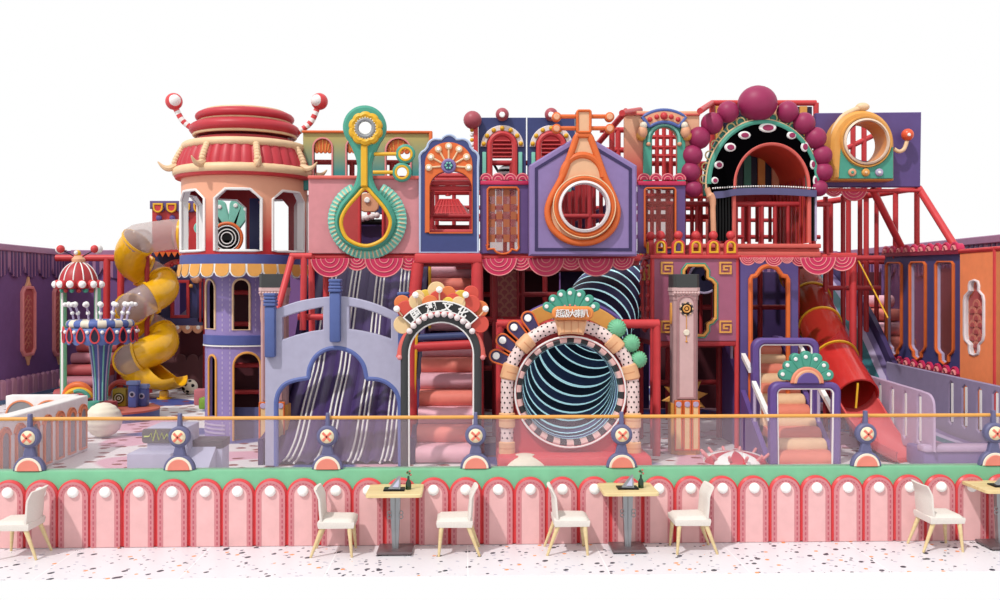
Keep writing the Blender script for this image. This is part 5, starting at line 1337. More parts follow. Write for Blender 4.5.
# ------------------------------------------------------------------ purple panels with orange-trimmed windows
def orange_window(label, x0, x1, y0, y1, wx0, wx1, wy0, wy1, chk, YU):
    PU = FP(YU)
    cx = (wx0 + wx1) / 2; w_ = (wx1 - wx0) / 2
    t = thing('window_panel', label, 'window panel', (PU((x0 + x1) / 2, 252)[0], YU, PU(0, y1)[1]))
    o = [(wx0, wy0 + 1.5), (wx0 + 1.5, wy0), (wx1 - 1.5, wy0), (wx1, wy0 + 1.5), (wx1, wy1 - 9)] + arc(wx1 - 2.5, wy1 - 6, 3, 60, -60, 4)[1:] + [(cx + w_ * .55, wy1 - 5)] + arc(cx, wy1 - 5, w_ * .55, 0, -180, 8, 5)[1:] + [(wx0 + 2.5, wy1 - 5)] + arc(wx0 + 2.5, wy1 - 6, 3, 240, 120, 4)[1:] + [(wx0, wy1 - 9)]
    if not chk: o = rect(wx0, wy0, wx1, wy1, 2)
    m = MB(); m.plate(PU.L([(x0, y0), (x1, y0), (x1, y1), (x0, y1)]), [PU.L(o)], PU.M, -.1, 0, mat('panel_purple', (104, 76, 134)), .01); b_ = m.build('panel_board', t)
    m = MB(); m.band(PU.L(o), -.035, PU.M, -.08, .04, M_orange, .012); m.build('window_trim', t)
    m = MB(); X0, Z1 = PU(wx0, wy0); X1, Z0 = PU(wx1, wy1); nx_, nz_ = 4, 7
    m.plate(PU.L(offset(o, .3)), [], PU.M, -.07, -.05, M_pane); m.build('glass_pane', t)
    if chk:
        m = MB()
        for i in range(nx_):
            for j in range(nz_):
                m.box(X0 + (X1 - X0) * i / nx_ + .01, X0 + (X1 - X0) * (i + 1) / nx_ - .01, YU + .04, YU + .046, Z0 + .2 + (Z1 - Z0 - .2) * j / nz_, Z0 + .2 + (Z1 - Z0 - .2) * (j + 1) / nz_, M_check if (i + j) % 2 == 0 else M_check2)
        m.build('check_pattern', t)
    m = MB(); r = 5.6; n = max(3, round((x1 - x0) / 11))
    m.box(PU(x0, 0)[0], PU(x1, 0)[0], YU - .05, YU + .08, PU(0, y0 + 1.2)[1], PU(0, y0 - 3)[1], M_mag, .015); ed = m.build('top_edge', t)
    m = MB()
    for k in range(n):
        cxk = x0 + (x1 - x0) * (k + .5) / n; rr = (x1 - x0) / n * .56
        m.plate(PU.L(arc(cxk, y0 - 2.2, rr, 0, 180, 10)), [], PU.M, -.02, .03, M_mag, .008)
        for f_ in (.9, .5): m.tube([PU.V(*q, .03) for q in arc(cxk, y0 - 2.2, rr * f_, 0, 180, 10)], .01, M_valp, 5)
    m.build('ring_cresting', t)
    return t
orange_window('purple panel with checkered orange-trimmed window left of the lavender house', 480, 528.5, 182, 253.5, 488.5, 517.5, 188.5, 253, True, 18.35)
orange_window('purple panel with orange-trimmed window right of the lavender house', 638, 685.5, 182, 253.5, 645.5, 674.5, 189, 247, False, 19.35)

# ------------------------------------------------------------------ lavender house front with orange pear ring
YHs = 17.95; PQ = FP(YHs); qs = sc(YHs)
t = thing('house_front', 'lavender gabled house front with orange pear-shaped ring round its hole', 'house front', (PQ(583, 255)[0], YHs, PQ(583, 256)[1]))
hp = [(529.5, 255.5), (529.5, 165), (582.5, 132.5), (637, 165.5), (637, 256)]
hl = circ(584.5, 206.5, 24, 44)
m = MB(); m.plate(PQ.L(hp), [PQ.L(hl)], PQ.M, -.32, 0, mat('house_lavender', (146, 124, 178)), .03); hb = m.build('house_board', t)
ins = [(534.8, 251), (534.8, 168), (582.5, 138.8), (631.8, 168.3), (631.8, 251.2)]
m = MB(); m.band(PQ.L(ins), .055, PQ.M, -.0, .012, mat('line_indigo', (58, 44, 92))); m.build('indigo_line', hb)
pear = catmull([(577, 135), (571, 153), (561.5, 178), (551, 198), (547.5, 212), (551, 226), (560, 236), (571, 241.5), (582.5, 243), (594, 241.5), (605, 236), (614, 226), (617.5, 212), (614, 198), (605, 178), (596, 153), (589.5, 135)], 4)
m = MB(); m.plate(PQ.L(pear), [PQ.L(circ(584.5, 206.5, 26, 44))], PQ.M, .0, .06, mat('pear_peach', (240, 190, 150)), .01); pb = m.build('peach_pear', t)
m = MB(); m.tube([PQ.V(a, b_, .06) for a, b_ in pear], .062, M_orange, 10, closed=True); m.build('orange_outline', pb)
m = MB(); m.tube([PQ.V(*q, .06) for q in arc(582.5, 178, 20.5, 178, 2, 20, 23)], .06, M_orange, 8); m.build('inner_arch', pb)
m = MB(); hc_ = PQ.VC(584.5, 206.5, .18)
m.lathe([(r * qs, d) for r, d in ((25.5, .02), (26, .16), (28.5, .2), (31, .16), (31.5, .02))], hc_, M_orange, 64, axis='y'); m.build('orange_ring', t)
m = MB(); m.lathe([(r * qs, d) for r, d in ((22.8, .02), (22.5, .16), (23.5, .24), (25.6, .22), (26.3, .1))], hc_, mat('ring_white', (246, 236, 236)), 64, axis='y'); m.tube([hc_ + Vector((31 * qs * cos(a), -.17, 31 * qs * sin(a))) for a in [2 * PI * i / 48 for i in range(48)]], .012, M_cream, 6, closed=True); m.build('white_ring', t)
m = MB(); hd = PQ.L(rect(575.5, 110.5, 591, 134.5, 3)); m.plate(hd, [], PQ.M, -.05, .1, mat('pear_peach', (240, 190, 150)), .02); m.band(hd, .045, PQ.M, -.05, .14, M_orange, .02); hd_ = m.build('head_block', t)
for y, xa_, xb_ in ((116.5, 556.8, 610), (128.3, 556.8, 610)):
    for x, q in ((xa_, 577), (xb_, 590)):
        m = MB(); m.rod(PQ.V(x, y, .04), PQ.V(q, y, .04), .04, M_orange, 8); rb = m.build('side_rod', hd_)
        m = MB(); m.disc(PQ.V(x, y, .12), .085, .14, M_orange, 20); m.disc(PQ.V(x, y, .14), .058, .04, M_peach, 16); m.build('rod_knob', rb)
# ------------------------------------------------------------------ navy lamp-arch panels behind
YN = 20.9; PN = FP(YN)
for x0, x1, lb in ((478.5, 526, 'navy panel with bulb-lined arch behind the checkered window panel'), (527.5, 575, 'navy panel with bulb-lined arch behind the gable of the lavender house')):
    t = thing('arch_panel', lb, 'arch panel', (PN((x0 + x1) / 2, 180)[0], YN, PN(0, 190)[1])); cx = (x0 + x1) / 2
    hole = [(cx - 12.5, 190), (cx - 12.5, 146)] + arc(cx, 146, 12.5, 180, 0, 14) + [(cx + 12.5, 190)]
    m = MB(); m.plate(PN.L([(x0, 117.5), (x1, 117.5), (x1, 190), (x0, 190)]), [PN.L(hole)], PN.M, -.1, 0, mat('arch_navy', (60, 70, 124)), .01); m.build('panel_board', t)
    m = MB(); m.plate(PN.L(arc(cx, 147, 21.5, 180, 0, 24) + arc(cx, 147, 16, 0, 180, 24)), [], PN.M, 0, .06, mat('arch_white_band', (244, 232, 230)), .012); wb_ = m.build('white_band', t)
    for k in range(7): a = rad(170 - 26.6 * k); m = MB(); m.ball(PN.V(cx + 18.8 * cos(a), 147 - 18.8 * sin(a), .07), .05, M_gold, 10); m.build('bulb', wb_)
    m = MB(); m.tube([PN.V(*q, .04) for q in hole], .06, M_red, 8); m.build('red_arch', t)
    m = MB()
    for s_2 in (-1, 1): m.box(PN(cx + s_2 * 18, 0)[0] - .04, PN(cx + s_2 * 18, 0)[0] + .04, YN - .06, YN, PN(0, 190)[1], PN(0, 150)[1], M_lteal, .01)
    m.build('teal_jambs', t)
    m = MB(); m.ball(PN.V(cx, 114.5, .1), .14, M_dpink, 16); k_ = m.build('top_ball', t); m = MB(); m.disc(PN.V(cx, 114.5, .25), .06, .05, M_glow, 16); m.build('ball_lamp', k_)
t = thing('lamp_post', 'narrow red post with a pink ball beside the navy arch panels', 'post', (PN(474, 170)[0], YN - .1, PN(0, 180)[1]))
m = MB(); m.box(PN(473.5, 0)[0], PN(478, 0)[0], YN - .14, YN - .02, PN(0, 180)[1], PN(0, 118)[1], M_red, .02); m.build('post_body', t)
m = MB(); m.ball(PN.V(472.5, 120, .12), .19, M_dpink, 16); m.build('pink_ball', t)
m = MB()
for k in range(5): m.ball(PN.V(472, 130 + 5 * k, .08), .045, M_white if k % 2 else M_gold, 8)
m.build('bead_row', t)

# ------------------------------------------------------------------ peach panel with teal crested arch
YR2 = 19.7; PR2 = FP(YR2)
t = thing('crest_panel', 'peach to red panel with teal arch and blue-edged fan crest', 'arch panel', (PR2(662, 180)[0], YR2, PR2(0, 184)[1]))
hole = archp(651.5, 127.5, 677, 184, 14)
m = MB(); m.plate(PR2.L([(624.5, 111), (699.5, 111), (699.5, 186), (624.5, 186)]), [PR2.L(hole)], PR2.M, -.12, 0, gmat('peach_red_paint', (198, 58, 62), (240, 186, 150), .25, 1.25), .01); m.build('panel_board', t)
m = MB(); m.box(PR2(624, 0)[0], PR2(700, 0)[0], YR2 - .05, YR2 + .14, PR2(0, 112)[1], PR2(0, 109.8)[1], M_coral, .02); m.build('top_rail', t)
m = MB(); o = [(643, 186)] + [(643, 143)] + arc(664, 139, 21, 190, -10, 20) + [(685, 143), (685, 186)]; m.plate(PR2.L(o), [PR2.L(hole)], PR2.M, 0, .05, M_teal, .012); m.build('teal_surround', t)
m = MB(); m.tube([PR2.V(*q, .07) for q in [(648.5, 143)] + arc(664, 140, 15.5, 180, 0, 16) + [(679.5, 143)]], .03, M_lteal, 8)
for x in (648.5, 679.5): m.ball(PR2.V(x, 144, .07), .045, M_peach, 10)
m.build('teal_hoop', t)
m = MB(); cr = arc(664, 146, 36, 127, 53, 14) + arc(664, 146, 24, 53, 127, 14); m.plate(PR2.L(cr), [], PR2.M, .03, .14, M_peach, .015); ck = m.build('fan_crest', t)
m = MB(); m.tube([PR2.V(*q, .12) for q in cr], .035, mat('crest_blue', (90, 110, 178)), 8, closed=True); m.build('blue_edge', ck)
for k in range(5):
    a = rad(118 - 14 * k); m = MB(); m.ball(PR2.V(664 + 30 * cos(a), 146 - 30 * sin(a), .14), .075 if k == 2 else .05, M_red, 12); m.build('red_stud', ck)
for s_2 in (-1, 1):
    m = MB(); m.ball(PR2.V(664 + s_2 * 21.5, 132, .1), .1, M_peach, 14, sz=1.3); m.ball(PR2.V(664 + s_2 * 20.5, 125.5, .12), .075, M_ivory, 12); m.ball(PR2.V(664 + s_2 * 23, 136, .06), .1, M_amber, 12); m.build('side_bud', ck)

# ------------------------------------------------------------------ opera headdress arch
YO2 = 19.75; PH2 = FP(YO2); ho = sc(YO2); C0 = (762.5, 186)
t = thing('headdress_arch', 'opera headdress arch with plum balls, black band of oval eyes and red barrel vault', 'arch', (PH2(764, 245)[0], YO2, PH2(0, 256)[1]))
R0 = 55.5
bk = arc(C0[0], 190, 62, 180, 0, 40, 82)
gre = [(704, 196)] + arc(762, 186, 58, 180, 0, 40, 74) + [(820, 196), (806, 196)] + arc(762.5, 186, 45, 0, 180, 30, 56) + [(717, 196)]
m = MB(); m.plate(PH2.L(gre), [], PH2.M, -.12, .0, mat('headdress_teal', (52, 136, 122)), .015); m.build('teal_backing', t)
oute = [(709, 196), (709, 184)] + arc(763, 184, 54, 180, 0, 40, 62) + [(817, 184), (817, 196)]
innr = [(732.5, 196), (733, 186)] + arc(770.5, 186, 37.5, 180, 0, 40, 42) + [(808, 186), (807.5, 196)]
m = MB(); m.plate(PH2.L(oute + innr[::-1]), [], PH2.M, -.02, .1, mat('headdress_black', (6, 5, 7), .9, spec=.0), .02); bb = m.build('black_band', t)
m = MB(); m.tube([PH2.V(*q, .08) for q in oute[1:-1]], .05, M_teal, 8); m.tube([PH2.V(*q, .06) for q in [(706.5, 192)] + arc(762.5, 184, 56.5, 180, 0, 40, 64.5) + [(818.5, 190)]], .022, M_cream, 6); m.build('teal_edge', t)
m = MB()
for k in range(17):
    a = rad(176 - 10.7 * k); x, y = 762.5 + 58.5 * cos(a), 184 - 67 * sin(a); m.tube([PH2.V(x + 4.2 * cos(b_), y + 4.2 * sin(b_), .02) for b_ in [2 * PI * i / 12 for i in range(12)]], .016, mat('lace_gold', (226, 202, 140)), 5, closed=True)
m.build('gold_lace', t)
for x, y, rx, ry in ((713.5, 181, 3.6, 3.4), (717.5, 165.5, 4.6, 4), (728.8, 148, 5.8, 4.4), (743, 136, 6.2, 4), (766, 128.5, 8.8, 4.8), (790, 136, 5, 4), (803, 147.5, 4, 5), (811, 165, 2.8, 5), (813.5, 181, 2.4, 5)):
    m = MB(); m.plate(PH2.L(circ(x, y, rx, 24, ry)), [], PH2.M, .08, .125, M_white, .02); ey = m.build('oval_eye', t)
    m = MB(); m.plate(PH2.L(circ(x + .3, y + .2, rx * .62, 20, ry * .62)), [], PH2.M, .1, .14, M_plum, .01); m.build('plum_pupil', ey)
for x, y, r, sx_ in ((757.5, 103.5, 18, 1.1), (728, 112, 11, 1), (787.5, 112, 11, 1), (712, 123.5, 11.2, 1), (804, 123.5, 11.2, 1), (699, 138, 11.3, 1), (815.5, 138, 11, 1), (692, 155.5, 10.7, 1), (822, 155.5, 10.2, 1), (690, 172, 10.3, 1), (823, 172, 9.8, 1), (693.5, 189, 8.6, 1), (819, 188, 8.6, 1)):
    m = MB(); m.ball(PH2.V(x, y, .03), r * ho, M_plum, 24, sx=sx_); m.build('plum_ball', t)
# barrel vault of orange red going back from the opening
M_vault = mat('vault_red', (222, 84, 62), .5)
ve = [(733, 243), (733, 186)] + arc(770.5, 186, 37.5, 180, 0, 30, 42) + [(808, 186), (808, 243)]
v0 = PH2.L(ve); m = MB(); D_ = 2.3
m.add([(a, YO2 - .04, b_) for a, b_ in v0] + [(a, YO2 + D_, b_) for a, b_ in v0], [(i, i + 1, len(v0) + i + 1, len(v0) + i) for i in range(len(v0) - 1)], M_vault)
m.tube([Vector((a, YO2 - .06, b_)) for a, b_ in v0], .045, M_coral, 8); m.build('barrel_vault', t)
m = MB()
for k in range(9):
    for sx_ in ((0, -1) if k < 9 else ()): 
        a = v0[sx_][0] + (.03 if sx_ == 0 else -.03)
        if sx_ == -1: m.box(a - .012, a + .012, YO2 + .1 + .25 * k, YO2 + .17 + .25 * k, v0[0][1], v0[1][1] + .2, M_dred)
m.build('vault_ribs', t)
m = MB()
for x in (746, 757, 770, 783, 795): m.rod(PH2.V(x, 197, -D_ + .1), PH2.V(x, 242, -D_ + .1), .04, M_dred, 8)
m.box(v0[0][0], v0[-1][0], YO2 + D_ - .08, YO2 + D_, PH2(0, 190)[1] - .1, PH2(0, 180)[1], M_dred); m.build('rear_bars', t)
m = MB(); sash = [(712 + i * 10.2, 194.5 - 2.4 * sin(PI * i / 10) + (1.5 if i < 2 else 0)) for i in range(11)]
for i in range(10): m.plate(PH2.L([(sash[i][0], sash[i][1] - 3.6), (sash[i + 1][0], sash[i + 1][1] - 3.6), (sash[i + 1][0], sash[i + 1][1] + 3.2), (sash[i][0], sash[i][1] + 3.2)]), [], PH2.M, .1, .16, mat('sash_slate', (92, 88, 130)))
m.build('slate_sash', t)
m = MB()
for k in range(44): x = 713 + 102 * k / 43; m.ball(PH2.V(x, 188.2 - 2.0 * sin(PI * (x - 713) / 102), .14), .018, M_white, 6)
m.build('bead_string', t)
m = MB()
for k in range(8): x = 710.5 + 3.0 * k; m.tube([PH2.V(x, 196, .03), PH2.V(x + .4, 220, .05), PH2.V(x + .2, 241, .04)], .03, M_black, 6)
m.build('black_fringe', t)
m = MB()
for k in range(3): x = 811 + 2.3 * k; m.tube([PH2.V(x, 196, .03), PH2.V(x, 220, .05), PH2.V(x, 241, .04)], .026, M_black if k < 2 else M_lil, 6)
m.build('black_fringe', t)
m = MB(); m.tube([PH2.V(*q, .12) for q in catmull([(707, 188), (709, 194), (712.5, 200), (713, 215), (713.5, 232), (714, 239)], 4)], [.06] * 5 + [.085, .08, .075, .07, .065] + [.055] * 11, M_peach, 10); m.build('peach_curl', t)
m = MB()
for (y0, y1, d) in ((243, 247.5, .22), (247.5, 251, .14), (251, 256.5, .2)): m.box(PH2(690, 0)[0], PH2(817.5, 0)[0], YO2 - d, YO2 + 1.2, PH2(0, y1)[1], PH2(0, y0)[1], M_coral, .02)
m.build('coral_plinth', t)
# ------------------------------------------------------------------ retro radio panel
YRD = 20.3; PD = FP(YRD); rs = sc(YRD)
PD4 = FP(YRD - .44)
t = thing('radio_panel', 'purple panel carrying a big orange and teal retro radio with round porthole', 'panel', (PD(873, 187)[0], YRD, PD(0, 188)[1]))
hl = circ(866.5, 141.5, 19.5, 40)
m = MB(); m.plate(PD.L([(816, 113), (921.5, 112), (920.5, 187), (816, 187)]), [PD.L(hl)], PD.M, -.14, 0, mat('radio_purple', (96, 76, 136)), .015); m.build('panel_board', t)
bx = [(834, 181), (832, 140)] + arc(866, 141, 31.5, 180, 0, 24, 32) + [(895, 145), (895.5, 181)]
bx = [(832, 180), (832, 143)] + arc(863.5, 143, 31.5, 180, 0, 26, 33) + [(895, 180)]
m = MB(); m.plate(PD4.L(bx), [PD4.L(circ(866.5, 141.5, 20.5, 40))], PD.M, -.02, .42, M_amber, .06); bd = m.build('radio_body', t)
m = MB(); low = [(841, 147), (839, 178.5), (893.5, 178.5), (893.5, 147)] + [(866.5 + 26 * cos(rad(a)), 141.5 + 26 * sin(rad(a))) for a in range(12, 169, 8)]
m.plate(PD4.L(low), [], PD.M, .38, .435, M_teal, .008); m.build('teal_face', bd)
hc_ = PD.VC(866.5, 141.5, .48)
m = MB(); m.lathe([(r * rs, d) for r, d in ((20.3, .47), (21.0, .54), (22.8, .52), (23.4, .42))], hc_, mat('porthole_cream', (240, 214, 190)), 56, axis='y'); m.lathe([(r * rs, d) for r, d in ((20.2, -.1), (20.2, .48))], hc_, mat('barrel_amber', (232, 150, 70)), 56, axis='y'); m.lathe([(r * rs, d) for r, d in ((23.2, .42), (23.6, .49), (25, .5), (26, .4))], hc_, M_amber, 56, axis='y'); m.build('porthole_ring', t)
for k, x in enumerate((853, 866.5, 880)):
    m = MB(); m.disc(PD.V(x, 172.2, .5), .078, .07, (M_peach, M_amber, M_lil)[k], 20); m.disc(PD.V(x, 172.2, .53), .03, .03, (M_teal, M_cream, M_white)[k], 12); m.build('radio_knob', bd)
m = MB(); hd = catmull([(833, 147), (834, 130), (842, 117), (853, 110.5), (862, 107.5)], 6); m.tube([PD.V(*q, .3) for q in hd], .05, M_cream, 10); m.ball(PD.V(862.5, 107, .28), .11, M_cream, 14, sx=1.3, sz=.8); m.build('carry_handle', t)
m = MB(); m.tube([PD.V(*q, .2) for q in catmull([(894, 149), (899, 151.5), (904, 149), (907, 141)], 6)], .04, M_cream, 10); cr = m.build('crank_arm', t)
m = MB(); m.ball(PD.V(907.5, 134.8, .2), .125, mat('crank_orange', (236, 96, 60), .3), 18); kb = m.build('crank_knob', cr); m = MB(); m.disc(PD.V(909.5, 134.5, .335), .035, .04, M_white, 14); m.build('knob_dot', kb)
m = MB(); m.box(PD(816, 0)[0], PD(921, 0)[0], YRD - .05, YRD + .16, PD(0, 189)[1], PD(0, 186)[1], M_red, .02); m.build('bottom_rail', t)
ring_valance('pink ring-patterned valance under the retro radio panel', YRD - .04, [(834, 187.5, 9), (854, 187.5, 13.5)])
# ------------------------------------------------------------------ tall cage posts and braces under the radio panel
t = thing('support_cage', 'tall red posts and braces that carry the retro radio panel', 'frame', (7.6, 21, 0))
E0, E1 = at(918, 188, 21.4), at(812, 204, 23.4)
for q in (917, 897, 868.5, 850.5, 832):
    u = (918 - q) / 106; p = E0.lerp(E1, u); m = MB(); m.rod((p.x, p.y, 3.7 if q > 880 else 0), p, .06, M_red, 10); m.build('post', t)
for q, Y in ((825.5, 21), (843, 21.4), (860, 21.6), (876.5, 22.6)):
    p = at(q, 198 - (q - 812) * .09, Y); m = MB(); m.rod((p.x, Y, 0), p, .052, M_dred, 10); m.build('post', t)
m = MB(); m.rod(E0, E1, .07, M_red); m.build('beam', t)
for a_, b_ in (((843, 150), (885, 130)), ((853, 120), (853, 192)), ((864, 126), (864, 192)), ((879, 118), (879, 192))):
    m = MB(); m.rod(at(*a_, 22.2), at(*b_, 22.2), .06, M_red, 10); m.build('beam', t)
m = MB(); m.rod(PD.V(918, 188, -.1), E0, .06, M_red); m.build('beam', t)
for q, Y in ((853, 20.3),):
    p = at(q, 252, Y); m = MB(); m.rod((p.x, Y, 0), (p.x, Y, 3.6), .075, M_red, 10); m.build('post', t)
m = MB(); m.rod(at(800, 256, 20.3), at(856, 256, 20.3), .07, M_red, 10); m.build('beam', t)
XR = 9.4
for (a, b_) in (((872.5, 189.5), (905, 254)), ((918.5, 188), (961, 256))):
    m = MB(); e = atx(b_[0], b_[1], XR + .15); m.rod(PD.V(*a, -.1), e, .075, M_red, 10); m.build('brace', t)
for (q0, q1, Y, y) in ((800, 884, 20.0, 258), (800, 880, 21.4, 288), (838, 884, 23, 262)):
    m = MB(); m.rod(at(q0, y, Y), at(q1, y, Y), .055, M_dred, 10); m.build('beam', t)
m = MB(); m.rod(at(856, 256, 21.0), at(888, 318, 19.8), .016, M_gold, 8); m.build('yellow_rope', t)

# ------------------------------------------------------------------ mauve house with crenellated top
YM = 18.78; PM = FP(YM)
t = thing('mauve_house', 'mauve play house with orange fret squares and red arched cresting', 'play house', (PM(695, 345)[0], YM + .6, 0))
kh = [(683, 336)] ; cx = 696
def keyhole(cx, w0, w1, ys):
    y0, y1, y2, y3 = ys
    L_ = [(cx - w0, y0 + 4), (cx - w0 + 3, y0), (cx + w0 - 3, y0), (cx + w0, y0 + 4), (cx + w0, y1 - 2), (cx + w0 + 2, y1), (cx + w1 - 3, y1 + 1.2), (cx + w1, y1 + 4.5), (cx + w1, y2 - 4.5), (cx + w1 - 3, y2 - 1.2), (cx + w0 + 2, y2), (cx + w0, y2 + 2), (cx + w0, y3 - 4), (cx + w0 - 3, y3)]
    return L_ + [(2 * cx - x, y) for x, y in L_[::-1]][0:10]
kh = keyhole(695.5, 10.5, 18.5, (267, 280, 322, 334))
# walls: front and left side, floor slab and corner posts
xl = PM(653, 300)[0]; xr = PM(738.5, 300)[0]; zb_, zt2 = PM(0, 342)[1], PM(0, 258)[1]
m = MB(); m.plate(PM.L([(653, 258), (738.5, 258), (738.5, 342), (653, 342)]), [PM.L(kh)], PM.M, -.12, 0, M_mauve, .01); fw_ = m.build('front_wall', t)
m = MB(); m.band(PM.L(kh), -.05, PM.M, -.1, .05, M_amber, .015); k_ = m.build('keyhole_trim', fw_); m = MB(); m.band(offset(PM.L(kh), -.05), -.028, PM.M, -.05, .03, M_teal, .01); m.build('teal_edge', k_)
sd = lambda a, b_, d: Vector((xl - d, a, b_))
YM2 = YM + 1.42
oval = [(YM + .72 + .3 * cos(q), zb_ + .85 + .56 * sin(q)) for q in [2 * PI * i / 20 for i in range(20)]]
m = MB(); m.plate([(YM + .1, zb_), (YM2, zb_), (YM2, zt2), (YM + .1, zt2)], [oval], sd, -.1, 0, M_mauve); sw_ = m.build('side_wall', t)
m = MB(); m.band(oval, -.08, sd, -.05, .05, M_red, .015)
for q in range(16): a = 2 * PI * q / 16; m.ball(sd(YM + .72 + .38 * cos(a), zb_ + .85 + .66 * sin(a), .02), .06, M_scarlet, 8)
m.build('oval_trim', sw_)
m = MB(); m.box(xr - .1, xr, YM + .1, YM2, zb_, zt2, M_mauve); m.build('right_wall', t)
def fret(m, M, x0, z1, s, d):
    """square spiral band"""
    w_ = s * .14; S = [(0, 0, 1, .14), (0, .14, .14, 1), (.14, .86, 1, 1), (.86, .28, 1, .86), (.3, .28, .86, .42), (.3, .42, .44, .7), (.44, .57, .7, .7)]
    for a, b_, c, e in S: m.plate([(x0 + s * a, z1 - s * b_), (x0 + s * c, z1 - s * b_), (x0 + s * c, z1 - s * e), (x0 + s * a, z1 - s * e)], [], M, 0, d, M_amber)
for x, y in ((660.5, 261.8), (719, 261.8), (660.5, 320.5), (719, 320.5)):
    m = MB(); a, b_ = PM(x, y); fret(m, PM.M, a, b_, .235, .03); m.build('fret_square', fw_)
for y in (YM + .25, YM + .8): 
    m = MB(); fret(m, sd, y, zt2 - .1, .3, .03); m.build('fret_square', sw_)
m = MB(); zc = zt2; m.box(xl - .06, xr + .04, YM - .05, YM + .14, zc, PM(0, 254)[1], M_red, .02); m.box(xl - .06, xl + .1, YM, YM2, zc, PM(0, 254)[1], M_red, .02); m.build('top_rail', t)
for x, z0, z1 in ((xl, 0.0, zt2), (xr - .02, 0.0, zt2)):
    m = MB(); m.rod((x, YM + .04, z0), (x, YM + .04, z1), .05, M_red, 10); m.build('corner_post', t)
m = MB(); m.box(xl, xr, YM, YM2, zb_ - .1, zb_ + .02, M_dred, .02); m.rod((xl, YM2, 0), (xl, YM2, zb_), .07, M_dred, 8); m.rod((xr, YM2, 0), (xr, YM2, zb_), .07, M_dred, 8); m.build('floor_slab', t)
def crest(M, a, z, w_, h_):
    m = MB(); o = [(a - w_, z), (a - w_, z + h_ - w_)] + [(a + w_ * cos(rad(q)), z + h_ - w_ + w_ * sin(rad(q))) for q in range(165, 0, -15)] + [(a + w_, z + h_ - w_), (a + w_, z)]
    i = offset(o, .052); m.plate(o, [i], M, -.05, .04, M_red, .012); c_ = m.build('crest_arch', t)
    m = MB(); m.band(offset(o, .035), .035, M, -.06, .055, M_gold, .008); m.build('gold_trim', c_)
    m = MB(); m.ball(M(a, z + h_ + .075, -.005), .085, M_red, 14); m.build('crest_ball', c_)
for x in (660.5, 678.3, 695.8, 713.3, 730.7): crest(PM.M, PM(x, 254)[0], PM(0, 254.3)[1], .125, .30)
for y in (YM + .3, YM + .7, YM + 1.1): crest(sd, y, PM(0, 254.3)[1], .125, .30)
# disc-faced drum inside, seen through the keyhole
m = MB(); c = PM.V(704, 278, -.9); m.disc(c, .3, .1, M_dnavy, 28); m.tube([c + Vector((.3 * cos(a), -.02, .3 * sin(a))) for a in [2 * PI * i / 28 for i in range(28)]], .025, M_lil, 6, closed=True)
for k in range(5): m.rod((xl + .5 + .24 * k, YM2 - .1, zb_), (xl + .5 + .24 * k, YM2 - .1, zt2), .035, M_dred, 8)
m.rod(c, (c.x, c.y + .5, c.z), .06, M_dred, 8); m.build('inner_drum', t)
# ------------------------------------------------------------------ purple trefoil doorway
YDo = 18.75; PO_ = FP(YDo)
t = thing('trefoil_doorway', 'purple doorway panel with orange trefoil-headed opening beside the mauve house', 'doorway', (PO_(768, 450)[0], YDo, 0))
ho_ = [(750.5, 449)] + [(750.5, 279), (752, 276.5), (756, 275.5), (757.5, 273)] + arc(769, 275, 11.2, 165, 15, 14, 9) + [(780.5, 273), (782, 275.5), (786.5, 276.5), (788, 279), (788, 449)]
m = MB(); m.plate(PO_.L([(740.5, 257), (798.5, 257), (798.5, 449.5), (788, 449.5)] + ho_[::-1][1:-1] + [(750.5, 449.5), (740.5, 449.5)]), [], PO_.M, -.14, 0, mat('door_purple', (96, 80, 142)), .01); m.build('door_panel', t)
m = MB(); m.tube([PO_.V(*q, .02) for q in ho_], .045, M_orange, 8); m.build('orange_trim', t)
m = MB(); m.box(PO_(740, 0)[0], PO_(799, 0)[0], YDo - .06, YDo + .12, PO_(0, 257.5)[1], PO_(0, 254.5)[1], M_red, .02); m.build('top_rail', t)

# ------------------------------------------------------------------ purple gate stairs
YG1, YG2 = 17.05, 18.15; G1, G2 = FP(YG1), FP(YG2)
t = thing('gate_stairs', 'peach and coral roller stairs between two purple rounded gate frames', 'stairs', (G1(805, 466)[0], YG1, 0))
def gate(Pq, x0, x1, y0, y1, nm):
    r = 10; pts = [(x0, y1)] + arc(x0 + r, y0 + r, r, 180, 90, 8) + arc(x1 - r, y0 + r, r, 90, 0, 8) + [(x1, y1)]
    m = MB(); Yq = Pq.Y; oo = Pq.L(pts); w_ = .14
    o2 = oo + [(oo[-1][0] - w_, oo[-1][1])] + [(q[0], q[1]) for q in Pq.L([(x1 - 8, y1)] )][0:0] 
    ii = [(x0 + 8, y1)] + arc(x0 + r + 2.5, y0 + r + 2.0, r - 4.5, 180, 90, 8) + arc(x1 - r - 2.5, y0 + r + 2.0, r - 4.5, 90, 0, 8) + [(x1 - 8, y1)]
    m.plate(Pq.L(pts + ii[::-1]), [], Pq.M, -.14, .05, M_purple, .035); g_ = m.build(nm, t)
    m = MB(); m.tube([Pq.V(*q, .0) for q in ii], .022, M_white, 6); m.build('white_lining', g_)
    return g_
zf = lambda Y: HOR + CAMZ * FPX / Y
g1 = gate(G1, 770, 840.5, 382, zf(YG1) - .5, 'front_gate'); gate(G2, 752.5, 819, 338, zf(YG2) - .5, 'rear_gate')
gx0, gx1 = G1(778, 460)[0], G1(834, 460)[0]
Mpe, Mco = mat('step_peach', (242, 200, 158), .5), mat('step_coral2', (234, 136, 112), .5)
roller_stairs(t, gx0, gx1, [(17.35 + .28 * i, .2 + .168 * i) for i in range(11)], [Mco, Mpe])
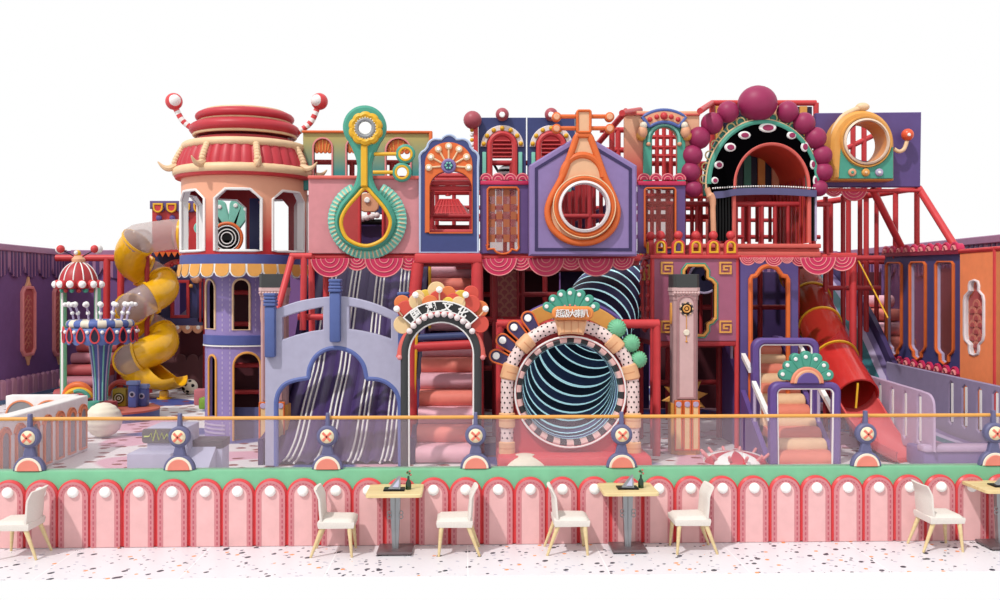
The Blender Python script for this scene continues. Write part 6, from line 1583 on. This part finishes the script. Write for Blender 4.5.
m = MB(); m.plate([(17.5, 0), (20.5, 0), (20.5, 1.75), (20.1, 1.75)], [], lambda a, b_, d: Vector((d, a, b_)), gx0 + .02, gx1 - .02, Mco); m.build('stair_core', t)
for x, nm in ((gx0 - .13, 0), (gx1 + .07, 1)):
    sd_ = lambda a, b_, d: Vector((x + d, a, b_)); m = MB(); o = [(17.25, 0), (20.6, 0), (20.6, 2.05), (20.2, 2.05), (17.25, .14)]
    m.plate(o, [], sd_, -.05, .05, M_purple, .015); s_w = m.build('side_wall', t)
    for (ya, za), (yb, zb__) in (((17.1, .78), (18.05, 1.3)), ((18.25, 1.52), (19.7, 2.22))):
        m = MB(); m.add([(x + dx, yy, zz__ + dz) for yy, zz__ in ((ya, za), (yb, zb__)) for dx, dz in ((-.04, -.045), (.04, -.045), (.04, .045), (-.04, .045))], [(0, 1, 2, 3), (4, 7, 6, 5), (0, 4, 5, 1), (1, 5, 6, 2), (2, 6, 7, 3), (3, 7, 4, 0)], M_white); m.build('white_handrail', s_w)
    for yy, z0_, z1_ in ((18.0, .6, 1.28), (19.6, 1.6, 2.16)): m = MB(); m.rod((x, yy, z0_), (x, yy, z1_), .03, M_lil, 8); m.build('rail_post', s_w)
fc = (806, 382)
for k in range(7):
    ang = 164 - 24.7 * k; m = MB(); o = petal(None, fc[0], fc[1] - 1, ang, 10, 30 if k in (2, 3, 4) else 28, 2.5, 5.6, G1.L, 0, 0, None); m.plate(o, [], G1.M, -.08 + .01 * (k % 2), .05, M_teal, .02); p = m.build('fan_petal', g1)
    m = MB(); x, y = fc[0] + 24 * cos(rad(ang)), fc[1] - 1 - 24 * sin(rad(ang)); m.disc(G1.V(x, y, .07), .034, .03, M_white, 14); m.build('lamp_dot', p)
for r, mt, d in ((16.5, mat('crest_coral', (240, 150, 120)), .09), (13.5, M_peach, .11), (11, M_purple, .13)):
    m = MB(); m.plate(G1.L(arc(fc[0], fc[1] + 1, r, 180, 0, 20)), [], G1.M, -.05, d, mt, .015); m.build('half_disc', g1)

# ------------------------------------------------------------------ candy-striped dome with pink pegs
cd = at(734, 467, 17.4); t = thing('candy_dome', 'low red and white striped dome with pink pegs beside the gate stairs', 'dome', (cd.x, 17.35, 0))
m = MB(); n = 12
for k in range(n): m.lathe([(.55 * cos(rad(a)), .19 * sin(rad(a))) for a in range(0, 91, 10)], (cd.x, 17.35, 0), M_white if k % 2 else mat('candy_red', (206, 66, 78)), 3, 2 * PI * (k + .2) / n, 2 * PI * (k + 1.2) / n)
m.build('striped_shell', t)
for k in range(n):
    a = 2 * PI * (k + .2) / n; c = Vector((cd.x + .49 * cos(a), 17.35 + .49 * sin(a), .08)); m = MB(); m.rod(c, c + Vector((.09 * cos(a), .09 * sin(a), .08)), .028, M_valp, 8); m.ball(c + Vector((.09 * cos(a), .09 * sin(a), .08)), .028, M_valp, 8); m.build('peg', t)
sp = at(684.5, 397, 19.6); m = MB(); o = []
for k in range(20): r = (.46 if k % 2 == 0 else .27); o.append((sp.x + r * cos(2 * PI * k / 20 + .15), sp.z + r * sin(2 * PI * k / 20 + .15)))
m.plate(o, [], lambda a, b_, d: Vector((a, 19.6 - d, b_)), 0, .06, M_amber, .02); m.box(sp.x - .04, sp.x + .04, 19.6, 19.66, 0, sp.z, M_dred); tag(m.build('sun_ornament'), 'amber spiky sun ornament on a stake behind the clock column', 'ornament')

# ------------------------------------------------------------------ red tube slide
t = thing('red_tube_slide', 'red tube slide with yellow rings and open chute beside the gate stairs', 'slide', (at(890, 466, 17.2).x, 17.4, 0))
P_ = lambda x, y, Y: at(x, y, Y)
rp = [P_(793, 262, 23.0), P_(807, 292, 21.6), P_(820, 325, 20.4), P_(838, 364, 19.2), P_(857, 397, 18.3)]
pp_ = [Vector(q) for q in catmull([tuple(q) for q in rp], 8)]; RT = .415
cutn = int(len(pp_) * .70)
m = MB(); m.tube(pp_[:cutn + 1], RT, M_redclear, 28, caps=False); m.build('clear_red_tube', t)
m = MB(); m.tube(pp_[cutn:], RT, M_redpl, 28, caps=False); m.tube(pp_[cutn:], RT - .03, M_redpl, 28, caps=False); m.tube([pp_[-1] + (pp_[-1] - pp_[-2]).normalized() * .0 + Vector((0, 0, 0)), pp_[-1] + (pp_[-1] - pp_[-2]).normalized() * .005], [RT, RT - .03], M_redpl, 28, caps=False); m.build('red_mouth', t)
for i in (4, 10, 16, cutn):
    d = (pp_[min(i + 1, len(pp_) - 1)] - pp_[i - 1]).normalized(); m = MB(); m.tube([pp_[i] - d * .02, pp_[i] + d * .02], RT + .03, M_gold, 28); m.build('yellow_ring', t)
ch = [pp_[-3], pp_[-1], P_(874, 424, 17.75), P_(891, 439, 17.4), P_(910, 450, 17.1)]
cp_ = catmull([tuple(q) for q in ch], 5); vs_ = []; K = 13; nP = len(cp_)
for i, p in enumerate(cp_):
    u = i / (nP - 1); a_ = Vector(cp_[min(i + 1, nP - 1)]) - Vector(cp_[max(i - 1, 0)]); a_.normalize(); sd_ = a_.cross(Vector((0, 0, 1))).normalized(); up_ = sd_.cross(a_)
    for rr in (RT, RT - .035):
        for j in range(K): q = rad(180 + 180 * j / (K - 1)); vs_.append(Vector(p) + sd_ * (rr * cos(q)) + up_ * (rr * sin(q) * (1 - .35 * u)))
fs = []
for i in range(nP - 1):
    for lay in (0, 1):
        for j in range(K - 1): k = (i * 2 + lay) * K + j; k2 = ((i + 1) * 2 + lay) * K + j; fs.append((k, k + 1, k2 + 1, k2))
    for j in (0, K - 1): fs.append(((i * 2) * K + j, (i * 2 + 1) * K + j, ((i + 1) * 2 + 1) * K + j, ((i + 1) * 2) * K + j))
for j in range(K - 1): k = (nP - 1) * 2 * K + j; fs.append((k, k + 1, k + K + 1, k + K))
m = MB(); m.add(vs_, fs, mat('chute_red', (224, 92, 92), .35)); m.build('open_chute', t)
e = Vector(cp_[-1]); m = MB(); m.box(e.x - .3, e.x + .2, e.y + .05, e.y + .5, 0, max(.05, e.z - .33), M_redpl, .02); m.build('chute_foot', t)
m = MB(); m.rod(P_(858, 383, 18.0), P_(856, 408, 18.0), .02, M_gold, 6); m.build('yellow_strap', t)

# ------------------------------------------------------------------ lilac wave slide with slotted sides
XA, XB = 7.75, 9.0; SA, SB = SP(XA, -1), SP(XB, -1)
t = thing('wave_slide', 'lilac and purple slide with slotted side boards at the right', 'slide', (8.4, 17.2, 0))
o = [(858, 372), (921, 390.5)] + catmull([(922, 391), (929, 394), (933, 401), (934, 412)], 4) + [(934, 452.5), (858, 436)]
def slot(x0, x1, y0, y1): return [(x0, y0 + 3), ((x0 + x1) / 2, y0), (x1, y0 + 3), (x1, y1 - 3), ((x0 + x1) / 2, y1), (x0, y1 - 3)]
sl = [slot(877.5, 881, 383, 425), slot(890, 893.5, 387, 433), slot(903, 906.5, 391, 438), slot(917, 921, 394.5, 443)]
m = MB(); m.plate(SA.L(o), [SA.L(s_2) for s_2 in sl], SA.M, -.03, .0, mat('board_lilac', (196, 172, 200), .5), .02); na_ = m.build('near_side_board', t)
for s_2 in sl: m = MB(); m.plate(SA.L(rect(s_2[2][0] - 1.3, s_2[2][1] - 1, s_2[2][0] + .2, s_2[3][1] + 1)), [], SA.M, -.02, .008, M_white); m.build('slot_lining', na_)
o = [(886, 361.5), (1004, 387), (1030, 393), (1030, 480), (1000, 470), (886, 423)]
sl = [slot(948.5, 953, 381, 424), slot(962, 967, 385, 428), slot(976.5, 981.5, 388, 432), slot(992.5, 998, 391, 437), slot(1010, 1016, 394, 442)]
m = MB(); m.plate(SB.L(o), [SB.L(s_2) for s_2 in sl], SB.M, -.03, 0, mat('board_greylilac', (158, 146, 178), .5), .02); nb_ = m.build('far_side_board', t)
for s_2 in sl: m = MB(); m.plate(SB.L(rect(s_2[2][0] - 1.6, s_2[2][1] - 1, s_2[2][0] + .2, s_2[3][1] + 1)), [], SB.M, -.02, .008, M_white); m.build('slot_lining', nb_)
prof = [(26.0, 3.7), (25.2, 3.6), (23.8, 3.0), (22.7, 2.35), (21.9, 1.75), (21.2, 1.15), (20.3, .68), (18.6, .36), (16.8, .3)]
pts = catmull(prof, 6); sh = lambda y: .22 * max(0, min(1, (y - 20.2) / 1.0))
for (u0, u1, mt, nm) in ((0, .5, mat('lane_mauve', (176, 132, 160)), 'mauve_lane'), (.5, .72, M_dteal, 'teal_lane'), (.72, .86, M_lil, 'lilac_lane'), (.86, 1, mat('bed_purple', (120, 104, 150), .5), 'purple_lane')):
    x0, x1 = XA + .1 + (XB - XA - .2) * u0, XA + .1 + (XB - XA - .2) * u1; m = MB(); n = len(pts)
    m.add([(x + sh(y), y, z) for y, z in pts for x in (x0, x1)] + [(x + sh(y), y, z - .12) for y, z in pts for x in (x0, x1)], [(2 * i, 2 * i + 1, 2 * i + 3, 2 * i + 2) for i in range(n - 1)] + [(2 * n + 2 * i, 2 * n + 2 * i + 2, 2 * n + 2 * i + 3, 2 * n + 2 * i + 1) for i in range(n - 1)] + [(2 * n - 2, 2 * n - 1, 4 * n - 1, 4 * n - 2)], mt); m.build(nm, t)
for x in (XB + .2,):
    m = MB(); pr = [(y, z + .26) for y, z in pts if y > 20.6]; o = pr + [(y, z - .16) for y, z in pts if y > 20.6][::-1]; m.plate(o, [], lambda a, b_, d: Vector((x + d, a, b_)), -.06, .06, mat('curve_purple', (74, 58, 108), .45), .02); m.build('curved_side', t)
x0_ = XA - .1; m = MB(); m.box(XA - .12, XB + .3, 16.5, 17.2, 0, .34, mat('base_purple', (128, 110, 160), .5), .04); m.box(XA - .15, XB + .3, 16.45, 16.75, .28, .4, mat('board_lilac', (196, 172, 200), .5), .06); m.build('landing_base', t)

# ------------------------------------------------------------------ blue and orange building on the right
SR = SP(XR, -1)
t = thing('right_play_house', 'navy and orange play house with tall trimmed windows along the right side', 'play house', (XR + .6, 20, 0))
yA, yB, yC, yD = SR(884, 300)[0], SR(961, 300)[0], SR(996.5, 300)[0], 15.8
zT = SR(940, 254.5)[1]; zT0 = SR(884, 256)[1]
def bwin(x0, x1, y0, y1b, y1):
    cx = (x0 + x1) / 2; w_ = (x1 - x0) / 2
    return [(x0, y0 + 2), (x0 + 1.5, y0), (x1 - 1.5, y0), (x1, y0 + 2), (x1, y1b - 6), (x1 - 1, y1b - 3), (cx + w_ * .45, y1b), (cx + w_ * .4, y1 - 2.5), (cx, y1), (cx - w_ * .45, y1 - 3), (cx - w_ * .5, y1b - 1), (x0 + 1, y1b - 4), (x0, y1b - 7)]
W = [bwin(888, 901.5, 263.5, 349, 355.5), bwin(911.5, 925.5, 263, 352, 359), bwin(937.5, 953.5, 262.5, 355, 363.5)]
m = MB(); m.plate([(yA, 0), (yB, 0), (yB, zT), (yA, zT0)], [SR.L(w_) for w_ in W], SR.M, -.06, 0, mat('house_navy', (72, 74, 130), .5), .01); nw = m.build('navy_wall', t)
for w_ in W:
    m = MB(); m.plate(SR.L(offset(w_, -1.6)), [SR.L(w_)], SR.M, -.02, .045, M_orange, .012); wt = m.build('window_trim', nw)
    m = MB(); m.band(SR.L(w_), .015, SR.M, -.06, .0, M_lil); m.build('reveal_lining', wt)
    m = MB(); m.plate(SR.L(offset(w_, .3)), [], SR.M, -.055, -.05, M_pane); m.build('glass_pane', wt)
for nm, y0, y1, dn in (('top_cresting', 251.5, 256, 0), ('foot_cresting', 0, 0, 1)):
    m = MB(); n = 10
    for k in range(n):
        u = (k + .5) / n; y = yA + (yB - yA) * u; z = (zT0 + (zT - zT0) * u + .06) if not dn else SR(884 + 77 * u, 360 + 15.5 * u)[1]
        for q in range(2):
            m.tube([SR.M(y + (.13 - .06 * q) * cos(rad(a)), z + (.13 - .06 * q) * sin(rad(a)), .03 + .02 * q) for a in range(0, 181, 15)], .035, M_mag if q == 0 else M_valp, 6)
        m.plate([(y + .13 * cos(rad(a)), z + .13 * sin(rad(a))) for a in range(0, 181, 15)], [], SR.M, -.1, .03, M_mag)
    zz0 = (zT0, zT) if not dn else (SR(884, 361.5)[1], SR(961, 377.5)[1])
    m.add([SR.M(yA, zz0[0] - .02, .06), SR.M(yB, zz0[1] - .02, .06), SR.M(yB, zz0[1] + .07, .06), SR.M(yA, zz0[0] + .07, .06)] + [SR.M(yA, zz0[0] - .02, -.1), SR.M(yB, zz0[1] - .02, -.1), SR.M(yB, zz0[1] + .07, -.1), SR.M(yA, zz0[0] + .07, -.1)], [(0, 1, 2, 3), (3, 2, 6, 7), (0, 4, 5, 1), (0, 3, 7, 4), (1, 5, 6, 2)], mat('crest_wine', (150, 36, 66)))
    m.build(nm, nw)
def ogee(cx, w_, y0, y1):
    h_ = y1 - y0; a = w_; L_ = []
    r = [(0, 0), (.33, .015), (.42, .06), (.40, .13), (.55, .155), (.9, .2), (1, .26), (1, .74), (.9, .80), (.55, .845), (.40, .87), (.42, .94), (.33, .985), (0, 1)]
    return [(cx + a * u, y0 + h_ * v) for u, v in r] + [(cx - a * u, y0 + h_ * v) for u, v in r[::-1][1:-1]]
wq = ogee(976, 8.6, 281.5, 354)
for (ya, yb, win, nm, mt) in ((yB, yC, wq, 'orange_wall', M_orangew), (yC, yD, ogee(1016, 8.6, 279, 362), 'orange_wall', mat('orange_wall_light', (236, 146, 96), .55))):
    m = MB(); z_ = SR(975, 252.8)[1]; m.plate([(ya - .01, 0), (yb, 0), (yb, z_), (ya - .01, z_)], [SR.L(win)], SR.M, -.06, .03, mt, .01); ow = m.build(nm, t)
    m = MB(); m.plate(SR.L(offset(win, -2.4)), [SR.L(offset(win, .1))], SR.M, -.02, .055, mat('window_white', (236, 224, 226), .4), .02); wt = m.build('window_frame', ow)
    m = MB(); W_ = SR.L(win); ys = [q[0] for q in W_]; zs = [q[1] for q in W_]; m.plate(offset(W_, .03), [], SR.M, -.04, -.02, M_scale2); scales(m, SR.M, min(ys) + .03, max(ys) - .03, min(zs) + .1, max(zs) - .3, (max(ys) - min(ys) - .06) / 4.01, -.02, M_scale1, M_scale2); m.build('scale_insert', wt)
m = MB(); m.rod((XR - .02, yC, 0), (XR - .02, yC, zT + .06), .045, M_red, 8); m.rod((XR - .02, yB, zT + .03), (XR - .02, yD, zT + .03), .04, M_red, 8); m.build('red_corner_trim', t)
m = MB(); m.box(XR + .1, XR_ - .3, yD + .2, yA - .02, zT - .12, zT, M_dred); m.build('roof_slab', t)
m = MB(); m.box(XR_ - .6, XR_ - .45, yD, yA + 1, 0, zT - .2, mat('inner_wine', (120, 60, 84), .7)); m.build('inner_wall', t)
# pink roller stairs inside
sx_0, sx_1 = at(852, 300, 23.5).x, at(880, 300, 23.5).x
t = thing('soft_stairs', 'soft pink and coral roller stairs behind the posts of the navy play house', 'stairs', (9.9, 23, 0))
roller_stairs(t, 9.2, 10.7, [(22.2 + .4 * i, .55 + .33 * i) for i in range(8)], [Mcoral, Mlp])
m = MB(); m.plate([(22.3, 0), (25.6, 0), (25.6, 2.8), (25.2, 2.8)], [], lambda a, b_, d: Vector((d, a, b_)), 9.22, 10.68, M_dpink); m.build('stair_core', t)
t = thing('rear_backdrop', 'dark purple wall panels behind the red tube slide', 'panel', (8.2, 27.5, 0))
for i in range(2):
    m = MB(); x0 = at(805, 300, 27.5).x + 1.1 * i; m.box(x0, x0 + 1.06, 27.5, 27.62, 0, 3.5, (mat('panel_teal_dark', (44, 72, 92)), M_choc, M_dpur)[i], .02); m.build('back_panel', t)

# ------------------------------------------------------------------ play structure behind the spiral slide
YW = 29.6; PW = FP(YW)
t = thing('rear_play_house', 'red and navy play house with arched doorway behind the yellow spiral slide', 'play house', (PW(165, 390)[0], YW, 0))
m = MB(); m.plate(PW.L([(150, 252), (207, 252), (207, 322), (150, 322)]), [PW.L(rect(173, 282, 188, 316))], PW.M, -.15, 0, mat('rear_navy', (56, 58, 104)), .01); fb = m.build('navy_wall', t)
m = MB(); m.plate(PW.L(arc(180, 282, 23, 180, 0, 20) + arc(180, 282, 15.5, 0, 180, 20)), [], PW.M, 0, .1, M_coral, .02)
m.tube([PW.V(*q, .06) for q in arc(180, 282, 16, 180, 0, 20)], .06, M_slate, 8); m.build('arch_crest', fb)
for k in range(7): a = rad(168 - 26 * k); m = MB(); m.ball(PW.V(180 + 19.5 * cos(a), 282 - 19.5 * sin(a), .1), .1 if k == 3 else .07, M_red, 10); m.build('red_stud', fb)
m = MB(); m.plate(PW.L(rect(171, 280, 190, 318)), [PW.L(rect(174, 283, 187, 315))], PW.M, -.05, .08, M_dred, .01); m.plate(PW.L(rect(173, 282, 188, 316)), [], PW.M, -.8, -.7, M_purple); m.plate(PW.L([(176, 316), (188, 306), (188, 316)]), [], PW.M, -.6, -.3, M_lil); m.build('doorway', t)
for x in (166, 196):
    m = MB(); m.ball(PW.V(x, 278, .1), .16, M_peach, 12); m.ball(PW.V(x + (5 if x < 180 else -5), 286, .08), .06, M_amber, 8); m.build('side_bud', fb)
for x in (157, 201): m = MB(); m.plate(PW.L(rect(x - 3, 262, x + 3, 322)), [], PW.M, 0, .06, M_dpur, .01); m.plate(PW.L(rect(x - 1, 262, x + 1, 322)), [], PW.M, .05, .08, M_dred); m.build('striped_pilaster', fb)
m = MB(); m.plate(PW.L(rect(150, 318, 210, 326)), [], PW.M, -.1, .06, mat('rear_slate', (74, 74, 122)), .01); m.build('ledge', t)
for k in range(6): 
    cx = 156 + 10.5 * k; m = MB(); m.plate(PW.L(arc(cx, 325.5, 5.8, 0, -180, 10, 8)), [], PW.M, .0, .1, M_peach, .02); sl_ = m.build('hanging_scallop', t); m = MB(); m.disc(PW.V(cx, 327.5, .13), .06, .04, M_glow, 12); m.build('lamp', sl_)
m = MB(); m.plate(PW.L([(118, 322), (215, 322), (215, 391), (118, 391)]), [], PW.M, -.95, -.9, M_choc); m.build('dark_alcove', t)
m = MB(); m.plate(PW.L([(118, 391), (118, 362)] + sum([arc(125 + 12 * k, 362, 6, 180, 0, 8) for k in range(8)], []) + [(215, 362), (215, 391)]), [], PW.M, -.85, -.78, mat('alcove_scallop', (104, 62, 66), .7), .02); m.build('scalloped_board', t)
for x in (107, 121, 150, 207): m = MB(); m.rod(PW.V(x, 257, .1), (PW(x, 257)[0], YW - .1, 0), .1, M_red if x < 130 else M_dred, 10); m.build('post', t)
for y, x0, x1 in ((258, 56, 152), (322, 100, 152)): m = MB(); m.rod(PW.V(x0, y, .1), PW.V(x1, y, .1), .1, M_red, 10); m.build('beam', t)
Pz = FP(YW - .3); m = MB(); m.plate(Pz.L([(152, 208), (208, 208), (208, 252), (152, 252)]), [], Pz.M, -.3, 0, mat('rear_red', (200, 58, 62)), .01); rb = m.build('red_upper_wall', t)
m = MB(); m.plate(Pz.L([(150.5, 201), (208, 201), (208, 209)] + sum([arc(202 - 10.4 * k, 207.5, 5.2, 0, -180, 8, 5) for k in range(5)], []) + [(150.5, 209)]), [], Pz.M, -.3, .08, mat('rear_violet', (106, 86, 140)), .02); m.build('violet_pelmet', rb)
for k in range(4): 
    cx = 159 + 13.5 * k; m = MB(); m.band(Pz.L([(cx - 5, 203.5), (cx + 5, 203.5), (cx + 5, 208)] + arc(cx, 208, 5, 0, -180, 8) + [(cx - 5, 208)]), .05, Pz.M, .05, .13, M_gold, .01); m.plate(Pz.L([(cx - 4, 204.5), (cx + 4, 204.5), (cx + 4, 208)] + arc(cx, 208, 4, 0, -180, 8) + [(cx - 4, 208)]), [], Pz.M, .05, .1, M_red); bdg = m.build('gold_badge', rb)
    m = MB(); m.ball(Pz.V(cx, 218, .03), .09, M_purple, 10, sy=.5); m.build('violet_drop', rb)
m = MB()
for k in range(8): m.plate(Pz.L([(154 + 6 * k, 252), (157 + 6 * k, 257), (160 + 6 * k, 252)]), [], Pz.M, 0, .05, M_orange)
m.build('pennant_edge', rb)
t = thing('soft_stairs', 'dusky pink soft stairs at the far left behind the blue carousel', 'stairs', (PW(85, 390)[0], 27.6, 0))
roller_stairs(t, at(66, 390, 28).x, at(108, 390, 28).x, [(27.4 + .4 * i, .32 + .3 * i) for i in range(6)], [mat('step_dusky_red', (184, 84, 88), .6), mat('step_dusky_pink', (182, 116, 130), .6)])
c = at(190, 384, 29.0); m = MB(); m.ball((c.x, 29.0, .22), .22, M_ivory, 18)
for k in range(10): 
    a = Vector((random.uniform(-1, 1), random.uniform(-1, -.1), random.uniform(-.8, 1))).normalized(); m.ball(Vector((c.x, 29.0, .22)) + a * .175, .065, M_black, 8)
tag(m.build('soccer_ball', base=(c.x, 29.0, 0)), 'black and white soccer ball by the dark alcove behind the spiral slide', 'ball')
for x, mt, lb in ((199, M_rose, 'rose pink soft play block beside the lavender tower foot'), (204, mat('block_lime', (140, 180, 70)), 'lime green soft play block beside the lavender tower foot')):
    c = at(x, 407 if mt is not M_rose else 403, 25.4 if mt is not M_rose else 26.2); m = MB(); m.box(c.x - .14, c.x + .2, c.y, c.y + .35, 0, .42 if mt is M_rose else .28, mt, .04); tag(m.build('soft_block'), lb, 'soft block')
# ------------------------------------------------------------------ what shows through the upper windows
t = thing('inner_red_wall', 'red inner wall with a small window seen through the drop hole of the pink wall', 'wall panel', (px_(366, 19.7), 19.7, 3.62))
Pi = FP(19.75); m = MB(); m.plate(Pi.L([(318, 186), (418, 186), (418, 252), (318, 252)]), [Pi.L(rect(361, 192, 382, 248, 3))], Pi.M, -.1, 0, mat('inner_coral', (206, 84, 84)), .01); m.build('wall_board', t)
m = MB(); m.band(Pi.L(rect(361, 192, 382, 248, 3)), -.05, Pi.M, -.08, .05, M_red, .015); m.build('window_frame', t)
m = MB(); P3 = FP(20.6); m.plate(P3.L(rect(359, 193, 379, 212, 6)), [], P3.M, -.08, 0, M_peach, .02); m.plate(P3.L(rect(374, 196, 392, 214, 3)), [], P3.M, -.1, -.02, M_slate, .02)
m.disc(P3.V(367, 200, .05), .06, .05, M_glow, 14); m.plate(P3.L(rect(356, 222, 392, 252)), [], P3.M, -.2, -.12, M_dpur); m.build('toy_face', t)
m = MB()
for k in range(4): m.ball(P3.V(362 + 5 * k, 219 - 1.2 * k, .05), .065, mat('pearl_white', (246, 232, 232), .25), 10)
m.rod(P3.V(357, 222, .0), P3.V(384, 222, .0), .06, M_black); m.build('pearl_row', t)
# red net roof inside the blue shell window
t = thing('net_tent', 'red net tent roof seen through the blue shell window', 'net tent', (px_(448, 22.5), 22.5, 3.62))
P4 = FP(22.3); m = MB(); a0, a1 = P4(430, 220), P4(468, 220); ap = P4(446, 196); zt4 = P4(446, 192)[1]
vsq = [(P4(x, y)[0], 22.3 - dy, P4(x, y)[1]) for x, y, dy in ((431, 222, .6), (470, 222, .6), (475, 214, -.9), (436, 214, -.9), (440, 200, .1), (458, 200, .1))]
m.add(vsq, [(0, 1, 5, 4), (1, 2, 5), (2, 3, 4, 5), (3, 0, 4)], M_dred)
for k in range(9):
    u = k / 8; p = Vector(vsq[0]).lerp(Vector(vsq[1]), u); q = Vector(vsq[4]).lerp(Vector(vsq[5]), u); m.rod(p, q, .022, M_red, 6)
for k in range(4): u = k / 3; m.rod(Vector(vsq[0]).lerp(Vector(vsq[4]), u), Vector(vsq[1]).lerp(Vector(vsq[5]), u), .022, M_red, 6)
m.build('net_roof', t)
m = MB()
for y in (176, 180, 192): m.rod(P4.V(424, y), P4.V(480, y), .07, M_red, 8)
m.rod(P4.V(448, 178), P4.V(448, 196), .06, M_red, 8)
m.build('tent_railing', t); m = MB(); m.box(P4(428, 0)[0], P4(476, 0)[0], 22.3, 22.4, P4(0, 236)[1], P4(0, 224)[1], M_dred); m.build('tent_base', t)
# dense bars and a purple ramp behind the round hole of the house
t = thing('bar_screen', 'dense red bar screen with a purple ramp behind the lavender house hole', 'screen', (px_(588, 22), 22, 3.62))
P5 = FP(22.0)
for x in range(552, 632, 7): m = MB(); m.rod(P5.V(x, 166), P5.V(x, 252), .045, M_dred, 8); m.build('bar', t)
m = MB(); P6 = FP(22.6); m.plate(P6.L([(560, 236), (562, 228), (590, 214), (626, 192), (640, 192), (640, 202), (600, 222)]), [], P6.M, -.2, .1, M_dpur, .02); m.build('purple_ramp', t)
m = MB(); m.plate(P6.L([(556, 178), (592, 178), (592, 240), (556, 240)]), [], P6.M, -.5, -.4, M_dred); m.plate(P6.L([(556, 240), (620, 240), (620, 252), (556, 252)]), [], P6.M, -.5, -.4, M_dred); m.build('red_back', t)
# behind the navy lamp arches
for cx, nm in ((502, 'striped'), (551, 'striped')):
    P7 = FP(21.9); t = thing('inner_hood', 'wine red ribbed hood seen through the ' + ('left' if cx < 520 else 'right') + ' navy lamp arch', 'hood', (P7(cx, 185)[0], 21.9, P7(0, 190)[1]))
    m = MB(); o = [(cx - 14, 158), (cx - 14, 143)] + arc(cx, 143, 14, 180, 0, 12, 8) + [(cx + 14, 143), (cx + 14, 158)]
    m.plate(P7.L(o), [], P7.M, -.1, 0, M_dred, .01)
    for k in range(5): m.rod(P7.V(cx - 13, 141 + 4 * k, .02), P7.V(cx + 13, 141 + 4 * k, .02), .025, M_red, 6)
    m.build('hood_board', t)
    m = MB()
    for s_2 in (-1, 1): m.rod(P7.V(cx + s_2 * 12, 158, .1), P7.V(cx, 178, .1), .03, M_black, 6); m.rod(P7.V(cx + s_2 * 13, 156, .1), P7.V(cx + s_2 * 13, 190, .1), .03, M_dred, 6)
    m.build('black_stays', t)
    if cx < 520:
        m = MB(); c = P7.V(506, 174, .3); n = 9
        for k in range(n): m.lathe([(.19 * sin(PI * (k + q / 4) / n), -.19 * cos(PI * (k + q / 4) / n)) for q in range(5)], c, M_black if k % 2 else M_white, 20)
        tag(m.build('zebra_ball'), 'black and white striped ball inside the left navy lamp arch', 'ball')
# bars behind the teal crest arch
t = thing('bar_screen', 'red bar grid seen through the teal crest arch', 'screen', (px_(664, 20.6), 20.6, 4.9))
P8 = FP(20.6)
for x in (650, 657, 664, 671, 678): m = MB(); m.rod(P8.V(x, 124), P8.V(x, 190), .045, M_red, 8); m.build('bar', t)
for y in (137, 147.5, 156): m = MB(); m.rod(P8.V(644, y), P8.V(686, y), .045, M_red, 8); m.build('bar', t)
t = thing('bar_screen', 'red bar row between the purple window panel and headdress arch', 'screen', (px_(680, 20.6), 20.9, 3.62))
P9 = FP(20.9)
for x in (646, 652, 659, 668, 676, 684, 692, 701): m = MB(); m.rod(P9.V(x, 190), P9.V(x, 252), .042, M_dred, 8); m.build('bar', t)
for y in (196, 204): m = MB(); m.rod(P9.V(640, y), P9.V(710, y), .06, M_red, 8); m.build('bar', t)
# gramophone and pillar seen through the tower windows
P10 = FP(23.0); t = thing('gramophone_ornament', 'teal petalled gramophone ornament with black record seen through the tower windows', 'ornament', (P10(228, 252)[0], 23.0, 3.9))
gb = MB(); gb.disc(P10.V(227, 238), .33, .1, M_black, 32)
for k, r in enumerate((.28, .2, .13)): gb.tube([P10.V(227, 238, .02) + Vector((r * cos(a), 0, r * sin(a))) for a in [2 * PI * i / 30 for i in range(30)]], .013, M_white, 6, closed=True)
gb.tube([P10.V(227, 238, .0) + Vector((.34 * cos(a), 0, .34 * sin(a))) for a in [2 * PI * i / 30 for i in range(30)]], .035, M_orange, 8, closed=True); gb.build('record', t)
for x, y, a in ((222, 206, 80), (212, 214, 110), (202, 226, 140), (198, 240, 165), (235, 210, 60)):
    m = MB(); o = petal(None, 230, 236, a, 8, 38, 4, 6.5, P10.L, 0, 0, None); m.plate(o, [], P10.M, -.1 - .002 * x / 100, -.03, M_lteal, .02); p = m.build('teal_petal', t); m = MB(); m.disc(P10.V(230 + 31 * cos(rad(a)), 236 - 31 * sin(rad(a)), .0), .05, .05, M_white, 12); m.build('lamp', p)
m = MB(); m.rod(P10.V(230, 236, -.05), P10.V(205, 200, -.05), .04, M_black); m.box(P10(224, 0)[0], P10(236, 0)[0], 23.0, 23.1, 3.62, P10(0, 240)[1], M_dgrey); m.build('stand', t)
t = thing('tower_pillar', 'pink fluted pillar on a navy panel standing inside the round tower', 'pillar', (tx + .4, YT + .2, tz(256)))
m = MB(); m.box(tx + .02, tx + .42, YT + .3, YT + .36, tz(256), tz(192), M_navy, .01); m.build('navy_panel', t)
m = MB(); m.lathe([(.09, tz(236)), (.075, tz(230)), (.08, tz(200)), (.1, tz(196)), (0, tz(194))], (tx + .33, YT + .22, 0), M_rose, 20); m.lathe([(0, tz(252)), (.035, tz(250)), (.05, tz(243)), (.09, tz(236))], (tx + .33, YT + .22, 0), M_valp, 20); m.build('fluted_pillar', t)
